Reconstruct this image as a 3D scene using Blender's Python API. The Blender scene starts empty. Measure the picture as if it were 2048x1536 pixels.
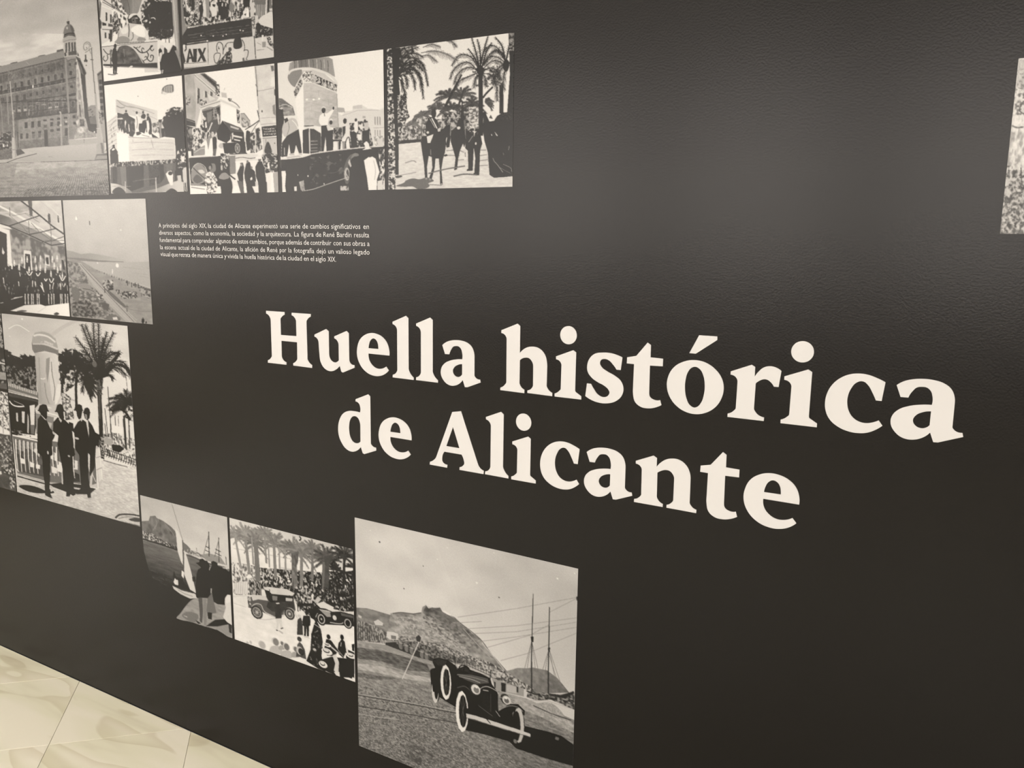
import bpy, bmesh, math
import numpy as np
from mathutils import Matrix, Vector

SC = bpy.context.scene
COL = SC.collection

# ------------------------------------------------------------------ camera
CAM_POS = (0.0, -1.6, 1.5342)
CAM_RIGHT = (0.857345, 0.514599, 0.012166)
CAM_UP = (-0.096813, 0.137991, 0.985691)
CAM_LENS = 30.0786   # mm on a 36 mm sensor

cd = bpy.data.cameras.new('camera')
cd.sensor_fit = 'HORIZONTAL'; cd.sensor_width = 36.0; cd.lens = CAM_LENS; cd.clip_start = 0.01
cam = bpy.data.objects.new('camera', cd); COL.objects.link(cam)
_r, _u = Vector(CAM_RIGHT), Vector(CAM_UP); _b = _r.cross(_u)
cam.matrix_world = Matrix(((_r.x, _u.x, _b.x, CAM_POS[0]), (_r.y, _u.y, _b.y, CAM_POS[1]), (_r.z, _u.z, _b.z, CAM_POS[2]), (0, 0, 0, 1)))
SC.camera = cam

# ------------------------------------------------------------------ world, light, exposure
world = bpy.data.worlds.new('world'); SC.world = world; world.use_nodes = True
bg = world.node_tree.nodes['Background']
bg.inputs[0].default_value = (0.9, 0.95, 1.0, 1); bg.inputs[1].default_value = 0.05
LAMP_COLOUR = (1.0, 0.92, 0.85)
FILL_COLOUR = (1.0, 0.925, 0.86); FILL_POWER = 9.0   # glow of the added, unseen windows that light the wall
LAMP_POWER = 2.4                   # emission strength of a ceiling panel
SC.view_settings.view_transform = 'Standard'
SC.view_settings.look = 'None'
SC.view_settings.gamma = 1.0
SC.view_settings.use_curve_mapping = False
SC.view_settings.exposure = 0.10
SC.cycles.max_bounces = 4; SC.cycles.diffuse_bounces = 3; SC.cycles.glossy_bounces = 2
SC.cycles.use_light_tree = False; SC.cycles.caustics_reflective = False; SC.cycles.caustics_refractive = False

# ------------------------------------------------------------------ helpers
def tag(o, label=None, cat=None, group=None, kind=None):
    if label: o['label'] = label
    if cat: o['category'] = cat
    if group: o['group'] = group
    if kind: o['kind'] = kind
    return o

def link(name, mesh, mat=None, parent=None):
    o = bpy.data.objects.new(name, mesh); COL.objects.link(o)
    if mat and mesh is not None and not mesh.materials: mesh.materials.append(mat)
    o.parent = parent
    return o

def box_mesh(name, lo, hi, bevel=0.0):
    bm = bmesh.new(); bmesh.ops.create_cube(bm, size=1.0)
    for v in bm.verts:
        v.co = [lo[i]+(v.co[i]+0.5)*(hi[i]-lo[i]) for i in range(3)]
    if bevel: bmesh.ops.bevel(bm, geom=bm.edges[:], offset=bevel, segments=1, affect='EDGES')
    m = bpy.data.meshes.new(name); bm.to_mesh(m); bm.free()
    return m

def mat_nodes(name):
    m = bpy.data.materials.new(name); m.use_nodes = True
    nt = m.node_tree; return m, nt, nt.nodes['Principled BSDF']

def N(nt, kind, **kw):
    n = nt.nodes.new(kind)
    for k, v in kw.items(): setattr(n, k, v)
    return n

# ------------------------------------------------------------------ materials
WALL_ROUGH = 0.25
WALL_SPEC = 0.178
def satin(b):
    b.inputs['Roughness'].default_value = WALL_ROUGH; b.inputs['Specular IOR Level'].default_value = WALL_SPEC

def vinyl_relief(nt, b):
    """faint orange-peel of printed wall vinyl"""
    tc = N(nt, 'ShaderNodeTexCoord'); no = N(nt, 'ShaderNodeTexNoise'); no.inputs['Scale'].default_value = 260; no.inputs['Detail'].default_value = 1
    bp = N(nt, 'ShaderNodeBump'); bp.inputs['Strength'].default_value = 0.08; bp.inputs['Distance'].default_value = 0.002
    nt.links.new(tc.outputs['Object'], no.inputs['Vector']); nt.links.new(no.outputs['Fac'], bp.inputs['Height']); nt.links.new(bp.outputs['Normal'], b.inputs['Normal'])
    satin(b)

M_WALL, nt, b = mat_nodes('black_wall_vinyl'); vinyl_relief(nt, b)
no = N(nt, 'ShaderNodeTexNoise'); no.inputs['Scale'].default_value = 1.3; no.inputs['Detail'].default_value = 2
rp = N(nt, 'ShaderNodeValToRGB'); rp.color_ramp.elements[0].color = (0.0032, 0.0026, 0.0024, 1); rp.color_ramp.elements[1].color = (0.0044, 0.0036, 0.0033, 1)
tc = N(nt, 'ShaderNodeTexCoord'); nt.links.new(tc.outputs['Object'], no.inputs['Vector']); nt.links.new(no.outputs['Fac'], rp.inputs['Fac']); nt.links.new(rp.outputs['Color'], b.inputs['Base Color'])

M_PRINT, nt, b = mat_nodes('photo_print'); satin(b)
at = N(nt, 'ShaderNodeAttribute', attribute_name='ink'); mx = N(nt, 'ShaderNodeMix', data_type='RGBA', blend_type='MULTIPLY')
mx.inputs['Factor'].default_value = 1.0; mx.inputs['B'].default_value = (1.0, 0.99, 0.985, 1)
nt.links.new(at.outputs['Color'], mx.inputs['A']); nt.links.new(mx.outputs['Result'], b.inputs['Base Color'])

M_WHITE, nt, b = mat_nodes('white_lettering'); satin(b); b.inputs['Base Color'].default_value = (0.515, 0.512, 0.52, 1)

M_MARBLE, nt, b = mat_nodes('cream_marble')
oi = N(nt, 'ShaderNodeObjectInfo'); tc = N(nt, 'ShaderNodeTexCoord'); mp = N(nt, 'ShaderNodeMapping'); mp.inputs['Rotation'].default_value = (0, 0, 0.5); mp.inputs['Scale'].default_value = (1.2, 5.5, 1)
ad = N(nt, 'ShaderNodeVectorMath', operation='ADD'); ml = N(nt, 'ShaderNodeVectorMath', operation='SCALE'); ml.inputs['Scale'].default_value = 37.0
cx = N(nt, 'ShaderNodeCombineXYZ'); nt.links.new(oi.outputs['Random'], cx.inputs['X']); nt.links.new(oi.outputs['Random'], cx.inputs['Y'])
nt.links.new(cx.outputs[0], ml.inputs[0]); nt.links.new(tc.outputs['Object'], mp.inputs['Vector']); nt.links.new(mp.outputs[0], ad.inputs[0]); nt.links.new(ml.outputs[0], ad.inputs[1])
n1 = N(nt, 'ShaderNodeTexNoise'); n1.inputs['Scale'].default_value = 1.1; n1.inputs['Detail'].default_value = 3; n1.inputs['Distortion'].default_value = 0.5
nt.links.new(ad.outputs[0], n1.inputs['Vector'])
r1 = N(nt, 'ShaderNodeValToRGB'); e = r1.color_ramp.elements
e[0].position = 0.3; e[0].color = (0.72, 0.68, 0.53, 1); e[1].position = 0.62; e[1].color = (0.92, 0.885, 0.755, 1)
k = r1.color_ramp.elements.new(0.44); k.color = (0.86, 0.84, 0.67, 1)
nt.links.new(n1.outputs['Fac'], r1.inputs['Fac'])
n2 = N(nt, 'ShaderNodeTexNoise'); n2.inputs['Scale'].default_value = 0.8; n2.inputs['Detail'].default_value = 2.5; n2.inputs['Distortion'].default_value = 0.8
nt.links.new(ad.outputs[0], n2.inputs['Vector'])
r2 = N(nt, 'ShaderNodeValToRGB'); e = r2.color_ramp.elements          # one-sided veins: sharp on one flank, fading on the other
e[0].position = 0.50; e[0].color = (1, 1, 1, 1); e[1].position = 0.60; e[1].color = (1, 1, 1, 1)
k = r2.color_ramp.elements.new(0.51); k.color = (0.80, 0.77, 0.70, 1)
nt.links.new(n2.outputs['Fac'], r2.inputs['Fac'])
mx = N(nt, 'ShaderNodeMix', data_type='RGBA', blend_type='MULTIPLY'); mx.inputs['Factor'].default_value = 0.7
nt.links.new(r1.outputs['Color'], mx.inputs['A']); nt.links.new(r2.outputs['Color'], mx.inputs['B']); nt.links.new(mx.outputs['Result'], b.inputs['Base Color'])
b.inputs['Roughness'].default_value = 0.28

M_GROUT, nt, b = mat_nodes('grout'); b.inputs['Base Color'].default_value = (0.42, 0.38, 0.28, 1); b.inputs['Roughness'].default_value = 0.9

def plain(name, c, r=0.8):
    m, nt, b = mat_nodes(name); no = N(nt, 'ShaderNodeTexNoise'); no.inputs['Scale'].default_value = 3
    rp = N(nt, 'ShaderNodeValToRGB'); rp.color_ramp.elements[0].color = tuple(v*0.95 for v in c)+(1,); rp.color_ramp.elements[1].color = c+(1,)
    tc = N(nt, 'ShaderNodeTexCoord'); nt.links.new(tc.outputs['Object'], no.inputs['Vector']); nt.links.new(no.outputs['Fac'], rp.inputs['Fac'])
    nt.links.new(rp.outputs['Color'], b.inputs['Base Color']); b.inputs['Roughness'].default_value = r
    return m
M_PAINT = plain('cream_paint', (0.72, 0.68, 0.63)); M_DARKPAINT = plain('dark_paint', (0.10, 0.09, 0.085)); M_CEIL = plain('ceiling_paint', (0.8, 0.78, 0.74)); M_METAL = plain('lamp_frame', (0.55, 0.55, 0.55), 0.4)
M_LAMP, nt, b = mat_nodes('lamp_diffuser'); b.inputs['Base Color'].default_value = (0.9, 0.9, 0.9, 1)
b.inputs['Emission Color'].default_value = LAMP_COLOUR+(1,); b.inputs['Emission Strength'].default_value = LAMP_POWER

# ------------------------------------------------------------------ room shell
X0, X1, Y0, H = -9.0, 4.0, -6.5, 3.6
def struct(name, lo, hi, mat):
    return tag(link(name, box_mesh(name, lo, hi), mat), kind='structure')
tag(struct('wall_back', (X0, 0, 0), (X1, 0.15, H), M_WALL), 'large matt black printed wall covered with photographs and a title')
struct('wall_front', (X0, Y0-0.15, 0), (X1, Y0, H), M_PAINT)
struct('wall_left', (X0-0.15, Y0, 0), (X0, 0, H), M_PAINT)
struct('wall_right', (X1, Y0, 0), (X1+0.15, 0, H), M_PAINT)
struct('ceiling', (X0, Y0, H), (X1, 0, H+0.15), M_CEIL)
floor = tag(struct('floor', (X0, Y0, -0.12), (X1, 0, -0.004), M_GROUT), 'cream marble floor laid diagonally')

# marble slabs laid on the diagonal: joints along x+y and x-y
def clip_half(poly, f):
    out = []
    for i in range(len(poly)):
        a, c = poly[i], poly[(i+1) % len(poly)]; fa, fc = f(a), f(c)
        if fa >= 0: out.append(a)
        if (fa >= 0) != (fc >= 0):
            t = fa/(fa-fc); out.append((a[0]+(c[0]-a[0])*t, a[1]+(c[1]-a[1])*t))
    return out
A0, DA, B0, DB, GAP = -2.690, 0.579, -2.138, 0.606, 0.0007
for i in range(-16, 16):
    for j in range(-16, 16):
        a0, a1, b0, b1 = A0+i*DA+GAP, A0+(i+1)*DA-GAP, B0+j*DB+GAP, B0+(j+1)*DB-GAP
        poly = [((a+c)/2, (a-c)/2) for a, c in ((a0, b0), (a1, b0), (a1, b1), (a0, b1))]
        for f in (lambda p: -0.002-p[1], lambda p: p[1]+3.4, lambda p: p[0]+5.0, lambda p: 1.6-p[0]):
            poly = clip_half(poly, f) if len(poly) > 2 else poly
        if len(poly) < 3: continue
        cxm, cym = sum(p[0] for p in poly)/len(poly), sum(p[1] for p in poly)/len(poly)
        area = abs(sum(poly[q][0]*poly[(q+1) % len(poly)][1]-poly[(q+1) % len(poly)][0]*poly[q][1] for q in range(len(poly))))/2
        if area < 0.002: continue
        n = len(poly); vs = []
        for z, s in ((-0.02, 1.0), (-0.0006, 1.0), (0.0, 0.9965)):
            vs += [((p[0]-cxm)*s, (p[1]-cym)*s, z) for p in poly]
        fs = [tuple(range(2*n, 3*n))]
        for k in (0, n): fs += [(k+q, k+(q+1) % n, k+n+(q+1) % n, k+n+q) for q in range(n)]
        m = bpy.data.meshes.new('marble_slab'); m.from_pydata(vs, [], fs); m.update()
        bm = bmesh.new(); bm.from_mesh(m); bmesh.ops.recalc_face_normals(bm, faces=bm.faces); bm.to_mesh(m); bm.free()
        o = link('marble_slab', m, M_MARBLE, floor); o.location = (cxm, cym, 0)
struct('marble_border', (X0, Y0, -0.02), (X1, -3.402, 0.0), M_MARBLE)['label'] = 'plain marble floor strip far from the wall'

# glowing windows added to give the mural its sheen, unseen behind the camera
M_FILL_PANE, nt, b = mat_nodes('fill_light_glass'); b.inputs['Base Color'].default_value = (0.8, 0.8, 0.8, 1)
b.inputs['Emission Color'].default_value = FILL_COLOUR+(1,); b.inputs['Emission Strength'].default_value = FILL_POWER
WX = [(x, Y0+0.035, 0.0) for x in (-8.1, -6.25, -4.25, -2.25, -0.25, 1.75)]+[(X0+0.035, y, -math.pi/2) for y in (-4.6,)]; WW, WZ0, WZ1 = 1.5, 1.15, 3.1  # last one added on the left wall to brighten the mural's left reflection
bm = bmesh.new()
for lo, hi in (((-WW/2-0.07, -0.03, WZ0-0.07), (WW/2+0.07, 0.05, WZ0)), ((-WW/2-0.07, -0.03, WZ1), (WW/2+0.07, 0.05, WZ1+0.07)), ((-WW/2-0.07, -0.03, WZ0), (-WW/2, 0.05, WZ1)),
               ((WW/2, -0.03, WZ0), (WW/2+0.07, 0.05, WZ1)), ((-0.03, -0.02, WZ0), (0.03, 0.04, WZ1))):
    g = bmesh.ops.create_cube(bm, size=1.0)
    for v in g['verts']: v.co = [lo[i]+(v.co[i]+0.5)*(hi[i]-lo[i]) for i in range(3)]
wf = bpy.data.meshes.new('window_frame'); bm.to_mesh(wf); bm.free()
fill_pane = box_mesh('fill_pane', (0.03, -0.005, WZ0), (WW/2, 0.005, WZ1))
for i, (x, y, rz) in enumerate(WX):
    w_ = tag(link(f'window_{i+1}', wf, M_METAL), kind='structure'); w_.location = (x, y, 0); w_.rotation_euler.z = rz
    for dx in (0.0, -WW/2-0.03):
        p = link('fill_pane', fill_pane, M_FILL_PANE, w_); p.location = (dx, 0, 0)

# ceiling light panels (above the frame)
lm_f = box_mesh('frame', (-0.62, -0.32, -0.05), (0.62, 0.32, 0.0), 0.006)
lm_d = box_mesh('diffuser', (-0.58, -0.28, -0.058), (0.58, 0.28, -0.05))
SPOTS = [(x, y) for y in (-1.6, -3.6, -5.2) for x in (-6.4, -4.4, -2.4, -0.4, 2.0)]
WHERE = {-1.6: 'nearest the black wall', -3.6: 'in the middle of the room', -5.2: 'farthest from the black wall'}
for i, (x, y) in enumerate(SPOTS):
    root = bpy.data.objects.new('ceiling_light', None); COL.objects.link(root); root.location = (x, y, H-0.001)
    ordn = ('first', 'second', 'third', 'fourth', 'fifth')[i % 5]
    tag(root, f'ceiling light panel, {ordn} from the left, row {WHERE[y]}', 'light', 'ceiling light panels')
    link('frame', lm_f, M_METAL, root); link('diffuser', lm_d, M_LAMP, root)

# ------------------------------------------------------------------ title lettering
GLYPHS = {   # outline nodes in millimetres from the glyph's lower left corner; third value 1 = smooth node
    'H': [[(0.36,138.24,0), (67.73,138.6,0), (67.86,131.64,0), (57.48,125.69,1), (52.19,118.54,1), (51.9,77.94,0), (107.42,78.48,0), (107.68,116.96,1), (104.25,124.5,1), (92.39,131.72,0), (93.11,138.21,0), (159.87,138.53,0), (158.96,131.49,0), (148.59,125,1), (143.98,117.54,1), (144.05,22.56,1), (148.15,15.6,1), (159.81,7.68,0), (159.09,0,0), (93.05,0.59,0), (92.87,6.82,0), (102.92,12.6,1), (108.13,20.4,1), (108.98,62.68,0), (53.01,62.57,0), (52.34,23.25,1), (55.8,14.43,1), (69.07,7.27,0), (68.32,0.43,0), (0.37,0.27,0), (0.71,7.02,0), (12.21,14.16,1), (15.98,20.32,1), (16.16,113.13,1), (12.96,122.82,1), (0,131.14,0)]],
    'u': [[(0.19,89.52,0), (40.26,106.3,0), (48.91,101.03,0), (48.41,45.6,1), (52.18,31.59,1), (64.52,23.87,1), (80.53,29.98,0), (80.82,68.64,1), (77.57,77.83,1), (66.98,84.62,0), (67.13,89.67,0), (108.12,105.86,0), (115.1,100.74,0), (115.02,35.22,1), (117.87,26.83,1), (131.37,22.5,0), (132.23,16,0), (92.93,0.19,0), (87.82,2.1,0), (83.04,16.42,0), (69.18,5.19,1), (52.24,0,1), (32.3,5.11,1), (18.98,20.82,1), (15.46,42.99,1), (13.62,70.04,1), (10.29,78.57,1), (0,84.24,0)]],
    'e': [[(103.97,54.01,0), (37.37,54.04,0), (37.48,46.37,1), (41.52,34.65,1), (50.4,25.06,1), (62.54,19.21,1), (76.57,19.07,1), (93.46,26.12,0), (101.4,17.17,0), (86.72,5.79,1), (70.78,0.29,1), (49.59,0,1), (26.41,8.18,1), (8.52,25.03,1), (0,46.15,1), (1.71,68.97,1), (10.85,87.87,1), (25.69,99.47,1), (44.22,105.65,1), (64.1,105.07,1), (83.01,98.08,1), (96.4,85.71,1), (102.42,72.18,1)], [(37.73,67.47,0), (40.02,78.34,1), (44.74,87.71,1), (52.63,92.89,1), (61.54,90.4,1), (67.3,82.17,1), (68.99,73.89,1), (69.38,67.84,0)]],
    'l': [[(1.26,134.39,0), (41.33,150.86,0), (48.61,145.72,0), (48.11,26.03,1), (51.2,17.75,1), (62.91,5.72,0), (62.66,0,0), (0,0.34,0), (0.63,7.09,0), (11.09,13.12,1), (14.39,20.97,1), (14.85,114.35,1), (11.76,122.93,1), (1.64,128.94,0)]],
    'i': [[(1.59,88.55,0), (43.32,105.14,0), (50.54,100.95,0), (50.24,19.96,1), (52.25,14.93,1), (65.49,7.18,0), (65.43,0.16,0), (0.2,0,0), (0,6.65,0), (10.78,13.17,1), (14.97,18.76,1), (15.57,70.01,1), (13.47,76.24,1), (2,82.15,0)], [(51,138.78,1), (46.21,123.99,1), (32.45,117.09,1), (17.79,121.63,1), (10.99,134.72,1), (15.95,149.4,1), (29.83,156.03,1), (44.33,151.49,1)]],
    'a': [[(4.46,92.76,0), (15,100.38,1), (28.42,105.16,1), (42.89,107.41,1), (60.3,107.12,1), (76.88,103.14,1), (88.98,94.7,1), (94.96,82.48,1), (96.46,71.93,1), (96.59,29.91,1), (99.87,24.91,1), (112.4,21.64,0), (114.14,14.85,0), (76.72,0.29,0), (69.69,0,0), (63.48,15.89,0), (52.45,5.64,1), (39.11,0.33,1), (23.16,0.67,1), (8.34,9.93,1), (0,25.68,1), (1.94,39.31,1), (11.1,50.38,1), (25.44,57.75,1), (42.79,62.21,1), (62.06,64.13,0), (61.75,78.97,1), (58.06,88.33,1), (51.85,93.12,1), (44.05,93.63,1), (36.41,91.57,1), (31.03,85.56,1), (24.69,72.85,0), (12.29,72.63,0)], [(61.86,52.9,0), (48.72,49.75,1), (39.43,43.72,1), (35.13,33.84,1), (40.01,25.05,1), (49.61,21.83,1), (56.75,24.05,1), (61.69,28.84,0)]],
    'h': [[(1.19,134.65,0), (42.53,151.68,0), (49.38,147.06,0), (49.39,87.78,0), (61.51,98.74,1), (80.17,104.25,1), (98.8,100.91,1), (111.31,89.7,1), (117.03,72.56,1), (117.76,60.41,1), (117.36,22.2,1), (120.57,15.68,1), (131.45,7.91,0), (131.31,0.64,0), (69.81,1.38,0), (69.71,7.06,0), (80.3,12.99,1), (83.61,20.23,1), (83.3,61.48,1), (79.19,72.77,1), (72.06,78.35,1), (63.42,78.73,1), (49.64,72.09,0), (49.47,22.43,1), (51.81,15.7,1), (62.11,7.68,0), (61.92,0,0), (0,0.65,0), (0.26,6.34,0), (11.6,13.82,1), (15.57,20.54,1), (15.15,115.28,1), (12.15,123.36,1), (1.27,128.43,0)]],
    's': [[(81.43,99.23,0), (78.65,72.93,0), (69.33,72.88,0), (60.87,83.03,1), (52.2,90.35,1), (41.54,92.84,1), (33.84,89.85,1), (31.62,83.78,1), (35.73,75.64,1), (47.31,68.17,1), (65.87,60.09,1), (80.19,49.74,1), (85.97,36.02,1), (82.67,20.04,1), (70.54,7.62,1), (51.01,0.61,1), (31.04,0,1), (12.12,4.6,1), (0,10.66,0), (3.12,38.05,0), (12.55,37.91,0), (20.11,26.73,1), (29.05,17.04,1), (42.06,12.86,1), (51.88,16.8,1), (55.18,23.72,1), (52.14,29.98,1), (42.69,36.92,1), (28.23,42.75,1), (13.58,51.26,1), (3.81,63.58,1), (2.69,76.7,1), (8.02,91.64,1), (19.2,101.73,1), (36.16,105.68,1), (55.87,105.94,1), (69.92,103.19,1)]],
    't': [[(43.29,133.41,0), (50.53,128.92,0), (50.77,104.24,0), (77.23,103.65,0), (77.39,88.35,0), (50.14,87.49,0), (50.78,33.8,1), (53.21,23.81,1), (62.12,19,1), (74.73,19.72,0), (77.94,9.87,0), (64.13,3.2,1), (49.49,0,1), (33.17,1.65,1), (21.23,10.04,1), (16.07,26.34,1), (15.45,35.33,1), (15.89,87.46,0), (0,87.77,0), (0.35,100.25,0), (20.24,104.8,0)]],
    'o': [[(53.51,106.3,1), (74.94,103.81,1), (95.34,92.77,1), (109.09,76.98,1), (114.65,58.04,1), (111.81,38.19,1), (100.54,18.5,1), (82.54,5.29,1), (63.88,0,1), (42.07,1.86,1), (22.21,11.59,1), (7.1,28.29,1), (0,49.05,1), (1.96,69.41,1), (13.42,89.24,1), (32.15,101.42,1)], [(56.04,93.34,1), (65.67,89.52,1), (73.16,77.9,1), (76.93,60.42,1), (76.32,40.59,1), (71.52,23.95,1), (64.39,15.06,1), (57.53,12.67,1), (49.05,16.48,1), (41.38,29.42,1), (37.54,47.8,1), (38.24,67.82,1), (42.03,81.84,1), (48.6,90.47,1)], [(61.08,155.51,0), (96.89,155.55,0), (97.25,148.84,0), (56.02,119.02,0), (43,119.22,0)]],
    'r': [[(1.5,88.84,0), (40.54,104.87,0), (47.33,101.3,0), (47.5,82.88,0), (54.15,93.01,1), (62.96,101.49,1), (74.88,105.13,1), (85.89,103.51,1), (96.05,97.97,0), (92.75,67.47,0), (84.15,67.43,0), (77.91,75.1,1), (71.29,79.19,1), (64.89,79.53,1), (57.5,76.33,1), (50.24,70.38,0), (49.69,22.57,1), (52.93,15.7,1), (69.68,7.06,0), (69.4,0.17,0), (0,0,0), (0.01,6.51,0), (11.19,13.32,1), (15.09,19.26,1), (15.6,69.65,1), (13,77.24,1), (1.49,82.56,0)]],
    'c': [[(97.98,95.64,0), (94.35,61.92,0), (84.84,62.01,0), (78.15,75.29,1), (69.97,87.89,1), (63.36,93.06,1), (58.13,93.67,1), (50.07,89.86,1), (42.5,78.96,1), (38.22,65.48,1), (38.05,50.68,1), (41.89,37.42,1), (49.54,26.91,1), (60.52,20.82,1), (73.13,19.75,1), (83.28,22.46,1), (92.2,26.93,0), (99.03,18.19,0), (87.44,8.84,1), (76.49,3.13,1), (61.04,0,1), (41.91,1.33,1), (24.32,7.76,1), (9.41,19.81,1), (1.81,35.12,1), (0,49.93,1), (2.77,67.49,1), (11.26,84.37,1), (24.24,96.98,1), (38.51,104.18,1), (52.96,106.97,1), (68.56,106.17,1), (84.3,101.53,1)]],
    'd': [[(60.19,137.35,0), (100.88,153.8,0), (107.37,149.47,0), (106.98,30.88,1), (111.28,25.08,1), (123.21,21.94,0), (124.07,14.41,0), (85.52,0,0), (80.06,1.48,0), (74.29,16.79,0), (62.16,6.23,1), (45.52,0.66,1), (26.9,4.57,1), (10.55,19.47,1), (1.59,37.87,1), (0,55.6,1), (4.83,77.32,1), (17.91,95.84,1), (35.77,104.34,1), (54.32,105.99,1), (73.66,105.04,0), (74.02,120.63,1), (71.12,126.65,1), (59.44,131.39,0)], [(73.37,30.35,0), (62.61,24.87,1), (50.3,26.45,1), (41.26,36.57,1), (36.94,53.79,1), (37.31,68.36,1), (41.42,83.34,1), (48.83,91.44,1), (57.09,93.54,1), (66.2,90.31,1), (72.08,80.65,1), (73.86,69.69,1)]],
    'A': [[(65.2,135.66,0), (89.73,140.26,0), (136.96,22.22,1), (142.16,14.11,1), (153.31,8.4,0), (152.52,0.28,0), (85.69,0.33,0), (86.2,6.88,0), (95.34,11.55,1), (99.18,17.37,1), (97.93,24.67,1), (91.76,37.68,0), (42.9,37.83,0), (36.57,22.53,1), (37.46,13.54,1), (51.32,7.24,0), (50.6,0,0), (0,0.37,0), (0.96,7.42,0), (11.08,12.73,1), (19.33,22.33,1)], [(67.34,100.32,0), (85.57,52.05,0), (48.3,52.16,0)]],
    'n': [[(0.72,88.31,0), (38.72,104.61,0), (46.44,100.49,0), (46.4,82.57,0), (55.35,93.05,1), (65.69,100.42,1), (78.76,104.27,1), (94.56,103.34,1), (107.98,95.03,1), (116.44,80.89,1), (118.73,65.8,1), (119.19,19.29,1), (122.34,13.34,1), (133.8,6.91,0), (133.63,0,0), (70.98,0.36,0), (70.98,6.31,0), (80.34,11.9,1), (84.66,19.21,1), (84.62,62.99,1), (81.58,71.62,1), (74.69,77.71,1), (65.34,78.5,1), (56.13,75.27,1), (48.54,70.43,0), (49.35,20.45,1), (52.06,14.28,1), (62.91,6.62,0), (62.79,0.24,0), (0,0.24,0), (0.17,6.74,0), (11.05,12.62,1), (15.21,19.35,1), (14.53,70.5,1), (11.91,77.39,1), (0.96,82.38,0)]],
}

WORDS = [   # label, letters: glyph, left, base, width scale, height scale
    ('white bold serif word Huella, first on the upper title line', [('H', -1.7122, 1.1995, 1.0, 1.0), ('u', -1.5419, 1.1969, 1.0, 1.0), ('e', -1.4012, 1.1989, 0.979, 0.981), ('l', -1.2904, 1.1995, 1.012, 1.002), ('l', -1.2201, 1.1998, 1.017, 1.0), ('a', -1.148, 1.1971, 0.967, 0.989)]),
    ('white bold serif word histórica, longest word of the title', [('h', -0.9855, 1.1992, 1.0, 1.0), ('i', -0.8485, 1.1998, 0.976, 0.984), ('s', -0.7753, 1.1979, 1.0, 1.0), ('t', -0.6838, 1.1981, 1.0, 1.0), ('o', -0.5961, 1.198, 1.0, 1.0), ('r', -0.4711, 1.1999, 1.0, 1.0), ('i', -0.3708, 1.1999, 1.0, 1.0), ('c', -0.2942, 1.1985, 1.0, 1.0), ('a', -0.1825, 1.1982, 1.0, 1.0)]),
    ('white bold serif word de, short word opening the lower title line', [('d', -1.4688, 0.9964, 1.0, 1.0), ('e', -1.3361, 0.9996, 0.974, 0.961)]),
    ('white bold serif word Alicante, ending the lower title line', [('A', -1.1809, 0.9993, 1.0, 1.0), ('l', -1.0243, 0.9998, 1.0, 1.0), ('i', -0.9542, 0.9991, 0.968, 0.989), ('c', -0.8807, 0.9974, 0.974, 0.99), ('a', -0.7728, 0.9952, 0.978, 1.003), ('n', -0.6569, 0.9974, 1.0, 1.0), ('t', -0.5194, 0.9946, 1.003, 1.011), ('e', -0.4306, 0.9954, 1.0, 1.0)]),
]

def flatten(nodes):
    """corner nodes join with straight lines, smooth nodes with tangent-continuous curves"""
    P = [Vector(n[:2]) for n in nodes]; S_ = [n[2] for n in nodes]; n = len(P); T = []
    for i in range(n):
        a, c = P[i]-P[i-1], P[(i+1) % n]-P[i]; la, lc = a.length, c.length
        if la > 2.5*lc: t = a/la
        elif lc > 2.5*la: t = c/lc
        else: t = (a/la*lc+c/lc*la)
        T.append(t.normalized())
    out = []
    for i in range(n):
        j = (i+1) % n; out.append(P[i].copy())
        if not (S_[i] or S_[j]): continue
        d = P[j]-P[i]; L = d.length
        t0 = T[i] if S_[i] else None; t1 = T[j] if S_[j] else None
        if t0 is None: t0 = (2*d.normalized()-t1).normalized() if d.normalized().dot(t1) > 0.3 else d.normalized()
        if t1 is None: t1 = (2*d.normalized()-t0).normalized() if d.normalized().dot(t0) > 0.3 else d.normalized()
        b1, b2 = P[i]+t0*L*0.36, P[j]-t1*L*0.36
        for q in range(1, 7):
            s = q/7; out.append(P[i]*(1-s)**3+b1*3*s*(1-s)**2+b2*3*s*s*(1-s)+P[j]*s**3)
    return out

def outline_mesh(name, loops, thick):
    """loops in metres (x, z) -> solid plate standing on the wall plane y=0 towards -y"""
    cu = bpy.data.curves.new(name, 'CURVE'); cu.dimensions = '2D'; cu.fill_mode = 'BOTH'; cu.extrude = thick/2
    for lp in loops:
        sp = cu.splines.new('POLY'); sp.points.add(len(lp)-1); sp.use_cyclic_u = True
        for p, q in zip(sp.points, lp): p.co = (q[0], q[1], 0, 1)
    o = bpy.data.objects.new(name, cu); COL.objects.link(o)
    m = bpy.data.meshes.new_from_object(o.evaluated_get(bpy.context.evaluated_depsgraph_get())); m.name = name
    bpy.data.objects.remove(o); bpy.data.curves.remove(cu)
    stand(m, thick); m.materials.clear()
    return m

def stand(m, thick):
    for v in m.vertices: v.co = (v.co.x, -v.co.z-thick/2, v.co.y)

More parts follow.
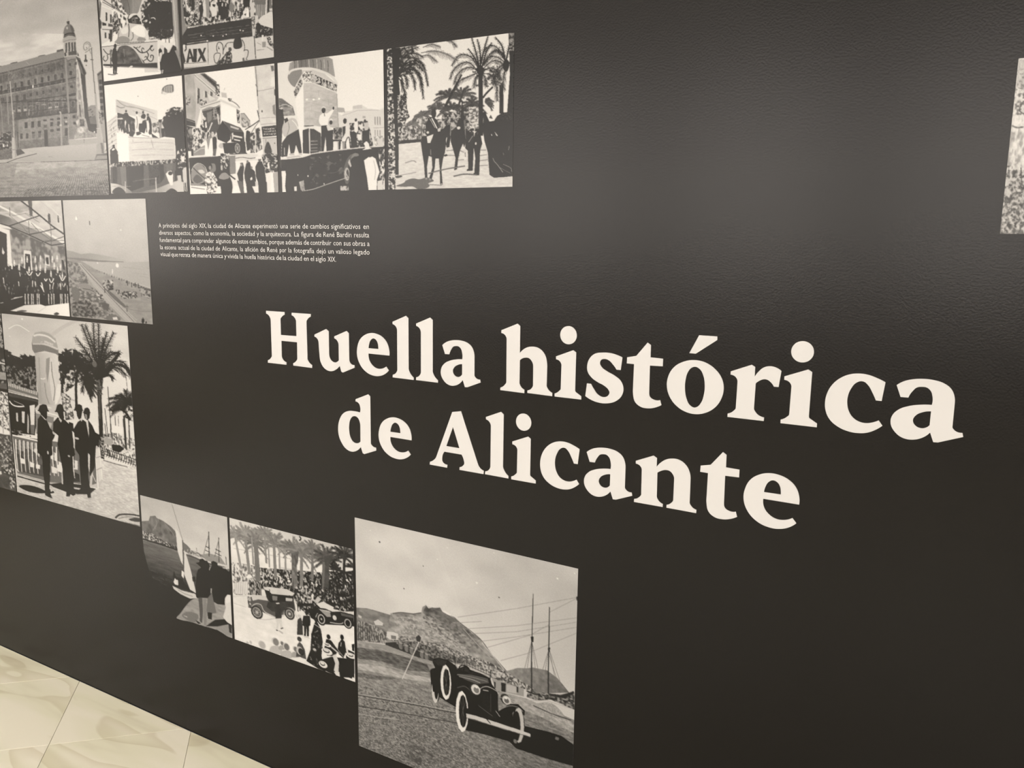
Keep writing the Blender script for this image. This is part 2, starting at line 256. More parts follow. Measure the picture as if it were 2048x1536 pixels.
LET_T = 0.0012
glyph_mesh = {}
for ch, paths in GLYPHS.items():
    loops = [[(p.x/1000, p.y/1000) for p in flatten(q)] for q in paths]
    if ch == 'i': glyph_mesh[ch] = (outline_mesh('letter', loops[:1], LET_T), 'dot', outline_mesh('dot', loops[1:], LET_T))
    elif ch == 'o': glyph_mesh[ch] = (outline_mesh('letter', loops[:2], LET_T), 'accent', outline_mesh('accent', loops[2:], LET_T))
    else: glyph_mesh[ch] = (outline_mesh('letter', loops, LET_T), None, None)
for label, lets in WORDS:
    bx, bz = lets[0][1], lets[0][2]
    root = bpy.data.objects.new('title_word', None); COL.objects.link(root); root.location = (bx, 0, bz)
    tag(root, label, 'lettering', 'title words')
    for ch, x, z, sx, sz in lets:
        m, pn, pm = glyph_mesh[ch]
        o = link('letter', m, M_WHITE, root); o.location = (x-bx, 0, z-bz); o.scale = (sx, 1, sz)
        if pn: link(pn, pm, M_WHITE, o)

# ------------------------------------------------------------------ small paragraph
TEXT_LINES = [   # baseline height, words with their left and right ends
    (1.5514, [('A', -2.1282, -2.1172), ('principios', -2.1095, -2.0378), ('del', -2.0296, -2.0075), ('siglo', -2.0003, -1.9657), ('XIX,', -1.9578, -1.9278), ('la', -1.9215, -1.909), ('ciudad', -1.9013, -1.8507), ('de', -1.8431, -1.8243), ('Alicante', -1.8173, -1.7576), ('experimentó', -1.7503, -1.6574), ('una', -1.6498, -1.6222), ('serie', -1.6147, -1.5796), ('de', -1.5727, -1.5534), ('cambios', -1.5468, -1.4831), ('significativos', -1.4767, -1.3826), ('en', -1.3747, -1.3566)]),
    (1.5315, [('diversos', -2.1283, -2.0683), ('aspectos,', -2.0609, -1.9905), ('como', -1.9824, -1.9394), ('la', -1.9331, -1.9206), ('economía,', -1.9143, -1.8353), ('la', -1.829, -1.817), ('sociedad', -1.8098, -1.7427), ('y', -1.7362, -1.7276), ('la', -1.7216, -1.7093), ('arquitectura.', -1.703, -1.6095), ('La', -1.602, -1.5851), ('figura', -1.5781, -1.5353), ('de', -1.5287, -1.5099), ('René', -1.5031, -1.4659), ('Bardin', -1.4589, -1.4113), ('resulta', -1.4039, -1.3561)]),
    (1.5113, [('fundamental', -2.1283, -2.0336), ('para', -2.0286, -1.996), ('comprender', -1.9912, -1.8993), ('algunos', -1.8931, -1.8351), ('de', -1.8302, -1.8122), ('estos', -1.807, -1.7686), ('cambios,', -1.7638, -1.6965), ('porque', -1.6909, -1.6378), ('además', -1.6329, -1.5752), ('de', -1.5702, -1.5516), ('contribuir', -1.547, -1.4767), ('con', -1.4709, -1.4443), ('sus', -1.4374, -1.4149), ('obras', -1.41, -1.3689), ('a', -1.3634, -1.3558)]),
    (1.491, [('la', -2.1279, -2.1147), ('escena', -2.1079, -2.0567), ('actual', -2.0492, -2.0033), ('de', -1.9976, -1.979), ('la', -1.9718, -1.9598), ('ciudad', -1.9534, -1.9031), ('de', -1.8961, -1.8783), ('Alicante,', -1.8706, -1.8075), ('la', -1.8003, -1.7893), ('afición', -1.7815, -1.7326), ('de', -1.7254, -1.7075), ('René', -1.6997, -1.6623), ('por', -1.6549, -1.6311), ('la', -1.6242, -1.6119), ('fotografía', -1.6051, -1.5345), ('dejó', -1.5275, -1.4953), ('un', -1.4885, -1.4705), ('valioso', -1.4637, -1.413), ('legado', -1.4061, -1.3557)]),
    (1.4715, [('visual', -2.1279, -2.0851), ('que', -2.0809, -2.0516), ('retrata', -2.0475, -1.9999), ('de', -1.9942, -1.9757), ('manera', -1.97, -1.9138), ('única', -1.9083, -1.8673), ('y', -1.8634, -1.8543), ('vívida', -1.8505, -1.8079), ('la', -1.8027, -1.7908), ('huella', -1.7841, -1.7416), ('histórica', -1.7358, -1.6731), ('de', -1.6681, -1.6493), ('la', -1.6444, -1.6319), ('ciudad', -1.6271, -1.5772), ('en', -1.5715, -1.5544), ('el', -1.5484, -1.5365), ('siglo', -1.5306, -1.4966), ('XIX.', -1.4908, -1.4632)]),
]

para = bpy.data.objects.new('wall_text', None); COL.objects.link(para)
para.location = (TEXT_LINES[-1][1][0][1], 0, TEXT_LINES[-1][0])
tag(para, 'small white five-line paragraph printed right of the beach photograph', 'text')
CAP = 0.0122
word_cache = {}
for z, row in TEXT_LINES:
    for s, xa, xb in row:
        if s not in word_cache:
            cu = bpy.data.curves.new('word', 'FONT'); cu.body = s; cu.size = 1.0; cu.extrude = 0.0; cu.resolution_u = 2
            cu.offset = 0.0
            o = bpy.data.objects.new('word', cu); COL.objects.link(o)
            m = bpy.data.meshes.new_from_object(o.evaluated_get(bpy.context.evaluated_depsgraph_get())); m.name = 'word'
            bpy.data.objects.remove(o); bpy.data.curves.remove(cu); m.materials.clear()
            xs = [v.co.x for v in m.vertices]; lo, hi = min(xs), max(xs)
            for v in m.vertices: v.co = ((v.co.x-lo)/(hi-lo), -0.0008, v.co.y)
            word_cache[s] = m
        o = link('word', word_cache[s], M_WHITE, para)
        o.location = (xa-para.location.x, 0, z-para.location.z); o.scale = ((xb-xa)*0.985, 1, CAP/0.70)

# ------------------------------------------------------------------ photographs printed on the wall
class Print:
    """Paints a black-and-white photograph on its own sheet: x right, y down, w x h units."""
    SS = 2
    def __init__(self, w, h, seed):
        self.w, self.h = w, h
        self.W, self.H = int(round(w*self.SS)), int(round(h*self.SS))
        self.c = np.full((self.H, self.W), 128.0, np.float32)
        self.rng = np.random.RandomState(seed)
    def noise(self, hh, ww, cx, cy=None):
        cx = max(cx*self.SS, 1.0); cy = cx if cy is None else max(cy*self.SS, 1.0)
        g = self.rng.rand(int(hh/cy)+3, int(ww/cx)+3).astype(np.float32)
        y = np.arange(hh)/cy; x = np.arange(ww)/cx
        y0 = y.astype(int); x0 = x.astype(int)
        fy = (y-y0)[:, None]; fx = (x-x0)[None]
        fy = fy*fy*(3-2*fy); fx = fx*fx*(3-2*fx)
        a = g[y0][:, x0]; b = g[y0][:, x0+1]; c = g[y0+1][:, x0]; d = g[y0+1][:, x0+1]
        return (a*(1-fx)+b*fx)*(1-fy)+(c*(1-fx)+d*fx)*fy
    def mask(self, pts):
        p = np.asarray(pts, np.float64)*self.SS
        x0 = max(int(np.floor(p[:, 0].min())), 0); x1 = min(int(np.ceil(p[:, 0].max()))+1, self.W)
        y0 = max(int(np.floor(p[:, 1].min())), 0); y1 = min(int(np.ceil(p[:, 1].max()))+1, self.H)
        if x1 <= x0 or y1 <= y0: return None
        q = np.roll(p, -1, 0)
        ys = np.arange(y0, y1)+0.5
        acc = np.zeros((y1-y0, x1-x0+1), np.int32)
        for (ax, ay), (bx, by) in zip(p, q):
            if ay == by: continue
            lo, hi, s = (ay, by, 1) if ay < by else (by, ay, -1)
            i0 = max(int(np.ceil(lo-0.5)), y0)-y0; i1 = min(int(np.ceil(hi-0.5)), y1)-y0
            if i1 <= i0: continue
            xx = ax+(ys[i0:i1]-ay)*(bx-ax)/(by-ay)
            xi = np.clip(np.ceil(xx-0.5).astype(int)-x0, 0, x1-x0)
            acc[np.arange(i0, i1), xi] += s
        return y0, y1, x0, x1, (np.cumsum(acc, 1)[:, :-1] != 0)
    def fill(self, pts, g):
        m = self.mask(pts)
        if m is None: return
        y0, y1, x0, x1, k = m
        self.c[y0:y1, x0:x1][k] = g
    def stroke(self, pts, g, w0, w1=None):
        p = np.asarray(pts, np.float64); n = len(p)
        if n < 2: return
        w1 = w0 if w1 is None else w1
        t = np.gradient(p, axis=0); l = np.hypot(t[:, 0], t[:, 1])+1e-9
        nrm = np.c_[-t[:, 1]/l, t[:, 0]/l]
        ww = np.linspace(w0, w1, n)[:, None]/2
        a = p+nrm*ww; b = p-nrm*ww
        if n == 2: self.fill(np.vstack([a, b[::-1]]), g); return
        for i in range(n-1): self.fill([a[i], a[i+1], b[i+1], b[i]], g); 
        if w0*self.SS > 3:
            for i in range(1, n-1): self.disc(p[i], ww[i, 0], g)
    def disc(self, c, r, g, ry=None):
        a = np.linspace(0, 2*math.pi, 12, endpoint=False); ry = r if ry is None else ry
        self.fill(np.c_[c[0]+r*np.cos(a), c[1]+ry*np.sin(a)], g)
    def grad(self, pts, a, b, p0, p1):
        m = self.mask(pts)
        if m is None: return
        y0, y1, x0, x1, k = m
        yy, xx = np.mgrid[y0:y1, x0:x1]/self.SS
        d = np.subtract(p1, p0); t = ((xx-p0[0])*d[0]+(yy-p0[1])*d[1])/(d@d)
        self.c[y0:y1, x0:x1][k] = (a+(b-a)*np.clip(t, 0, 1))[k]
    def mod(self, pts, amp, cx, cy):
        m = self.mask(pts)
        if m is None: return
        y0, y1, x0, x1, k = m
        n = self.noise(y1-y0, x1-x0, cx, cy)+0.5*self.noise(y1-y0, x1-x0, cx/2, cy/2)
        self.c[y0:y1, x0:x1][k] += ((n-0.75)*2*amp)[k]
    def speck(self, pts, a, b, cx, cy, thr, soft=0.3):
        m = self.mask(pts)
        if m is None: return
        y0, y1, x0, x1, k = m
        n = 0.6*self.noise(y1-y0, x1-x0, cx, cy)+0.4*self.noise(y1-y0, x1-x0, cx*0.45, cy*0.45)
        t = np.clip((n-thr)/soft+0.5, 0, 1)
        v = a+(b-a)*t
        self.c[y0:y1, x0:x1][k] = v[k]
    def over(self, pts, g, cx, cy, thr, soft=0.3):
        m = self.mask(pts)
        if m is None: return
        y0, y1, x0, x1, k = m
        n = 0.65*self.noise(y1-y0, x1-x0, cx, cy)+0.35*self.noise(y1-y0, x1-x0, cx*0.45, cy*0.45)
        t = np.clip((n-thr)/soft+0.5, 0, 1)*k
        s = self.c[y0:y1, x0:x1]; s += (g-s)*t
    def dots(self, pts, a, b, n, r0, r1, asp):
        p = np.asarray(pts); lo = p.min(0); hi = p.max(0)
        m = self.mask(pts)
        if m is None: return
        y0, y1, x0, x1, k = m
        for _ in range(n):
            for _t in range(20):
                q = lo+(hi-lo)*self.rng.rand(2)
                i, j = int(q[1]*self.SS)-y0, int(q[0]*self.SS)-x0
                if 0 <= i < k.shape[0] and 0 <= j < k.shape[1] and k[i, j]: break
            else: continue
            r = r0+(r1-r0)*self.rng.rand()
            self.disc(q, r, a+(b-a)*self.rng.rand(), r*asp)
    def palm(self, c, r, g, n, a0, a1, droop, lw):
        """crown of fronds; angles in degrees, 90 is up"""
        for i in range(n):
            an = math.radians(a0+(a1-a0)*(i+0.5+0.5*(self.rng.rand()-0.5))/n)
            L = r*(0.8+0.35*self.rng.rand()); t = np.linspace(0, 1, 9)
            x = c[0]+math.cos(an)*L*t; y = c[1]-math.sin(an)*L*t+droop*L*t**2.2
            sh = g+18*(self.rng.rand()-0.4)
            self.stroke(np.c_[x, y], sh, lw, lw*0.4)
            for j in range(1, 9):
                tx, ty = x[j]-x[j-1], y[j]-y[j-1]; l = math.hypot(tx, ty)+1e-9
                for f in (0.0, 0.33, 0.67):
                    bx, by = x[j-1]+tx*f, y[j-1]+ty*f
                    ll = L*0.2*(1.05-0.8*abs((j-1+f)/8-0.35))
                    for s in (-1, 1):
                        an2 = s*(0.5+0.15*self.rng.rand()); ca, sa = math.cos(an2), math.sin(an2)
                        ux, uy = (tx*ca-ty*sa)/l, (tx*sa+ty*ca)/l
                        self.stroke([(bx, by), (bx+ux*ll, by+uy*ll+0.15*ll)], sh+24*(self.rng.rand()-0.4), lw*0.5, lw*0.2)
    def frond(self, p, g, lw, leaf):
        """one palm leaf: a curved rib with leaflets on both sides"""
        p = smooth_line(p, 6); n = len(p)
        self.stroke(p, g, lw, lw*0.5)
        d = np.diff(p, axis=0); L = np.hypot(d[:, 0], d[:, 1]); tot = L.sum()+1e-9; run = 0.0
        step = max(lw*0.9, 0.9); nxt = tot*0.12
        for i in range(n-1):
            while nxt < run+L[i]:
                f = (nxt-run)/L[i]; q = p[i]+d[i]*f; u = d[i]/(L[i]+1e-9); t = nxt/tot
                ll = leaf*(1.0-0.75*abs(t-0.45)*1.4)
                for s in (-1, 1):
                    a = s*(0.55+0.2*self.rng.rand()); ca, sa = math.cos(a), math.sin(a)
                    e = q+np.array([u[0]*ca-u[1]*sa, u[0]*sa+u[1]*ca+0.3])*ll*(0.75+0.5*self.rng.rand())
                    self.stroke([q, e], g+26*(self.rng.rand()-0.35), lw*0.45, lw*0.15)
                nxt += step*(1+0.6*self.rng.rand())
            run += L[i]
    def run(self, text):
        for line in text.strip().split('\n'):
            k = line[0]; v = [float(s) for s in line[1:].split()]
            P = lambda i: np.array(v[i:]).reshape(-1, 2)
            if k == 'p': self.fill(P(1), v[0])
            elif k == 'c': self.fill(smooth_loop(P(1)), v[0])
            elif k == 's': self.stroke(P(2), v[0], v[1])
            elif k == 'S': self.stroke(smooth_line(P(2)), v[0], v[1])
            elif k == 't': self.stroke(P(3), v[0], v[1], v[2])
            elif k == 'g': self.grad(P(6), v[0], v[1], v[2:4], v[4:6])
            elif k == 'm': self.mod(P(3), *v[:3])
            elif k == 'n': self.speck(P(5), *v[:5])
            elif k == 'o': self.over(P(4), *v[:4])
            elif k == 'd': self.dots(P(6), v[0], v[1], int(v[2]), *v[3:6])
            elif k == 'k': self.palm(v[0:2], v[2], v[3], int(v[4]), *v[5:9])
            elif k == 'f': self.frond(P(3), *v[:3])
            elif k == 'e': self.disc(v[1:3], v[3], v[0], v[4])
    def result(self):
        c = self.c
        for ax in (0, 1): c = (np.roll(c, 1, ax)+2*c+np.roll(c, -1, ax))/4
        c = c.reshape(self.H//self.SS, self.SS, self.W//self.SS, self.SS).mean((1, 3))
        return np.clip(c+self.rng.randn(*c.shape)*2.5, 0, 255)

def smooth_loop(p, k=4):
    n = len(p); out = []
    for i in range(n):
        a, b, c, d = p[i-1], p[i], p[(i+1) % n], p[(i+2) % n]
        for t in np.arange(k)/k:
            out.append(0.5*((2*b)+(c-a)*t+(2*a-5*b+4*c-d)*t*t+(3*b-a-3*c+d)*t**3))
    return np.array(out)

def smooth_line(p, k=4):
    q = np.vstack([2*p[0]-p[1], p, 2*p[-1]-p[-2]]); out = []
    for i in range(1, len(q)-2):
        a, b, c, d = q[i-1], q[i], q[i+1], q[i+2]
        for t in np.arange(k)/k:
            out.append(0.5*((2*b)+(c-a)*t+(2*a-5*b+4*c-d)*t*t+(3*b-a-3*c+d)*t**3))
    return np.vstack([out, p[-1:]])

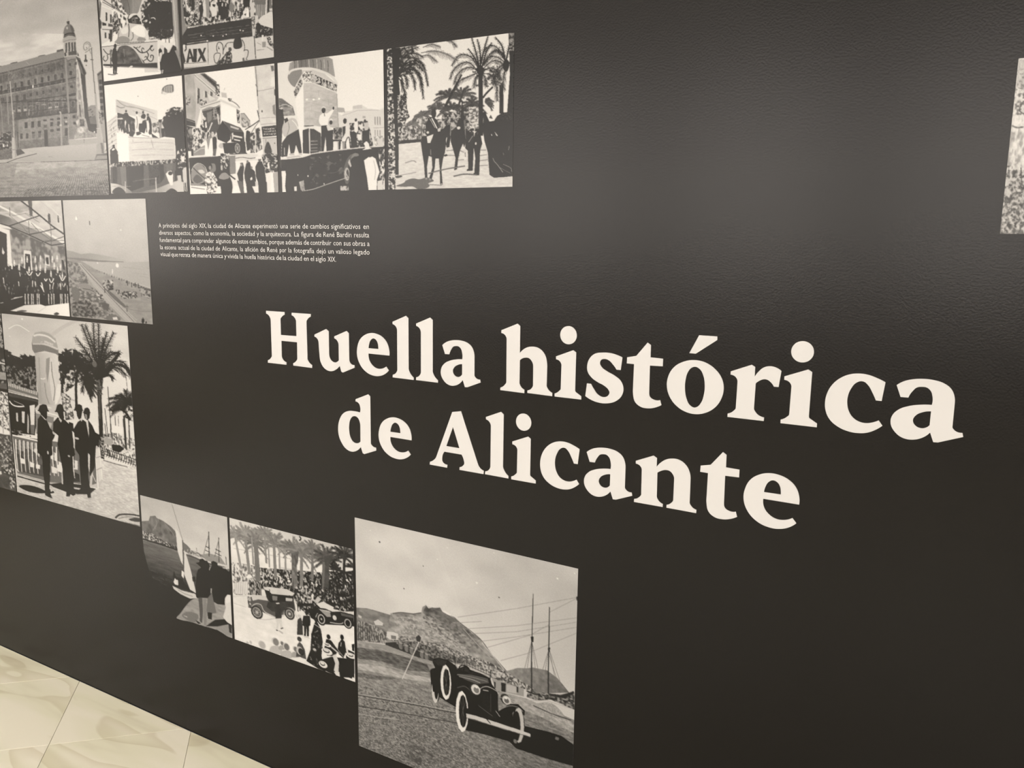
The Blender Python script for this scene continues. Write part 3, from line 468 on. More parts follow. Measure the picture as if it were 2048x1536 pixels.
PRINTS = [   # label, left, right, bottom, top (m on the wall), sheet units, grain seed, veil, drawing
    ('faded print of a domed corner building across a cobbled square with street lamps', -3.14, -2.344, 1.6456, 2.32, 297, 477, 21, 0.1, '''
g170 190 0 0 0 477 0 0 297 0 297 477 0 477
g176 198 195.2 84.7 187.3 193.8 32.9 -25.5 309.3 46.4 298.9 306.2 4.4 271
o208 36.45 12.62 0.5 18.4 125.8 151.4 128.2 232.4 147 230 181.9 188.1 182.8 13.2 179.6
m5 29.89 20.38 32.9 -25.5 300.9 69.8 301.1 186.8 17.5 134.7
S186 1.97 114.6 60.8 120.6 56.5 125.1 54.7
p142 27.5 195.6 103.7 190.2 125.4 188.9 140.4 187.1 141.8 187.9 181.3 183.3 196.1 181.8 197.1 182.7 218.5 180.5 219 176.8 231 176.1 232.5 182.4 232 193.5 102.5 204.7 25.9 212.2
p102 125.1 188.8 127.7 186.9 140.5 186.2 140.8 188
p100 181.7 183.4 184.1 181.8 196.2 181.4 196.6 182.6
p104 218.5 180.7 219 176.7 231 176 231.4 179.7
p110 103.6 190.7 105.2 189 107.2 189.9 106.8 191.3
S165 0.83 158.4 189 164 197
p127 25.9 212.2 102.5 204.4 232 193.2 253.2 194.7 250.4 286.6 250.1 319.7 240.5 370.5 129.3 372.5 10.6 375.2
p113 25.9 212.9 102.4 205.3 232 194.3 231.5 216.4 24.1 231.8
p120 98.1 256.9 230.6 249.4 233.2 287.2 232 305.2 122.9 308.8 93.6 310.1
p143 132.9 308.7 248.5 306 243.6 362.3 227.6 371.1 129.3 372.5
p126 131.5 354.4 182.3 354.1 228.8 352.6 227.6 371.1 130 372.6
p84 126.2 267.9 250.2 279.7 248.5 305.7 137.2 308.1 124.3 308.9
g112 96 181.1 277.8 179 306.2 125.9 270.8 249.3 283.7 248.5 305.4 137.3 307.7 122.9 308.8
s88 0.83 102.4 205 231.7 194
s152 1.23 98.5 251.8 169.7 247.7 229.6 244.3 249.8 242.6
s138 0.97 102.1 208.7 170.4 203 231.5 197.5
p95 99.3 242.2 170.4 239.3 230.2 235.5 229.7 243 169.8 246.6 98.6 250.3
s86 1.08 156.9 271.9 221.5 269 248.4 269.1
s150 1.06 235.3 275 248 274.2
p124 147.7 211.9 153 212.6 152.6 219.6 147.3 218.9
p94 148.5 213.2 152.1 213.5 151.8 219.2 148.2 218.8
p124 160.9 210.9 166 211.5 165.7 218.5 160.5 217.8
p94 161.6 212.1 165.2 212.4 164.9 218 161.3 217.6
p124 173.8 209.8 178.9 210.5 178.6 217.3 173.5 216.7
p94 174.6 211.1 178.1 211.3 177.8 216.9 174.3 216.5
p124 186.6 208.8 191.7 209.4 191.3 216.3 186.3 215.6
p94 187.3 210 190.8 210.3 190.5 215.9 187.1 215.4
p124 199.3 207.7 204.2 208.4 203.9 215.2 198.9 214.5
p94 200 209 203.4 209.2 203.1 214.8 199.7 214.4
p124 211.7 206.7 216.6 207.4 216.3 214.1 211.4 213.5
p94 212.4 207.9 215.8 208.2 215.5 213.7 212.2 213.3
p124 224 205.7 228.8 206.4 228.5 213.1 223.7 212.4
p94 224.7 206.9 228 207.2 227.8 212.7 224.5 212.3
p136 101.2 230 108.1 230.8 107.3 243.2 100.3 242.4
p90 102 231.2 107.2 231.7 106.4 242.8 101.2 242.2
p136 115.5 229.1 122.3 229.9 121.5 242.2 114.6 241.4
p90 116.3 230.3 121.4 230.8 120.7 241.8 115.5 241.2
p136 129.6 228.2 136.3 229 135.5 241.2 128.8 240.4
p90 130.3 229.5 135.4 229.9 134.7 240.8 129.6 240.3
p136 143.5 227.3 150.1 228.2 149.3 240.3 142.7 239.5
p90 144.2 228.6 149.2 229 148.5 239.9 143.5 239.3
p136 157.2 226.5 163.7 227.3 163 239.3 156.4 238.5
p90 157.9 227.7 162.8 228.2 162.2 238.9 157.2 238.4
p136 170.7 225.6 177.2 226.5 176.4 238.4 169.9 237.6
p90 171.4 226.9 176.3 227.3 175.6 238 170.8 237.4
p136 184 224.8 190.4 225.6 189.7 237.5 183.3 236.7
p90 184.7 226 189.5 226.5 188.9 237.1 184.1 236.5
p136 197.1 224 203.4 224.8 202.7 236.6 196.4 235.8
p90 197.8 225.2 202.6 225.6 202 236.2 197.2 235.6
p136 210.1 223.2 216.3 224 215.6 235.7 209.4 234.9
p90 210.8 224.4 215.5 224.8 214.9 235.3 210.2 234.7
p136 222.9 222.4 229 223.2 228.3 234.8 222.2 234
p90 223.6 223.6 228.2 224 227.6 234.4 223 233.9
p124 159.8 253.9 166.3 254.7 165.8 263.1 159.3 262.4
p92 160.5 255.2 165.4 255.6 165 262.7 160.1 262.2
p124 172.7 253.3 179.2 254 178.7 262.4 172.2 261.7
p92 173.4 254.5 178.3 254.9 177.9 262 173.1 261.5
p124 185.5 252.6 191.9 253.4 191.4 261.7 185 261
p92 186.2 253.9 191 254.3 190.7 261.3 185.9 260.8
p124 198.1 252 204.4 252.8 204 261 197.7 260.3
p92 198.8 253.2 203.6 253.6 203.2 260.6 198.5 260.1
p124 210.6 251.4 216.8 252.1 216.4 260.3 210.1 259.6
p92 211.3 252.6 216 253 215.6 259.9 210.9 259.4
p124 222.9 250.8 229 251.5 228.6 259.6 222.4 258.9
p92 223.6 252 228.2 252.4 227.8 259.2 223.2 258.7
p131 100.2 256 107.7 256.8 106.8 270.2 99.2 269.4
p94 101 257.3 106.8 257.8 105.9 269.8 100.1 269.2
p131 115.8 255.6 123.2 256.4 122.3 269.7 114.8 268.9
p94 116.5 256.9 122.3 257.3 121.4 269.3 115.7 268.7
p131 131.1 255.2 138.4 256.1 137.5 269.2 130.2 268.4
p94 131.9 256.5 137.5 256.9 136.7 268.8 131.1 268.2
p131 146.2 254.8 153.4 255.7 152.5 268.7 145.3 267.9
p94 146.9 256.1 152.5 256.6 151.7 268.3 146.2 267.7
p146 133.4 279.8 141.2 280.6 140.4 293 132.5 292.2
p100 134.1 281.1 140.3 281.5 139.6 292.6 133.4 292
p170 133.7 286.5 139.9 286.9 139.5 292 133.3 291.4
p146 146 280.2 153.8 281 153 293.3 145.2 292.5
p100 146.8 281.5 152.9 281.9 152.2 292.9 146.1 292.3
p170 146.4 286.8 152.5 287.2 152.1 292.3 146 291.7
p146 171 280.4 178.6 281.2 177.6 295.6 170 294.8
p94 171.7 281.6 177.7 282.1 176.8 295.2 170.9 294.6
p151 195.3 280.6 202.7 281.4 201.8 295.6 194.4 294.8
p88 196 281.8 201.8 282.3 201 295.2 195.2 294.6
p165 195.5 288.2 201.4 288.6 200.9 294.6 195.1 294.1
p151 207.9 281.1 215.1 281.8 214.3 295.9 207 295.2
p88 208.6 282.3 214.3 282.7 213.5 295.6 207.8 295
p165 208.1 288.6 213.9 289 213.5 295 207.7 294.4
p146 223.5 282.1 230.6 282.8 229.8 296.8 222.6 296.1
p94 224.2 283.3 229.8 283.7 229.1 296.4 223.4 295.9
p136 123.2 281.4 129.8 282 129.1 292.4 122.5 291.8
p105 124 282.6 128.8 282.9 128.3 292 123.4 291.6
p150 123.6 287 128.5 287.3 128.2 291.4 123.3 291
S158 1.23 194.8 276.1 199.4 275 203.8 276.7
S158 1.22 207.4 275.9 212 274.8 216.3 276.5
S158 1.20 220.4 277.6 224.9 276.5 229.1 278.2
S158 1.25 171 277.7 175.8 276.6 180.3 278.3
S158 1.24 181.5 283.3 186.2 282.2 190.6 283.9
S158 1.27 156.8 283.1 161.6 282 166.2 283.7
p136 145.1 314 152.4 314.6 151.4 328.7 144.2 328.1
p86 145.9 315.2 151.4 315.5 150.6 328.3 145 327.9
p136 158.4 314.1 165.5 314.7 164.6 328.7 157.5 328.1
p86 159.1 315.3 164.6 315.6 163.8 328.3 158.3 327.9
p136 171.5 314.2 178.5 314.8 177.7 328.7 170.6 328.1
p86 172.2 315.4 177.6 315.7 176.9 328.3 171.4 327.9
p136 195.5 319 202.4 319.6 201.8 329.7 194.9 329.1
p88 196.2 320.3 201.5 320.5 201 329.3 195.7 328.9
p136 209.4 319.6 216.2 320.2 215.6 330.2 208.8 329.6
p88 210.1 320.8 215.3 321.1 214.9 329.8 209.6 329.4
p136 223.1 320.2 229.8 320.7 229.3 330.6 222.5 330.1
p88 223.8 321.4 228.9 321.6 228.5 330.3 223.3 329.9
p136 182.7 312.8 190.5 313.5 190.3 318.2 182.5 317.5
p82 183.5 314 189.7 314.4 189.5 317.8 183.4 317.3
p136 196.2 312.5 203.9 313.2 203.7 317.9 196 317.2
p82 196.9 313.7 203 314.1 202.9 317.5 196.8 317
p136 209.5 312.2 217.1 312.9 216.9 317.6 209.3 316.9
p82 210.2 313.4 216.2 313.8 216.1 317.2 210.1 316.7
p136 222.6 311.9 230.1 312.6 229.9 317.2 222.4 316.6
p82 223.3 313.1 229.2 313.5 229.1 316.9 223.2 316.4
p146 133.7 337.1 140.5 337.6 139.6 350.3 132.8 349.9
p94 134.4 338.3 139.5 338.5 138.8 350 133.7 349.7
p146 145.7 337.9 152.4 338.4 151.5 351.1 144.8 350.7
p94 146.4 339.2 151.4 339.4 150.7 350.7 145.7 350.4
p148 158 337.1 165.2 337.6 164.3 351.4 157.1 350.9
p122 158.8 338.3 164.3 338.5 163.5 351 158 350.7
p148 170.5 336.8 177.6 337.3 176.7 351 169.6 350.5
p122 171.2 338 176.7 338.3 175.9 350.6 170.5 350.3
p136 158.4 335.9 165 336.4 164.8 341.5 158.2 341
p88 159.1 337.2 164.1 337.3 164 341.1 159 340.8
p136 170.8 335.7 177.4 336.2 177.1 341.2 170.6 340.7
p88 171.6 336.9 176.5 337.1 176.4 340.8 171.4 340.5
p141 194.8 334.3 202.2 334.9 201.9 341.5 194.5 341
p88 195.5 335.5 201.4 335.8 201.1 341.2 195.3 340.8
p141 207.5 333.5 214.8 334.1 214.5 340.8 207.2 340.2
p88 208.2 334.7 214 335 213.7 340.4 208 340
p141 222.8 334.6 229.5 335.2 228.5 352.1 221.7 351.6
p94 223.5 335.8 228.6 336.1 227.7 351.8 222.5 351.4
p136 182.8 323.4 190.3 324.1 189.9 331.3 182.4 330.7
p105 183.5 324.7 189.4 325 189.1 331 183.2 330.5
p72 183 335.4 189.9 335.4 188.8 369.8 182 370
p131 239.1 205.2 244.4 206 244.1 212.3 238.8 211.6
p94 239.8 206.4 243.6 206.8 243.4 211.9 239.6 211.5
p131 249.2 204.9 254.5 205.6 254.2 212 249 211.2
p94 249.9 206.1 253.7 206.4 253.5 211.6 249.7 211.1
p136 238.7 220.6 245.3 221.5 244.8 231.1 238.2 230.3
p94 239.4 221.8 244.5 222.4 244 230.8 239 230.1
p136 238.6 249.7 245.4 250.6 245.1 257 238.3 256.2
p90 239.3 250.9 244.6 251.4 244.4 256.6 239.1 256
p146 238.9 281.3 246 282 245.3 294.5 238.2 293.8
p98 239.6 282.5 245.2 282.9 244.6 294.1 239 293.6
p136 238.9 310.4 246 311.1 245.7 318.1 238.6 317.5
p90 239.6 311.6 245.2 312 245 317.8 239.4 317.3
p136 239.4 323 246.5 323.6 246.1 330.7 239.1 330.1
p90 240.1 324.2 245.7 324.5 245.4 330.3 239.8 329.9
s95 2.10 235.2 237.6 250.5 235.9
s86 3.95 235.6 270.1 248.4 269.1
p84 233.3 303.9 248.7 302.9 248.5 306.4 233.1 307.4
s130 1.02 108.2 206 105.3 250.8 101.7 304.3
s130 1.01 120.7 204.9 117.9 250.1 114.3 304.1
s130 1.00 133 203.9 130.2 249.4 126.7 304
s130 0.99 145.2 202.8 142.5 248.7 139 303.8
s130 0.99 157.3 201.7 154.5 248 151.1 303.7
s130 0.98 169.2 200.7 166.5 247.4 163.1 303.5
s130 0.97 180.9 199.6 178.2 246.7 174.9 303.3
s130 0.96 192.5 198.6 189.9 246 186.6 303.2
s130 0.95 204 197.6 201.4 245.4 198.1 303
s130 0.94 215.3 196.6 212.7 244.8 209.5 302.9
s130 0.93 226.5 195.6 224 244.1 220.8 302.7
s84 1.39 102 244.8 228.9 236.7
s84 1.39 105.8 269 229.2 270
s84 1.39 129.7 294.8 232.8 292.7
m8 2.23 3.06 25.9 212.2 231.9 194.6 255 205.3 250.1 319.7 227.6 371.1 10.6 375.2
m8 9.75 12.54 25.9 212.2 231.9 194.6 255 205.3 250.1 319.7 227.6 371.1 10.6 375.2
o140 2.28 2.85 0.62 118.8 199.7 132.2 193.2 140.8 209 138.1 225.9 119.8 223.1
s146 3.44 233.9 196.5 233.7 249.8 233 305.3
s130 1.08 226.8 353.8 228.3 370.9
p232 167.3 239.5 169.2 239.8 169.1 245.5 167.1 245.6
p150 234.8 195.7 242 193 253.2 194.5 257.9 198.5 251.6 199.6 239 200.1
S100 0.91 236.3 202.2 245.3 199.3 255.3 200.5
p86 253.1 195 260.5 200.3 270.2 230.8 267.5 234.7 267.5 275.1 268.6 297.1 270 321.9 261.4 319.6 261.2 274.3 259.2 226.3 255.2 202.6
p118 256.4 202.9 262.7 220.1 264.9 235.3 259.8 227.8
s150 0.77 256 198.7 261.3 203.7 269.7 231.4
p172 233.4 162.1 255.2 163.3 255.3 191.9 258.8 195.4 232.5 192.6
p96 235.9 166 239 165.6 237.5 184.6 234.9 185.5
p98 241.3 165.2 244.3 165.3 243.6 183.3 240.6 183.3
p98 246.8 166.3 249.8 166.3 249.1 184.3 246.1 184.3
p98 251.5 167.2 254.4 167.2 253.8 185.1 250.8 185.1
p104 240 184 255.1 184.3 255.3 192.1 240.2 190.8
p70 232.9 184.5 235.2 184.2 236 190.5 233.2 191.8
p95 256.4 186.7 258.5 192.4 258.8 196.5 256.4 194.1
c168 231.2 160.3 233 156.1 242.1 153 254 155 256.2 159.7 254.9 163.5 241.5 162.3 232.5 164.4
S120 0.78 231.9 162.9 241.6 161 255.3 162.2
p104 232.8 155.2 234.9 147.7 242.6 146 253.1 147.6 254.7 152.1 255.1 157.6 249.6 153.9 242.2 152.2
S80 0.78 233.9 150 242.5 147.6 254.1 149.7
c128 234.1 147.3 234.9 139.4 238.1 133 243.6 129.8 249 132.3 252.3 138.6 253.3 147.1 242.5 146.3
c108 247.2 132.5 252.3 138.9 253 146.8 248.8 146.2
e182 240.9 136.8 1.65 2.66
p92 241.4 129.4 241 124.2 245.8 124.1 245.9 130
s130 0.77 243.8 119.4 243.8 124.2
S120 1.01 283.6 183.6 279.6 185.5 275.8 188.1 270.1 190.5
S112 1.01 281 181.8 279.1 173.4 274.4 171 270 173.1 268 179.4 269.8 185.7 274.2 184.5 272.9 180.3
S130 0.89 271.7 174.7 276 174.2 278.8 178.4 277.3 183.7 280.2 194.9
p62 269.8 194.4 271.5 194.7 271.4 204.3 273.9 206.4 271.7 210.6 271.1 208.1 268.1 209.2 266.8 206 269.1 203.9
e70 270.7 215.8 0.98 1.07
s110 1.52 281.9 183.3 281.5 205.8 282.5 250.2 283.7 301.6
s105 1.52 278.6 205.6 283.8 207.3
p134 288.7 235 297.5 228.4 296.2 394.2 291.6 391.1 291.3 333.7 290 274
p100 288.6 236.3 296.1 231.5 296.5 234.2 289.3 240.4
p88 291.2 247.4 296 247.3 295.9 256.1 291.2 255.2
p88 291 259.4 295.9 259.3 295.9 268.1 291.1 267.2
p88 290.8 272.8 295.9 272.7 295.8 281.5 290.9 280.6
p88 290.7 284.9 295.8 284.8 295.8 293.6 290.7 292.7
p88 290.5 298.4 295.7 298.2 295.7 307.1 290.5 306.2
p88 290.3 311.9 295.7 311.7 295.6 320.6 290.3 319.7
p146 267.7 299 274.1 295 282.6 295.8 282.4 341 273.1 331.8 268.9 319
d80 110 8 0.64 1.29 1.2 268.9 299.8 282.5 297.4 281.4 316.3 269.2 314.9
p86 262.8 317.6 272.8 316.7 282.8 332.8 281.7 351.9 267.2 347.7
p120 268.9 319 280.2 316.1 282.8 334.2 270.6 331.5
c165 288.9 333.4 294.1 327.2 296.8 331.6 297.6 369.7 292.8 369.3
n90 175 1.28 1.79 0.5 286.8 307.4 291.2 314.7 292.5 333.8 287.7 333.3
c164 250.2 244 253.9 221.4 256 224.4 256.9 253.1 258 275.2 259.7 297.3 259.8 318 249.1 316.8 248.6 294.6 249.2 271.2
m26 2.09 4.44 250.2 244 253.9 221.4 256.9 253.1 259.7 297.3 259.8 318 249.1 316.8 249.2 271.2
s98 1.84 253.9 291.1 254.2 316
s190 1.05 251.5 278.4 249.3 312.7
s190 1.04 253.4 225.4 251.3 246.9 252.8 258 249.9 268.6
p162 248.4 318.8 260.5 319.4 263 330.7 267.3 345 279.3 351.6 279.9 360.8 238.6 360.7 240.4 352.2 246.5 337.4 245.8 324.8
c190 249 337.6 255.4 336.9 258.7 344.1 254.6 349.3 248.5 345.9
c188 244.8 323.3 250 322.4 248.3 329.2 245.7 330.3
p112 252 319.9 259.5 321.4 260.4 336 251.7 335.1
m22 2.89 3.42 248.4 318.8 260.5 319.4 267.3 345 279.9 360.8 238.6 360.7 245.8 324.8
e220 277.2 348.7 1.47 1.64
p176 229.8 361.4 280.4 360.7 279.8 371.7 229.1 371.6
s212 1.19 229.6 360.4 280.5 360.2
s120 0.66 257.6 361.4 257.1 369.7
s164 2.98 217.5 301.3 216.4 328.7 215.1 371.2
e190 215.9 328.7 2.35 2.54
e190 216.6 301.9 1.17 1.96
s168 1.21 230.3 330.1 228.7 366.6
e180 226.7 322.7 2.32 2.52
s176 1.88 122.5 225 122.6 263 122.6 298.4 120.9 344.5
p184 116.8 345.3 122 345.5 123.2 354.8 124.1 372.8 123.3 390.4 113.6 391.6 114.6 369.1
p160 121.9 345.8 123.2 354.8 124.4 372.8 123.3 390.4 119.5 390.5
s140 1.17 114.6 372.1 123.6 372.5
e215 123 292.8 1.29 1.32
s150 2.04 113.9 253 112.1 316.5
s145 1.77 100 272 98.3 334.6
s86 1.31 129.7 334.6 128.5 368.7
s170 1.27 156.9 289.2 155.1 302
s160 1.02 124.9 292.7 122.2 345.8
n76 150 3.32 3.02 0.52 46.4 329.7 116.6 333.3 113.6 392.3 40.9 391.4
p215 96.2 358.6 98.8 358 99.4 364.9 96.1 364.9
p230 104.9 358.7 106.6 358.8 106.8 364.2 104.7 364.1
p120 88.6 370.1 113.7 369 112.8 391.5 86.8 391.3
m14 2.98 1.49 88.6 370.1 113.7 369 112.8 391.5 86.8 391.3
s166 3.07 283.3 273.1 283.5 293.4 283.6 320.6 283.8 341.9
p178 281.4 340.9 287 341.1 287.4 357.9 290.3 371.8 280.5 372.4
c172 279.9 373.7 289 372.4 291.6 381.5 291.7 392.5 281.6 394.3 278.4 391.5
p128 286.6 371.5 290.3 371.8 292 392.5 287.8 393.6
s200 1.03 280.6 342.1 287.2 342.3
p196 292.8 369.3 299.5 369.2 298.8 391.6 292.1 392.5
s90 0.90 292.8 370.6 299.4 370.4
s95 0.77 292.9 389.8 299.1 382.1
p178 24.9 393.5 113.3 391.6 124.1 387 165.1 383.3 140.6 374.1 136.5 372.3 164.6 370.9 227.5 371.9 279.5 372 278.3 392.2 298.7 393 300.1 410.2 24.4 399
g186 168 201.2 373 198.8 407.4 136.4 373 164.6 370.9 279.5 372.6 276 405.2 171.9 403.5 123.1 396.7 165.1 384
p120 278.2 393.6 298.7 393 300.3 406.8 273.5 405.8
p158 279 396.4 298.5 397.1 299.3 404 275.5 403.8
p104 123.5 372.8 133.6 372 141.4 381.6 123.9 386.3
p182 123.6 386.2 165.2 381.5 165.1 383.6 123.5 391
s96 1.34 40.1 400.4 86 400.1 99.4 400 123.4 392.2 165.1 384
s128 1.17 99.4 400 158.1 403.1
s112 1.07 172 402.5 225.4 404.5 274.8 405.4 299.2 405.7
s150 0.78 278.3 392.9 274.2 405.1
S140 0.70 186.3 392.8 191.8 392.5 195.7 394.5
g176 138 212 408.2 220.3 480.8 8.4 398.8 158 404.1 225.3 405.5 299.1 406.7 300.4 491.2 -0.3 491.5
g158 150 100.5 404.4 94.8 474.6 8.4 398.8 122.6 402.7 101.4 484 0 488.3
t146 0.46 1.85 133 417.1 121.8 423.7 108 430.2 93 436.8 76.9 443.4 60 450.2 42.3 457 23.8 464 4.5 471 -15.5 478.2
t170 0.59 1.33 123.1 423.8 118.3 426
t170 0.60 1.34 109.3 430.3 104.1 432.6
t170 0.60 1.36 94.3 436.8 88.7 439.2
t170 0.61 1.38 78.3 443.5 72.4 445.8
t170 0.62 1.40 61.4 450.2 55.2 452.6
t170 0.63 1.41 43.7 457.1 37.3 459.5
t170 0.64 1.43 25.2 464 18.5 466.5
t170 0.65 1.46 6 471.1 -1 473.6
t145 0.46 1.84 136.2 417.1 125.3 423.7 111.9 430.2 97.3 436.8 81.7 443.5 65.3 450.3 48 457.1 30.1 464.1 11.4 471.2 -8 478.4
t170.2 0.59 1.33 126.6 423.8 121.9 426
t170.2 0.60 1.34 113.2 430.3 108.1 432.6
t170.2 0.60 1.36 98.6 436.9 93.2 439.2
t170.2 0.61 1.37 83.1 443.6 77.3 445.9
t170.2 0.62 1.39 66.6 450.3 60.7 452.7
t170.2 0.63 1.41 49.4 457.2 43.2 459.6
t170.2 0.63 1.43 31.5 464.2 25 466.6
t170.2 0.64 1.45 12.8 471.2 6.1 473.7
t143.9 0.46 1.84 139.4 417.1 128.8 423.7 115.8 430.3 101.6 436.9 86.4 443.6 70.5 450.4 53.8 457.3 36.3 464.3 18.2 471.4 -0.6 478.6
t170.4 0.59 1.32 130.1 423.8 125.6 426.1
t170.4 0.59 1.34 117.1 430.3 112.2 432.7
t170.4 0.60 1.35 102.9 437 97.7 439.3
t170.4 0.61 1.37 87.8 443.7 82.2 446
t170.4 0.62 1.39 71.8 450.4 66 452.8
t170.4 0.62 1.40 55.2 457.3 49.1 459.7
t170.4 0.63 1.42 37.7 464.3 31.5 466.8
t170.4 0.64 1.44 19.7 471.4 13.1 473.9
t142.9 0.46 1.83 142.6 417.1 132.3 423.7 119.7 430.3 105.9 437 91.2 443.7 75.7 450.5 59.5 457.4 42.6 464.4 25 471.5 6.8 478.8
t170.5 0.59 1.32 133.6 423.8 129.2 426.1
t170.5 0.59 1.33 121 430.4 116.2 432.7
t170.5 0.60 1.35 107.2 437 102.1 439.4
t170.5 0.61 1.36 92.5 443.7 87.1 446.1
t170.5 0.61 1.38 77 450.5 71.4 452.9
t170.5 0.62 1.40 60.8 457.4 55 459.9
t170.5 0.63 1.42 44 464.4 37.9 466.9
t170.5 0.64 1.43 26.4 471.6 20.1 474.1
t141.8 0.46 1.82 145.8 417.1 135.8 423.7 123.5 430.4 110.1 437 95.9 443.8 80.8 450.6 65.1 457.5 48.7 464.5 31.8 471.7 14.1 478.9
t170.7 0.58 1.32 137.1 423.8 132.8 426.1
t170.7 0.59 1.33 124.8 430.4 120.2 432.7
t170.7 0.60 1.34 111.4 437.1 106.5 439.4
t170.7 0.60 1.36 97.2 443.8 92 446.2
t170.7 0.61 1.37 82.2 450.7 76.7 453.1
t170.7 0.62 1.39 66.5 457.6 60.8 460
t170.7 0.63 1.41 50.1 464.6 44.2 467.1
t170.7 0.63 1.43 33.2 471.7 27.1 474.2
t140.8 0.45 1.82 149 417.1 139.3 423.7 127.4 430.4 114.4 437.1 100.5 443.9 86 450.7 70.7 457.6 54.9 464.7 38.5 471.8 21.4 479.1
t170.9 0.58 1.31 140.5 423.8 136.4 426.1
t170.9 0.59 1.32 128.6 430.5 124.1 432.8
t170.9 0.60 1.34 115.7 437.2 110.9 439.5
t170.9 0.60 1.35 101.9 443.9 96.8 446.3
t170.9 0.61 1.37 87.3 450.8 82 453.2
t170.9 0.62 1.39 72.1 457.7 66.6 460.1
t170.9 0.62 1.40 56.3 464.7 50.6 467.2
t170.9 0.63 1.42 39.9 471.9 33.9 474.4
t139.7 0.45 1.81 152.2 417 142.7 423.7 131.2 430.4 118.6 437.2 105.2 443.9 91.1 450.8 76.3 457.8 61 464.8 45.1 472 28.6 479.3
t171.1 0.58 1.31 144 423.8 140 426.1
t171.1 0.59 1.32 132.5 430.5 128.1 432.8
t171.1 0.59 1.33 119.9 437.2 115.2 439.6
t171.1 0.60 1.35 106.5 444 101.6 446.4
t171.1 0.61 1.36 92.4 450.9 87.3 453.3
t171.1 0.61 1.38 77.7 457.8 72.4 460.3
t171.1 0.62 1.40 62.4 464.9 56.9 467.4
t171.1 0.63 1.41 46.5 472 40.8 474.6
t138.7 0.45 1.80 155.3 417 146.2 423.8 135 430.5 122.8 437.2 109.8 444 96.2 450.9 81.9 457.9 67.1 465 51.7 472.1 35.8 479.4
t171.3 0.58 1.30 147.4 423.8 143.5 426.2
t171.3 0.59 1.32 136.3 430.5 132 432.9
t171.3 0.59 1.33 124.1 437.3 119.6 439.6
t171.3 0.60 1.34 111.1 444.1 106.4 446.5
t171.3 0.60 1.36 97.5 451 92.5 453.4
t171.3 0.61 1.37 83.3 457.9 78.1 460.4
t171.3 0.62 1.39 68.5 465 63.1 467.5
t171.3 0.63 1.41 53.1 472.2 47.6 474.7
t137.6 0.45 1.80 158.5 417 149.6 423.8 138.8 430.5 127 437.3 114.4 444.1 101.2 451 87.5 458 73.1 465.1 58.3 472.3 43 479.6
t171.5 0.58 1.30 150.9 423.8 147.1 426.2
t171.5 0.58 1.31 140.1 430.6 136 432.9
t171.5 0.59 1.33 128.3 437.3 123.9 439.7
t171.5 0.60 1.34 115.7 444.2 111.1 446.6
t171.5 0.60 1.35 102.6 451.1 97.8 453.5
t171.5 0.61 1.37 88.8 458.1 83.8 460.5
t171.5 0.62 1.38 74.5 465.2 69.3 467.7
t171.5 0.62 1.40 59.7 472.3 54.3 474.9
t136.6 0.45 1.79 161.6 417 153 423.8 142.6 430.5 131.2 437.3 119 444.2 106.3 451.1 93 458.1 79.2 465.3 64.8 472.5 50 479.8
t171.6 0.58 1.30 154.3 423.8 150.6 426.2
t171.6 0.58 1.31 143.8 430.6 139.9 433
t171.6 0.59 1.32 132.4 437.4 128.2 439.8
t171.6 0.59 1.34 120.3 444.2 115.9 446.7
t171.6 0.60 1.35 107.6 451.2 103 453.6
t171.6 0.61 1.36 94.3 458.2 89.5 460.7
t171.6 0.61 1.38 80.5 465.3 75.5 467.8
t171.6 0.62 1.39 66.2 472.5 61.1 475
t135.5 0.45 1.78 164.8 417 156.4 423.8 146.3 430.6 135.3 437.4 123.6 444.3 111.3 451.2 98.5 458.3 85.1 465.4 71.3 472.6 57.1 479.9
t171.8 0.58 1.29 157.7 423.9 154.2 426.2
t171.8 0.58 1.31 147.6 430.6 143.8 433
t171.8 0.59 1.32 136.6 437.5 132.5 439.8
t171.8 0.59 1.33 124.9 444.3 120.6 446.8
t171.8 0.60 1.34 112.6 451.3 108.1 453.7
t171.8 0.60 1.36 99.8 458.3 95.2 460.8
t171.8 0.61 1.37 86.5 465.4 81.7 467.9
t171.8 0.62 1.39 72.7 472.6 67.7 475.2
t134.5 0.44 1.78 167.9 417 159.8 423.8 150.1 430.6 139.4 437.5 128.1 444.4 116.3 451.3 103.9 458.4 91.1 465.5 77.8 472.8 64.1 480.1
t172 0.57 1.29 161.1 423.9 157.7 426.2
t172 0.58 1.30 151.3 430.7 147.6 433.1
t172 0.58 1.31 140.7 437.5 136.8 439.9
t172 0.59 1.33 129.4 444.4 125.3 446.8
t172 0.60 1.34 117.6 451.4 113.3 453.8
t172 0.60 1.35 105.2 458.4 100.8 460.9
t172 0.61 1.37 92.4 465.6 87.8 468.1
t172 0.61 1.38 79.1 472.8 74.4 475.3
t133.4 0.44 1.77 171 417 163.2 423.8 153.8 430.6 143.6 437.5 132.7 444.4 121.2 451.4 109.3 458.5 97 465.7 84.2 472.9 71 480.2
t172.2 0.57 1.29 164.5 423.9 161.2 426.3
t172.2 0.58 1.30 155.1 430.7 151.5 433.1
t172.2 0.58 1.31 144.8 437.6 141 440
t172.2 0.59 1.32 134 444.5 130 446.9
t172.2 0.59 1.33 122.5 451.5 118.4 453.9
t172.2 0.60 1.35 110.7 458.6 106.4 461
t172.2 0.60 1.36 98.3 465.7 93.9 468.2
t172.2 0.61 1.37 85.5 472.9 81 475.5
t132.4 0.44 1.77 174.1 417 166.6 423.8 157.5 430.7 147.7 437.6 137.2 444.5 126.2 451.5 114.7 458.6 102.9 465.8 90.6 473.1 77.9 480.4
t172.4 0.57 1.28 167.9 423.9 164.7 426.3
t172.4 0.58 1.29 158.8 430.7 155.4 433.1
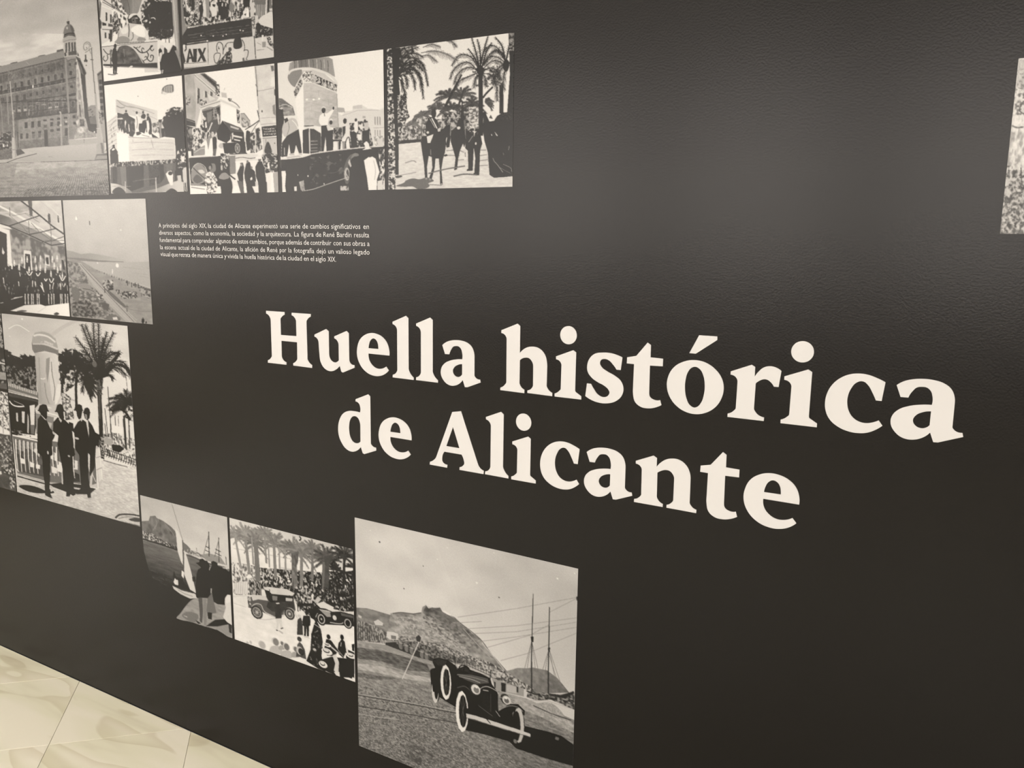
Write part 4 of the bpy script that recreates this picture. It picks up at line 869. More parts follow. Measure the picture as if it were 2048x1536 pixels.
t172.4 0.58 1.31 148.9 437.6 145.3 440.1
t172.4 0.59 1.32 138.5 444.6 134.6 447
t172.4 0.59 1.33 127.5 451.6 123.5 454.1
t172.4 0.60 1.34 116 458.7 111.9 461.2
t172.4 0.60 1.35 104.2 465.8 99.9 468.4
t172.4 0.61 1.37 91.9 473.1 87.5 475.7
t131.3 0.44 1.76 177.2 416.9 170 423.8 161.3 430.7 151.8 437.6 141.7 444.6 131.1 451.6 120.1 458.7 108.7 465.9 96.9 473.2 84.7 480.6
t172.5 0.57 1.28 171.2 423.9 168.2 426.3
t172.5 0.57 1.29 162.5 430.8 159.2 433.2
t172.5 0.58 1.30 153 437.7 149.5 440.1
t172.5 0.58 1.31 142.9 444.7 139.3 447.1
t172.5 0.59 1.32 132.4 451.7 128.6 454.2
t172.5 0.59 1.34 121.4 458.8 117.4 461.3
t172.5 0.60 1.35 110 466 105.9 468.5
t172.5 0.61 1.36 98.2 473.2 94 475.8
t130.3 0.44 1.75 180.3 416.9 173.3 423.8 164.9 430.7 155.8 437.7 146.1 444.7 136 451.7 125.4 458.9 114.5 466.1 103.2 473.4 91.6 480.7
t172.7 0.57 1.28 174.6 423.9 171.7 426.3
t172.7 0.57 1.29 166.2 430.8 163 433.2
t172.7 0.58 1.30 157.1 437.7 153.7 440.2
t172.7 0.58 1.31 147.4 444.7 143.9 447.2
t172.7 0.59 1.32 137.3 451.8 133.6 454.3
t172.7 0.59 1.33 126.7 458.9 122.9 461.4
t172.7 0.60 1.34 115.8 466.1 111.9 468.7
t172.7 0.60 1.36 104.5 473.4 100.5 476
t129.2 0.44 1.75 183.3 416.9 176.7 423.9 168.6 430.8 159.9 437.7 150.6 444.8 140.9 451.8 130.8 459 120.3 466.2 109.5 473.5 98.3 480.9
t172.9 0.57 1.27 177.9 423.9 175.1 426.3
t172.9 0.57 1.28 169.9 430.8 166.8 433.3
t172.9 0.57 1.29 161.1 437.8 157.9 440.2
t172.9 0.58 1.30 151.9 444.8 148.5 447.3
t172.9 0.58 1.31 142.1 451.9 138.6 454.4
t172.9 0.59 1.33 132 459 128.4 461.5
t172.9 0.59 1.34 121.6 466.2 117.8 468.8
t172.9 0.60 1.35 110.8 473.5 106.9 476.1
t128.2 0.44 1.74 186.4 416.9 180 423.9 172.3 430.8 163.9 437.8 155 444.8 145.7 451.9 136 459.1 126 466.3 115.7 473.7 105 481
t173.1 0.57 1.27 181.3 423.9 178.6 426.4
t173.1 0.57 1.28 173.5 430.9 170.6 433.3
t173.1 0.57 1.29 165.2 437.9 162.1 440.3
t173.1 0.58 1.30 156.3 444.9 153 447.4
t173.1 0.58 1.31 147 452 143.6 454.5
t173.1 0.59 1.32 137.3 459.1 133.8 461.7
t173.1 0.59 1.33 127.3 466.4 123.7 468.9
t173.1 0.60 1.34 117 473.7 113.3 476.3
t127.1 0.43 1.73 189.5 416.9 183.4 423.9 176 430.9 167.9 437.9 159.4 444.9 150.5 452 141.3 459.2 131.7 466.5 121.9 473.8 111.7 481.2
t173.3 0.56 1.27 184.6 423.9 182 426.4
t173.3 0.57 1.28 177.2 430.9 174.4 433.4
t173.3 0.57 1.29 169.2 437.9 166.2 440.4
t173.3 0.58 1.30 160.7 445 157.6 447.5
t173.3 0.58 1.31 151.8 452.1 148.6 454.6
t173.3 0.58 1.32 142.6 459.3 139.2 461.8
t173.3 0.59 1.33 133 466.5 129.6 469.1
t173.3 0.59 1.34 123.2 473.8 119.6 476.4
t126.1 0.43 1.73 192.5 416.9 186.7 423.9 179.6 430.9 171.9 437.9 163.8 445 155.3 452.1 146.5 459.3 137.4 466.6 128 473.9 118.3 481.4
t173.5 0.56 1.26 187.9 424 185.4 426.4
t173.5 0.57 1.27 180.8 430.9 178.2 433.4
t173.5 0.57 1.28 173.2 438 170.3 440.4
t173.5 0.57 1.29 165.1 445.1 162.1 447.5
t173.5 0.58 1.30 156.6 452.2 153.5 454.7
t173.5 0.58 1.31 147.8 459.4 144.6 461.9
t173.5 0.59 1.32 138.7 466.6 135.4 469.2
t173.5 0.59 1.33 129.3 474 125.9 476.6
t125.1 0.43 1.72 195.5 416.9 190 423.9 183.2 430.9 175.9 438 168.2 445.1 160.1 452.2 151.7 459.5 143.1 466.7 134.1 474.1 124.9 481.5
t173.6 0.56 1.26 191.2 424 188.8 426.4
t173.6 0.56 1.27 184.4 431 181.9 433.4
t173.6 0.57 1.28 177.2 438 174.5 440.5
t173.6 0.57 1.29 169.4 445.1 166.6 447.6
t173.6 0.58 1.30 161.4 452.3 158.4 454.8
t173.6 0.58 1.31 153 459.5 150 462
t173.6 0.58 1.32 144.3 466.8 141.2 469.3
t173.6 0.59 1.33 135.4 474.1 132.2 476.7
t124 0.43 1.72 198.6 416.9 193.3 423.9 186.8 431 179.9 438 172.5 445.2 164.9 452.3 156.9 459.6 148.7 466.9 140.2 474.2 131.5 481.7
t173.8 0.56 1.26 194.5 424 192.2 426.4
t173.8 0.56 1.27 188.1 431 185.6 433.5
t173.8 0.57 1.27 181.1 438.1 178.6 440.6
t173.8 0.57 1.28 173.8 445.2 171.1 447.7
t173.8 0.57 1.29 166.1 452.4 163.3 454.9
t173.8 0.58 1.30 158.2 459.6 155.3 462.2
t173.8 0.58 1.31 149.9 466.9 147 469.5
t173.8 0.59 1.32 141.5 474.3 138.4 476.9
t123 0.43 1.71 201.6 416.8 196.5 423.9 190.4 431 183.8 438.1 176.9 445.2 169.6 452.4 162.1 459.7 154.3 467 146.2 474.4 138 481.8
t174 0.56 1.26 197.7 424 195.6 426.4
t174 0.56 1.26 191.7 431 189.4 433.5
t174 0.56 1.27 185.1 438.1 182.6 440.6
t174 0.57 1.28 178.1 445.3 175.6 447.8
t174 0.57 1.29 170.8 452.5 168.2 455
t174 0.58 1.30 163.3 459.7 160.6 462.3
t174 0.58 1.30 155.5 467 152.7 469.6
t174 0.58 1.31 147.5 474.4 144.6 477
t121.9 0.43 1.70 204.6 416.8 199.8 423.9 194 431 187.8 438.1 181.2 445.3 174.3 452.5 167.2 459.8 159.8 467.1 152.2 474.5 144.4 482
t174.2 0.56 1.25 201 424 199 426.5
t174.2 0.56 1.26 195.2 431.1 193.1 433.6
t174.2 0.56 1.27 189 438.2 186.7 440.7
t174.2 0.57 1.27 182.4 445.4 180 447.9
t174.2 0.57 1.28 175.5 452.6 173.1 455.1
t174.2 0.57 1.29 168.4 459.8 165.9 462.4
t174.2 0.58 1.30 161.1 467.2 158.4 469.7
t174.2 0.58 1.31 153.5 474.5 150.8 477.1
t120.9 0.42 1.70 207.6 416.8 203.1 423.9 197.6 431.1 191.7 438.2 185.5 445.4 179 452.6 172.3 459.9 165.3 467.3 158.2 474.7 150.9 482.1
t174.4 0.56 1.25 204.3 424 202.4 426.5
t174.4 0.56 1.26 198.8 431.1 196.8 433.6
t174.4 0.56 1.26 192.9 438.3 190.8 440.8
t174.4 0.56 1.27 186.7 445.4 184.4 448
t174.4 0.57 1.28 180.2 452.7 177.9 455.2
t174.4 0.57 1.29 173.5 460 171.1 462.5
t174.4 0.57 1.29 166.6 467.3 164.1 469.9
t174.4 0.58 1.30 159.5 474.7 156.9 477.3
t119.8 0.42 1.69 210.6 416.8 206.3 423.9 201.2 431.1 195.6 438.3 189.8 445.5 183.7 452.7 177.3 460 170.8 467.4 164.1 474.8 157.3 482.3
t174.5 0.55 1.25 207.5 424 205.7 426.5
t174.5 0.56 1.25 202.4 431.1 200.4 433.7
t174.5 0.56 1.26 196.8 438.3 194.8 440.8
t174.5 0.56 1.27 191 445.5 188.9 448.1
t174.5 0.57 1.27 184.9 452.8 182.7 455.3
t174.5 0.57 1.28 178.6 460.1 176.3 462.6
t174.5 0.57 1.29 172.1 467.4 169.7 470
t174.5 0.58 1.30 165.4 474.8 163 477.4
t118.8 0.42 1.69 213.6 416.8 209.5 424 204.7 431.1 199.5 438.3 194 445.5 188.3 452.8 182.4 460.1 176.3 467.5 170 474.9 163.6 482.4
t174.7 0.55 1.24 210.7 424 209 426.5
t174.7 0.55 1.25 205.9 431.2 204.1 433.7
t174.7 0.56 1.25 200.7 438.4 198.8 440.9
t174.7 0.56 1.26 195.2 445.6 193.2 448.1
t174.7 0.56 1.27 189.5 452.9 187.5 455.4
t174.7 0.57 1.28 183.6 460.2 181.5 462.8
t174.7 0.57 1.28 177.5 467.5 175.3 470.1
t174.7 0.57 1.29 171.3 475 169 477.6
t117.7 0.42 1.68 216.5 416.8 212.8 424 208.3 431.2 203.4 438.4 198.3 445.6 192.9 452.9 187.4 460.3 181.7 467.6 175.9 475.1 169.9 482.6
t174.9 0.55 1.24 213.9 424 212.4 426.5
t174.9 0.55 1.25 209.4 431.2 207.8 433.7
t174.9 0.56 1.25 204.6 438.4 202.8 441
t174.9 0.56 1.26 199.5 445.7 197.6 448.2
t174.9 0.56 1.26 194.1 453 192.2 455.5
t174.9 0.56 1.27 188.6 460.3 186.6 462.9
t174.9 0.57 1.28 182.9 467.7 180.9 470.3
t174.9 0.57 1.28 177.1 475.1 175 477.7
t116.7 0.42 1.68 219.5 416.8 216 424 211.8 431.2 207.3 438.4 202.5 445.7 197.5 453 192.4 460.4 187.1 467.8 181.7 475.2 176.2 482.7
t175.1 0.55 1.24 217.2 424 215.7 426.6
t175.1 0.55 1.24 213 431.2 211.4 433.8
t175.1 0.55 1.25 208.4 438.5 206.8 441
t175.1 0.56 1.25 203.7 445.7 202 448.3
t175.1 0.56 1.26 198.7 453.1 197 455.6
t175.1 0.56 1.27 193.6 460.4 191.8 463
t175.1 0.57 1.27 188.3 467.8 186.5 470.4
t175.1 0.57 1.28 182.9 475.2 181 477.9
t115.6 0.42 1.67 222.4 416.8 219.2 424 215.3 431.2 211.1 438.5 206.7 445.8 202.1 453.1 197.4 460.5 192.5 467.9 187.5 475.3 182.4 482.8
t175.3 0.55 1.23 220.4 424.1 219 426.6
t175.3 0.55 1.24 216.5 431.3 215 433.8
t175.3 0.55 1.24 212.3 438.5 210.8 441.1
t175.3 0.56 1.25 207.9 445.8 206.3 448.4
t175.3 0.56 1.25 203.3 453.1 201.7 455.7
t175.3 0.56 1.26 198.6 460.5 196.9 463.1
t175.3 0.56 1.27 193.7 467.9 192 470.5
t175.3 0.57 1.27 188.7 475.4 186.9 478
t114.6 0.42 1.66 225.4 416.7 222.4 424 218.8 431.3 214.9 438.5 210.9 445.8 206.7 453.2 202.3 460.6 197.8 468 193.3 475.5 188.6 483
t175.5 0.55 1.23 223.5 424.1 222.3 426.6
t175.5 0.55 1.23 220 431.3 218.6 433.9
t175.5 0.55 1.24 216.1 438.6 214.7 441.1
t175.5 0.55 1.24 212.1 445.9 210.6 448.5
t175.5 0.56 1.25 207.9 453.2 206.3 455.8
t175.5 0.56 1.26 203.5 460.6 202 463.2
t175.5 0.56 1.26 199.1 468 197.5 470.7
t175.5 0.56 1.27 194.5 475.5 192.8 478.1
t113.5 0.41 1.66 228.3 416.7 225.6 424 222.3 431.3 218.8 438.6 215.1 445.9 211.2 453.3 207.2 460.7 203.2 468.1 199 475.6 194.7 483.1
t175.6 0.55 1.23 226.7 424.1 225.6 426.6
t175.6 0.55 1.23 223.5 431.3 222.2 433.9
t175.6 0.55 1.24 219.9 438.6 218.6 441.2
t175.6 0.55 1.24 216.2 446 214.9 448.5
t175.6 0.55 1.25 212.4 453.3 211 455.9
t175.6 0.56 1.25 208.4 460.7 207 463.3
t175.6 0.56 1.26 204.4 468.2 202.9 470.8
t175.6 0.56 1.26 200.2 475.6 198.7 478.3
t112.5 0.41 1.65 231.3 416.7 228.7 424 225.8 431.3 222.6 438.6 219.2 446 215.7 453.4 212.1 460.8 208.4 468.3 204.7 475.7 200.8 483.3
t175.8 0.54 1.22 229.9 424.1 228.9 426.6
t175.8 0.55 1.23 226.9 431.4 225.8 433.9
t175.8 0.55 1.23 223.7 438.7 222.6 441.3
t175.8 0.55 1.24 220.4 446 219.2 448.6
t175.8 0.55 1.24 216.9 453.4 215.7 456
t175.8 0.55 1.25 213.3 460.8 212 463.4
t175.8 0.56 1.25 209.6 468.3 208.3 470.9
t175.8 0.56 1.26 205.9 475.8 204.5 478.4
t111.4 0.41 1.65 234.2 416.7 231.9 424 229.2 431.4 226.3 438.7 223.3 446.1 220.2 453.5 217 460.9 213.7 468.4 210.3 475.9 206.9 483.4
t176 0.54 1.22 233.1 424.1 232.1 426.6
t176 0.54 1.22 230.4 431.4 229.4 434
t176 0.55 1.23 227.5 438.8 226.5 441.3
t176 0.55 1.23 224.5 446.1 223.4 448.7
t176 0.55 1.24 221.4 453.5 220.3 456.1
t176 0.55 1.24 218.2 461 217 463.6
t176 0.55 1.25 214.9 468.4 213.7 471
t176 0.56 1.25 211.5 475.9 210.3 478.5
t110.4 0.41 1.64 237.1 417.1 235 424.4 232.6 431.7 230.1 439 227.4 446.4 224.7 453.7 221.8 461.1 218.9 468.6 216 476.1 212.9 483.6
t176.2 0.54 1.22 236.2 424.4 235.3 427
t176.2 0.54 1.22 233.8 431.7 232.9 434.3
t176.2 0.54 1.23 231.3 439.1 230.3 441.6
t176.2 0.55 1.23 228.6 446.4 227.6 449
t176.2 0.55 1.23 225.9 453.8 224.9 456.4
t176.2 0.55 1.24 223 461.2 222 463.8
t176.2 0.55 1.24 220.1 468.6 219.1 471.2
t176.2 0.55 1.24 217.1 476.1 216.1 478.7
t110 0.41 1.64 239.9 417.4 238.1 424.7 236.1 432 233.8 439.3 231.5 446.6 229.1 454 226.7 461.4 224.1 468.8 221.5 476.2 218.9 483.7
t176.4 0.54 1.21 239.3 424.8 238.6 427.3
t176.4 0.54 1.22 237.2 432 236.4 434.6
t176.4 0.54 1.22 235 439.3 234.2 441.9
t176.4 0.54 1.22 232.7 446.7 231.8 449.2
t176.4 0.55 1.23 230.3 454 229.4 456.6
t176.4 0.55 1.23 227.8 461.4 226.9 464
t176.4 0.55 1.24 225.3 468.8 224.4 471.4
t176.4 0.55 1.24 222.7 476.3 221.8 478.9
t110 0.41 1.63 242.8 417.8 241.3 425 239.5 432.3 237.6 439.6 235.6 446.9 233.5 454.2 231.4 461.6 229.3 469 227.1 476.4 224.9 483.8
t176.5 0.54 1.21 242.4 425.1 241.8 427.6
t176.5 0.54 1.21 240.6 432.4 240 434.9
t176.5 0.54 1.22 238.7 439.6 238 442.2
t176.5 0.54 1.22 236.7 446.9 236 449.5
t176.5 0.54 1.22 234.7 454.3 234 456.9
t176.5 0.55 1.23 232.6 461.6 231.9 464.2
t176.5 0.55 1.23 230.5 469 229.7 471.6
t176.5 0.55 1.23 228.3 476.4 227.5 479
t110 0.41 1.63 245.7 418.1 244.4 425.3 242.9 432.6 241.3 439.9 239.6 447.2 237.9 454.5 236.2 461.8 234.4 469.2 232.6 476.6 230.8 484
t176.7 0.54 1.21 245.5 425.4 245 427.9
t176.7 0.54 1.21 244 432.7 243.5 435.2
t176.7 0.54 1.21 242.4 439.9 241.9 442.5
t176.7 0.54 1.22 240.8 447.2 240.2 449.8
t176.7 0.54 1.22 239.1 454.5 238.5 457.1
t176.7 0.54 1.22 237.4 461.9 236.8 464.4
t176.7 0.54 1.23 235.6 469.2 235 471.8
t176.7 0.55 1.23 233.8 476.6 233.2 479.2
t110 0.41 1.62 248.5 418.4 247.4 425.7 246.2 432.9 245 440.2 243.7 447.4 242.3 454.7 241 462.1 239.6 469.4 238.1 476.7 236.7 484.1
t176.9 0.54 1.21 248.6 425.7 248.2 428.3
t176.9 0.54 1.21 247.4 433 246.9 435.5
t176.9 0.54 1.21 246.1 440.2 245.7 442.8
t176.9 0.54 1.21 244.8 447.5 244.4 450
t176.9 0.54 1.22 243.5 454.8 243 457.3
t176.9 0.54 1.22 242.1 462.1 241.6 464.7
t176.9 0.54 1.22 240.7 469.4 240.2 472
t176.9 0.54 1.22 239.3 476.8 238.8 479.3
t110 0.40 1.62 251.3 418.8 250.5 426 249.6 433.2 248.7 440.5 247.7 447.7 246.7 455 245.7 462.3 244.6 469.6 243.6 476.9 242.5 484.2
t177.1 0.53 1.20 251.7 426.1 251.3 428.6
t177.1 0.54 1.21 250.8 433.3 250.4 435.8
t177.1 0.54 1.21 249.8 440.5 249.5 443.1
t177.1 0.54 1.21 248.8 447.8 248.5 450.3
t177.1 0.54 1.21 247.8 455 247.5 457.6
t177.1 0.54 1.21 246.8 462.3 246.5 464.9
t177.1 0.54 1.22 245.8 469.6 245.4 472.2
t177.1 0.54 1.22 244.7 476.9 244.4 479.5
t110 0.40 1.61 254.2 419.1 253.6 426.3 253 433.5 252.3 440.8 251.7 448 251 455.2 250.4 462.5 249.7 469.8 249 477.1 248.3 484.4
t177.3 0.53 1.20 254.7 426.4 254.5 428.9
t177.3 0.53 1.20 254.1 433.6 253.9 436.1
t177.3 0.54 1.20 253.5 440.8 253.2 443.3
t177.3 0.54 1.21 252.8 448 252.6 450.6
t177.3 0.54 1.21 252.2 455.3 251.9 457.8
t177.3 0.54 1.21 251.5 462.5 251.3 465.1
t177.3 0.54 1.21 250.8 469.8 250.6 472.4
t177.3 0.54 1.21 250.2 477.1 249.9 479.7
t110 0.40 1.60 257 419.5 256.7 426.6 256.3 433.8 256 441 255.7 448.3 255.4 455.5 255 462.7 254.7 470 254.4 477.2 254.1 484.5
t177.5 0.53 1.20 257.8 426.7 257.7 429.2
t177.5 0.53 1.20 257.5 433.9 257.3 436.4
t177.5 0.53 1.20 257.1 441.1 257 443.6
t177.5 0.53 1.20 256.8 448.3 256.7 450.8
t177.5 0.53 1.20 256.5 455.5 256.4 458.1
t177.5 0.54 1.20 256.2 462.8 256.1 465.3
t177.5 0.54 1.21 255.9 470 255.8 472.5
t177.5 0.54 1.21 255.6 477.3 255.5 479.8
t110 0.40 1.60 259.8 419.8 259.7 427 259.7 434.1 259.6 441.3 259.6 448.5 259.7 455.7 259.7 462.9 259.7 470.2 259.8 477.4 259.9 484.6
t177.6 0.53 1.19 260.8 427 260.8 429.5
t177.6 0.53 1.20 260.8 434.2 260.8 436.7
t177.6 0.53 1.20 260.8 441.4 260.8 443.9
t177.6 0.53 1.20 260.8 448.6 260.8 451.1
t177.6 0.53 1.20 260.8 455.8 260.8 458.3
t177.6 0.53 1.20 260.8 463 260.8 465.5
t177.6 0.53 1.20 260.9 470.2 260.9 472.7
t177.6 0.53 1.20 260.9 477.4 261 480
t110 0.40 1.59 262.6 420.2 262.7 427.3 263 434.4 263.3 441.6 263.6 448.8 263.9 456 264.3 463.2 264.7 470.4 265.1 477.6 265.6 484.8
t177.8 0.53 1.19 263.9 427.4 264 429.9
t177.8 0.53 1.19 264.1 434.5 264.2 437
t177.8 0.53 1.19 264.4 441.7 264.5 444.2
t177.8 0.53 1.19 264.7 448.8 264.8 451.3
t177.8 0.53 1.20 265.1 456 265.2 458.5
t177.8 0.53 1.20 265.5 463.2 265.6 465.7
t177.8 0.53 1.20 265.9 470.4 266 472.9
t177.8 0.53 1.20 266.3 477.6 266.4 480.1
t110 0.40 1.59 265.4 420.5 265.8 427.6 266.3 434.8 266.9 441.9 267.5 449.1 268.2 456.2 268.9 463.4 269.7 470.6 270.5 477.7 271.3 484.9
t178 0.53 1.19 266.9 427.7 267.1 430.2
t178 0.53 1.19 267.4 434.8 267.6 437.3
t178 0.53 1.19 268 442 268.2 444.5
t178 0.53 1.19 268.6 449.1 268.9 451.6
t178 0.53 1.19 269.3 456.3 269.6 458.8
t178 0.53 1.19 270.1 463.4 270.3 465.9
t178 0.53 1.19 270.8 470.6 271.1 473.1
t178 0.53 1.19 271.6 477.8 271.9 480.3
t110 0.40 1.58 268.2 420.8 268.8 427.9 269.6 435.1 270.5 442.2 271.4 449.3 272.5 456.5 273.5 463.6 274.6 470.7 275.7 477.9 276.9 485
t178.2 0.53 1.19 269.9 428 270.2 430.5
t178.2 0.53 1.19 270.7 435.1 271 437.6
t178.2 0.53 1.19 271.6 442.2 271.9 444.7
t178.2 0.53 1.19 272.6 449.4 272.9 451.9
t178.2 0.53 1.19 273.6 456.5 273.9 459
t178.2 0.53 1.19 274.6 463.6 275 466.1
t178.2 0.53 1.19 275.7 470.8 276.1 473.3
t178.2 0.53 1.19 276.9 477.9 277.3 480.4
t110 0.39 1.58 271 421.2 271.8 428.3 272.9 435.4 274.1 442.5 275.3 449.6 276.7 456.7 278.1 463.8 279.5 470.9 281 478.1 282.5 485.2
t178.4 0.53 1.18 272.9 428.3 273.3 430.8
t178.4 0.53 1.18 274 435.4 274.4 437.9
t178.4 0.53 1.18 275.2 442.5 275.6 445
t178.4 0.53 1.18 276.5 449.6 276.9 452.1
t178.4 0.53 1.18 277.8 456.7 278.3 459.2
t178.4 0.53 1.18 279.2 463.9 279.7 466.3
t178.4 0.53 1.18 280.6 471 281.1 473.5
t178.4 0.53 1.18 282.1 478.1 282.6 480.6
t110 0.39 1.57 273.8 421.5 274.8 428.6 276.2 435.7 277.6 442.7 279.2 449.8 280.9 456.9 282.6 464 284.4 471.1 286.2 478.2 288.1 485.3
t178.5 0.52 1.18 275.9 428.6 276.4 431.1
t178.5 0.52 1.18 277.3 435.7 277.8 438.2
t178.5 0.52 1.18 278.8 442.8 279.3 445.3
t178.5 0.52 1.18 280.3 449.9 280.9 452.4
t178.5 0.52 1.18 282 457 282.6 459.5
t178.5 0.52 1.18 283.7 464.1 284.3 466.6
t178.5 0.52 1.18 285.5 471.2 286.1 473.6
t178.5 0.52 1.18 287.3 478.2 288 480.7
t110 0.39 1.57 276.6 421.8 277.8 428.9 279.4 436 281.2 443 283.1 450.1 285.1 457.2 287.1 464.3 289.3 471.3 291.4 478.4 293.6 485.4
t178.7 0.52 1.18 278.9 428.9 279.5 431.4
t178.7 0.52 1.18 280.5 436 281.2 438.5
t178.7 0.52 1.18 282.3 443.1 283 445.6
t178.7 0.52 1.18 284.2 450.2 284.9 452.6
t178.7 0.52 1.18 286.2 457.2 286.9 459.7
t178.7 0.52 1.17 288.2 464.3 289 466.8
t178.7 0.52 1.17 290.4 471.4 291.1 473.8
t178.7 0.52 1.17 292.5 478.4 293.3 480.9
t110 0.39 1.56 279.3 422.2 280.8 429.2 282.7 436.3 284.8 443.3 287 450.4 289.3 457.4 291.6 464.5 294.1 471.5 296.6 478.5 299.1 485.6
t178.9 0.52 1.17 281.9 429.3 282.6 431.7
t178.9 0.52 1.17 283.8 436.3 284.5 438.8
t178.9 0.52 1.17 285.9 443.4 286.6 445.8
t178.9 0.52 1.17 288.1 450.4 288.9 452.9
t178.9 0.52 1.17 290.4 457.5 291.2 459.9
t178.9 0.52 1.17 292.7 464.5 293.6 467
t178.9 0.52 1.17 295.2 471.5 296.1 474
t178.9 0.52 1.17 297.7 478.6 298.6 481
t110 0.39 1.56 282.1 422.5 283.8 429.5 285.9 436.6 288.3 443.6 290.8 450.6 293.4 457.7 296.1 464.7 298.9 471.7 301.7 478.7 304.6 485.7
t179.1 0.52 1.17 284.9 429.6 285.6 432
t179.1 0.52 1.17 287 436.6 287.9 439.1
t179.1 0.52 1.17 289.4 443.6 290.3 446.1
t179.1 0.52 1.17 291.9 450.7 292.8 453.1
t179.1 0.52 1.17 294.5 457.7 295.4 460.2
t179.1 0.52 1.17 297.2 464.7 298.2 467.2
t179.1 0.52 1.16 300 471.7 301 474.2
t179.1 0.52 1.16 302.8 478.7 303.8 481.2
t110 0.39 1.55 284.8 422.8 286.7 429.8 289.2 436.8 291.8 443.9 294.6 450.9 297.5 457.9 300.6 464.9 303.7 471.9 306.8 478.9 310.1 485.8
t179.3 0.52 1.17 287.8 429.9 288.7 432.3
t179.3 0.52 1.17 290.3 436.9 291.2 439.4
t179.3 0.52 1.17 292.9 443.9 293.9 446.4
t179.3 0.52 1.16 295.7 450.9 296.7 453.4
t179.3 0.52 1.16 298.6 457.9 299.7 460.4
t179.3 0.52 1.16 301.6 464.9 302.7 467.4
t179.3 0.52 1.16 304.7 471.9 305.9 474.4
t179.3 0.51 1.16 307.9 478.9 309 481.3
t110 0.39 1.55 287.6 423.2 289.7 430.1 292.4 437.1 295.3 444.1 298.4 451.1 301.7 458.1 305 465.1 308.4 472.1 311.9 479 315.5 485.9
t179.5 0.52 1.17 290.8 430.2 291.7 432.7
t179.5 0.52 1.16 293.5 437.2 294.5 439.6
t179.5 0.52 1.16 296.4 444.2 297.5 446.6
t179.5 0.52 1.16 299.5 451.2 300.6 453.6
t179.5 0.52 1.16 302.7 458.2 303.9 460.6
t179.5 0.51 1.16 306.1 465.1 307.3 467.6
t179.5 0.51 1.16 309.5 472.1 310.7 474.5
t179.5 0.51 1.15 313 479 314.2 481.5
t110 0.39 1.54 290.3 423.5 292.6 430.5 295.6 437.4 298.8 444.4 302.2 451.4 305.8 458.4 309.4 465.3 313.2 472.2 317 479.2 320.9 486.1
t179.6 0.52 1.16 293.7 430.5 294.8 433
t179.6 0.52 1.16 296.7 437.5 297.8 439.9
t179.6 0.52 1.16 299.9 444.5 301.1 446.9
t179.6 0.51 1.16 303.3 451.4 304.5 453.9
t179.6 0.51 1.16 306.8 458.4 308.1 460.8
t179.6 0.51 1.15 310.5 465.3 311.8 467.8
t179.6 0.51 1.15 314.2 472.3 315.6 474.7
t179.6 0.51 1.15 318 479.2 319.4 481.6
t110 0.38 1.54 293 423.8 295.6 430.8 298.8 437.7 302.3 444.7 306 451.7 309.8 458.6 313.8 465.5 317.9 472.4 322 479.3 326.2 486.2
t179.8 0.52 1.16 296.7 430.8 297.8 433.3
t179.8 0.52 1.16 299.9 437.8 301.1 440.2
t179.8 0.51 1.16 303.4 444.7 304.7 447.2
t179.8 0.51 1.15 307.1 451.7 308.4 454.1
t179.8 0.51 1.15 310.9 458.6 312.3 461.1
t179.8 0.51 1.15 314.9 465.6 316.3 468
t179.8 0.51 1.15 318.9 472.5 320.4 474.9
t179.8 0.51 1.14 323.1 479.4 324.5 481.8
t110 0.38 1.53 295.7 424.2 298.5 431.1 302 438 305.8 445 309.8 451.9 313.9 458.8 318.2 465.7 322.5 472.6 327 479.5 331.5 486.3
t180 0.51 1.16 299.6 431.1 300.8 433.6
t180 0.51 1.16 303.1 438.1 304.4 440.5
t180 0.51 1.15 306.8 445 308.2 447.4
t180 0.51 1.15 310.8 451.9 312.3 454.4
t180 0.51 1.15 315 458.9 316.5 461.3
t180 0.51 1.15 319.2 465.8 320.8 468.2
t180 0.51 1.14 323.6 472.6 325.2 475
t180 0.51 1.14 328.1 479.5 329.6 481.9
o105 1.93 1.38 0.6 139.6 460.7 298 448 297.9 491.1 123.1 487.6
m10 8.61 3.44 8.4 398.8 299.1 406.7 300.4 491.2 -0.3 491.5
m9 1.29 1.00 8.4 398.8 299.1 406.7 300.4 491.2 -0.3 491.5
'''),
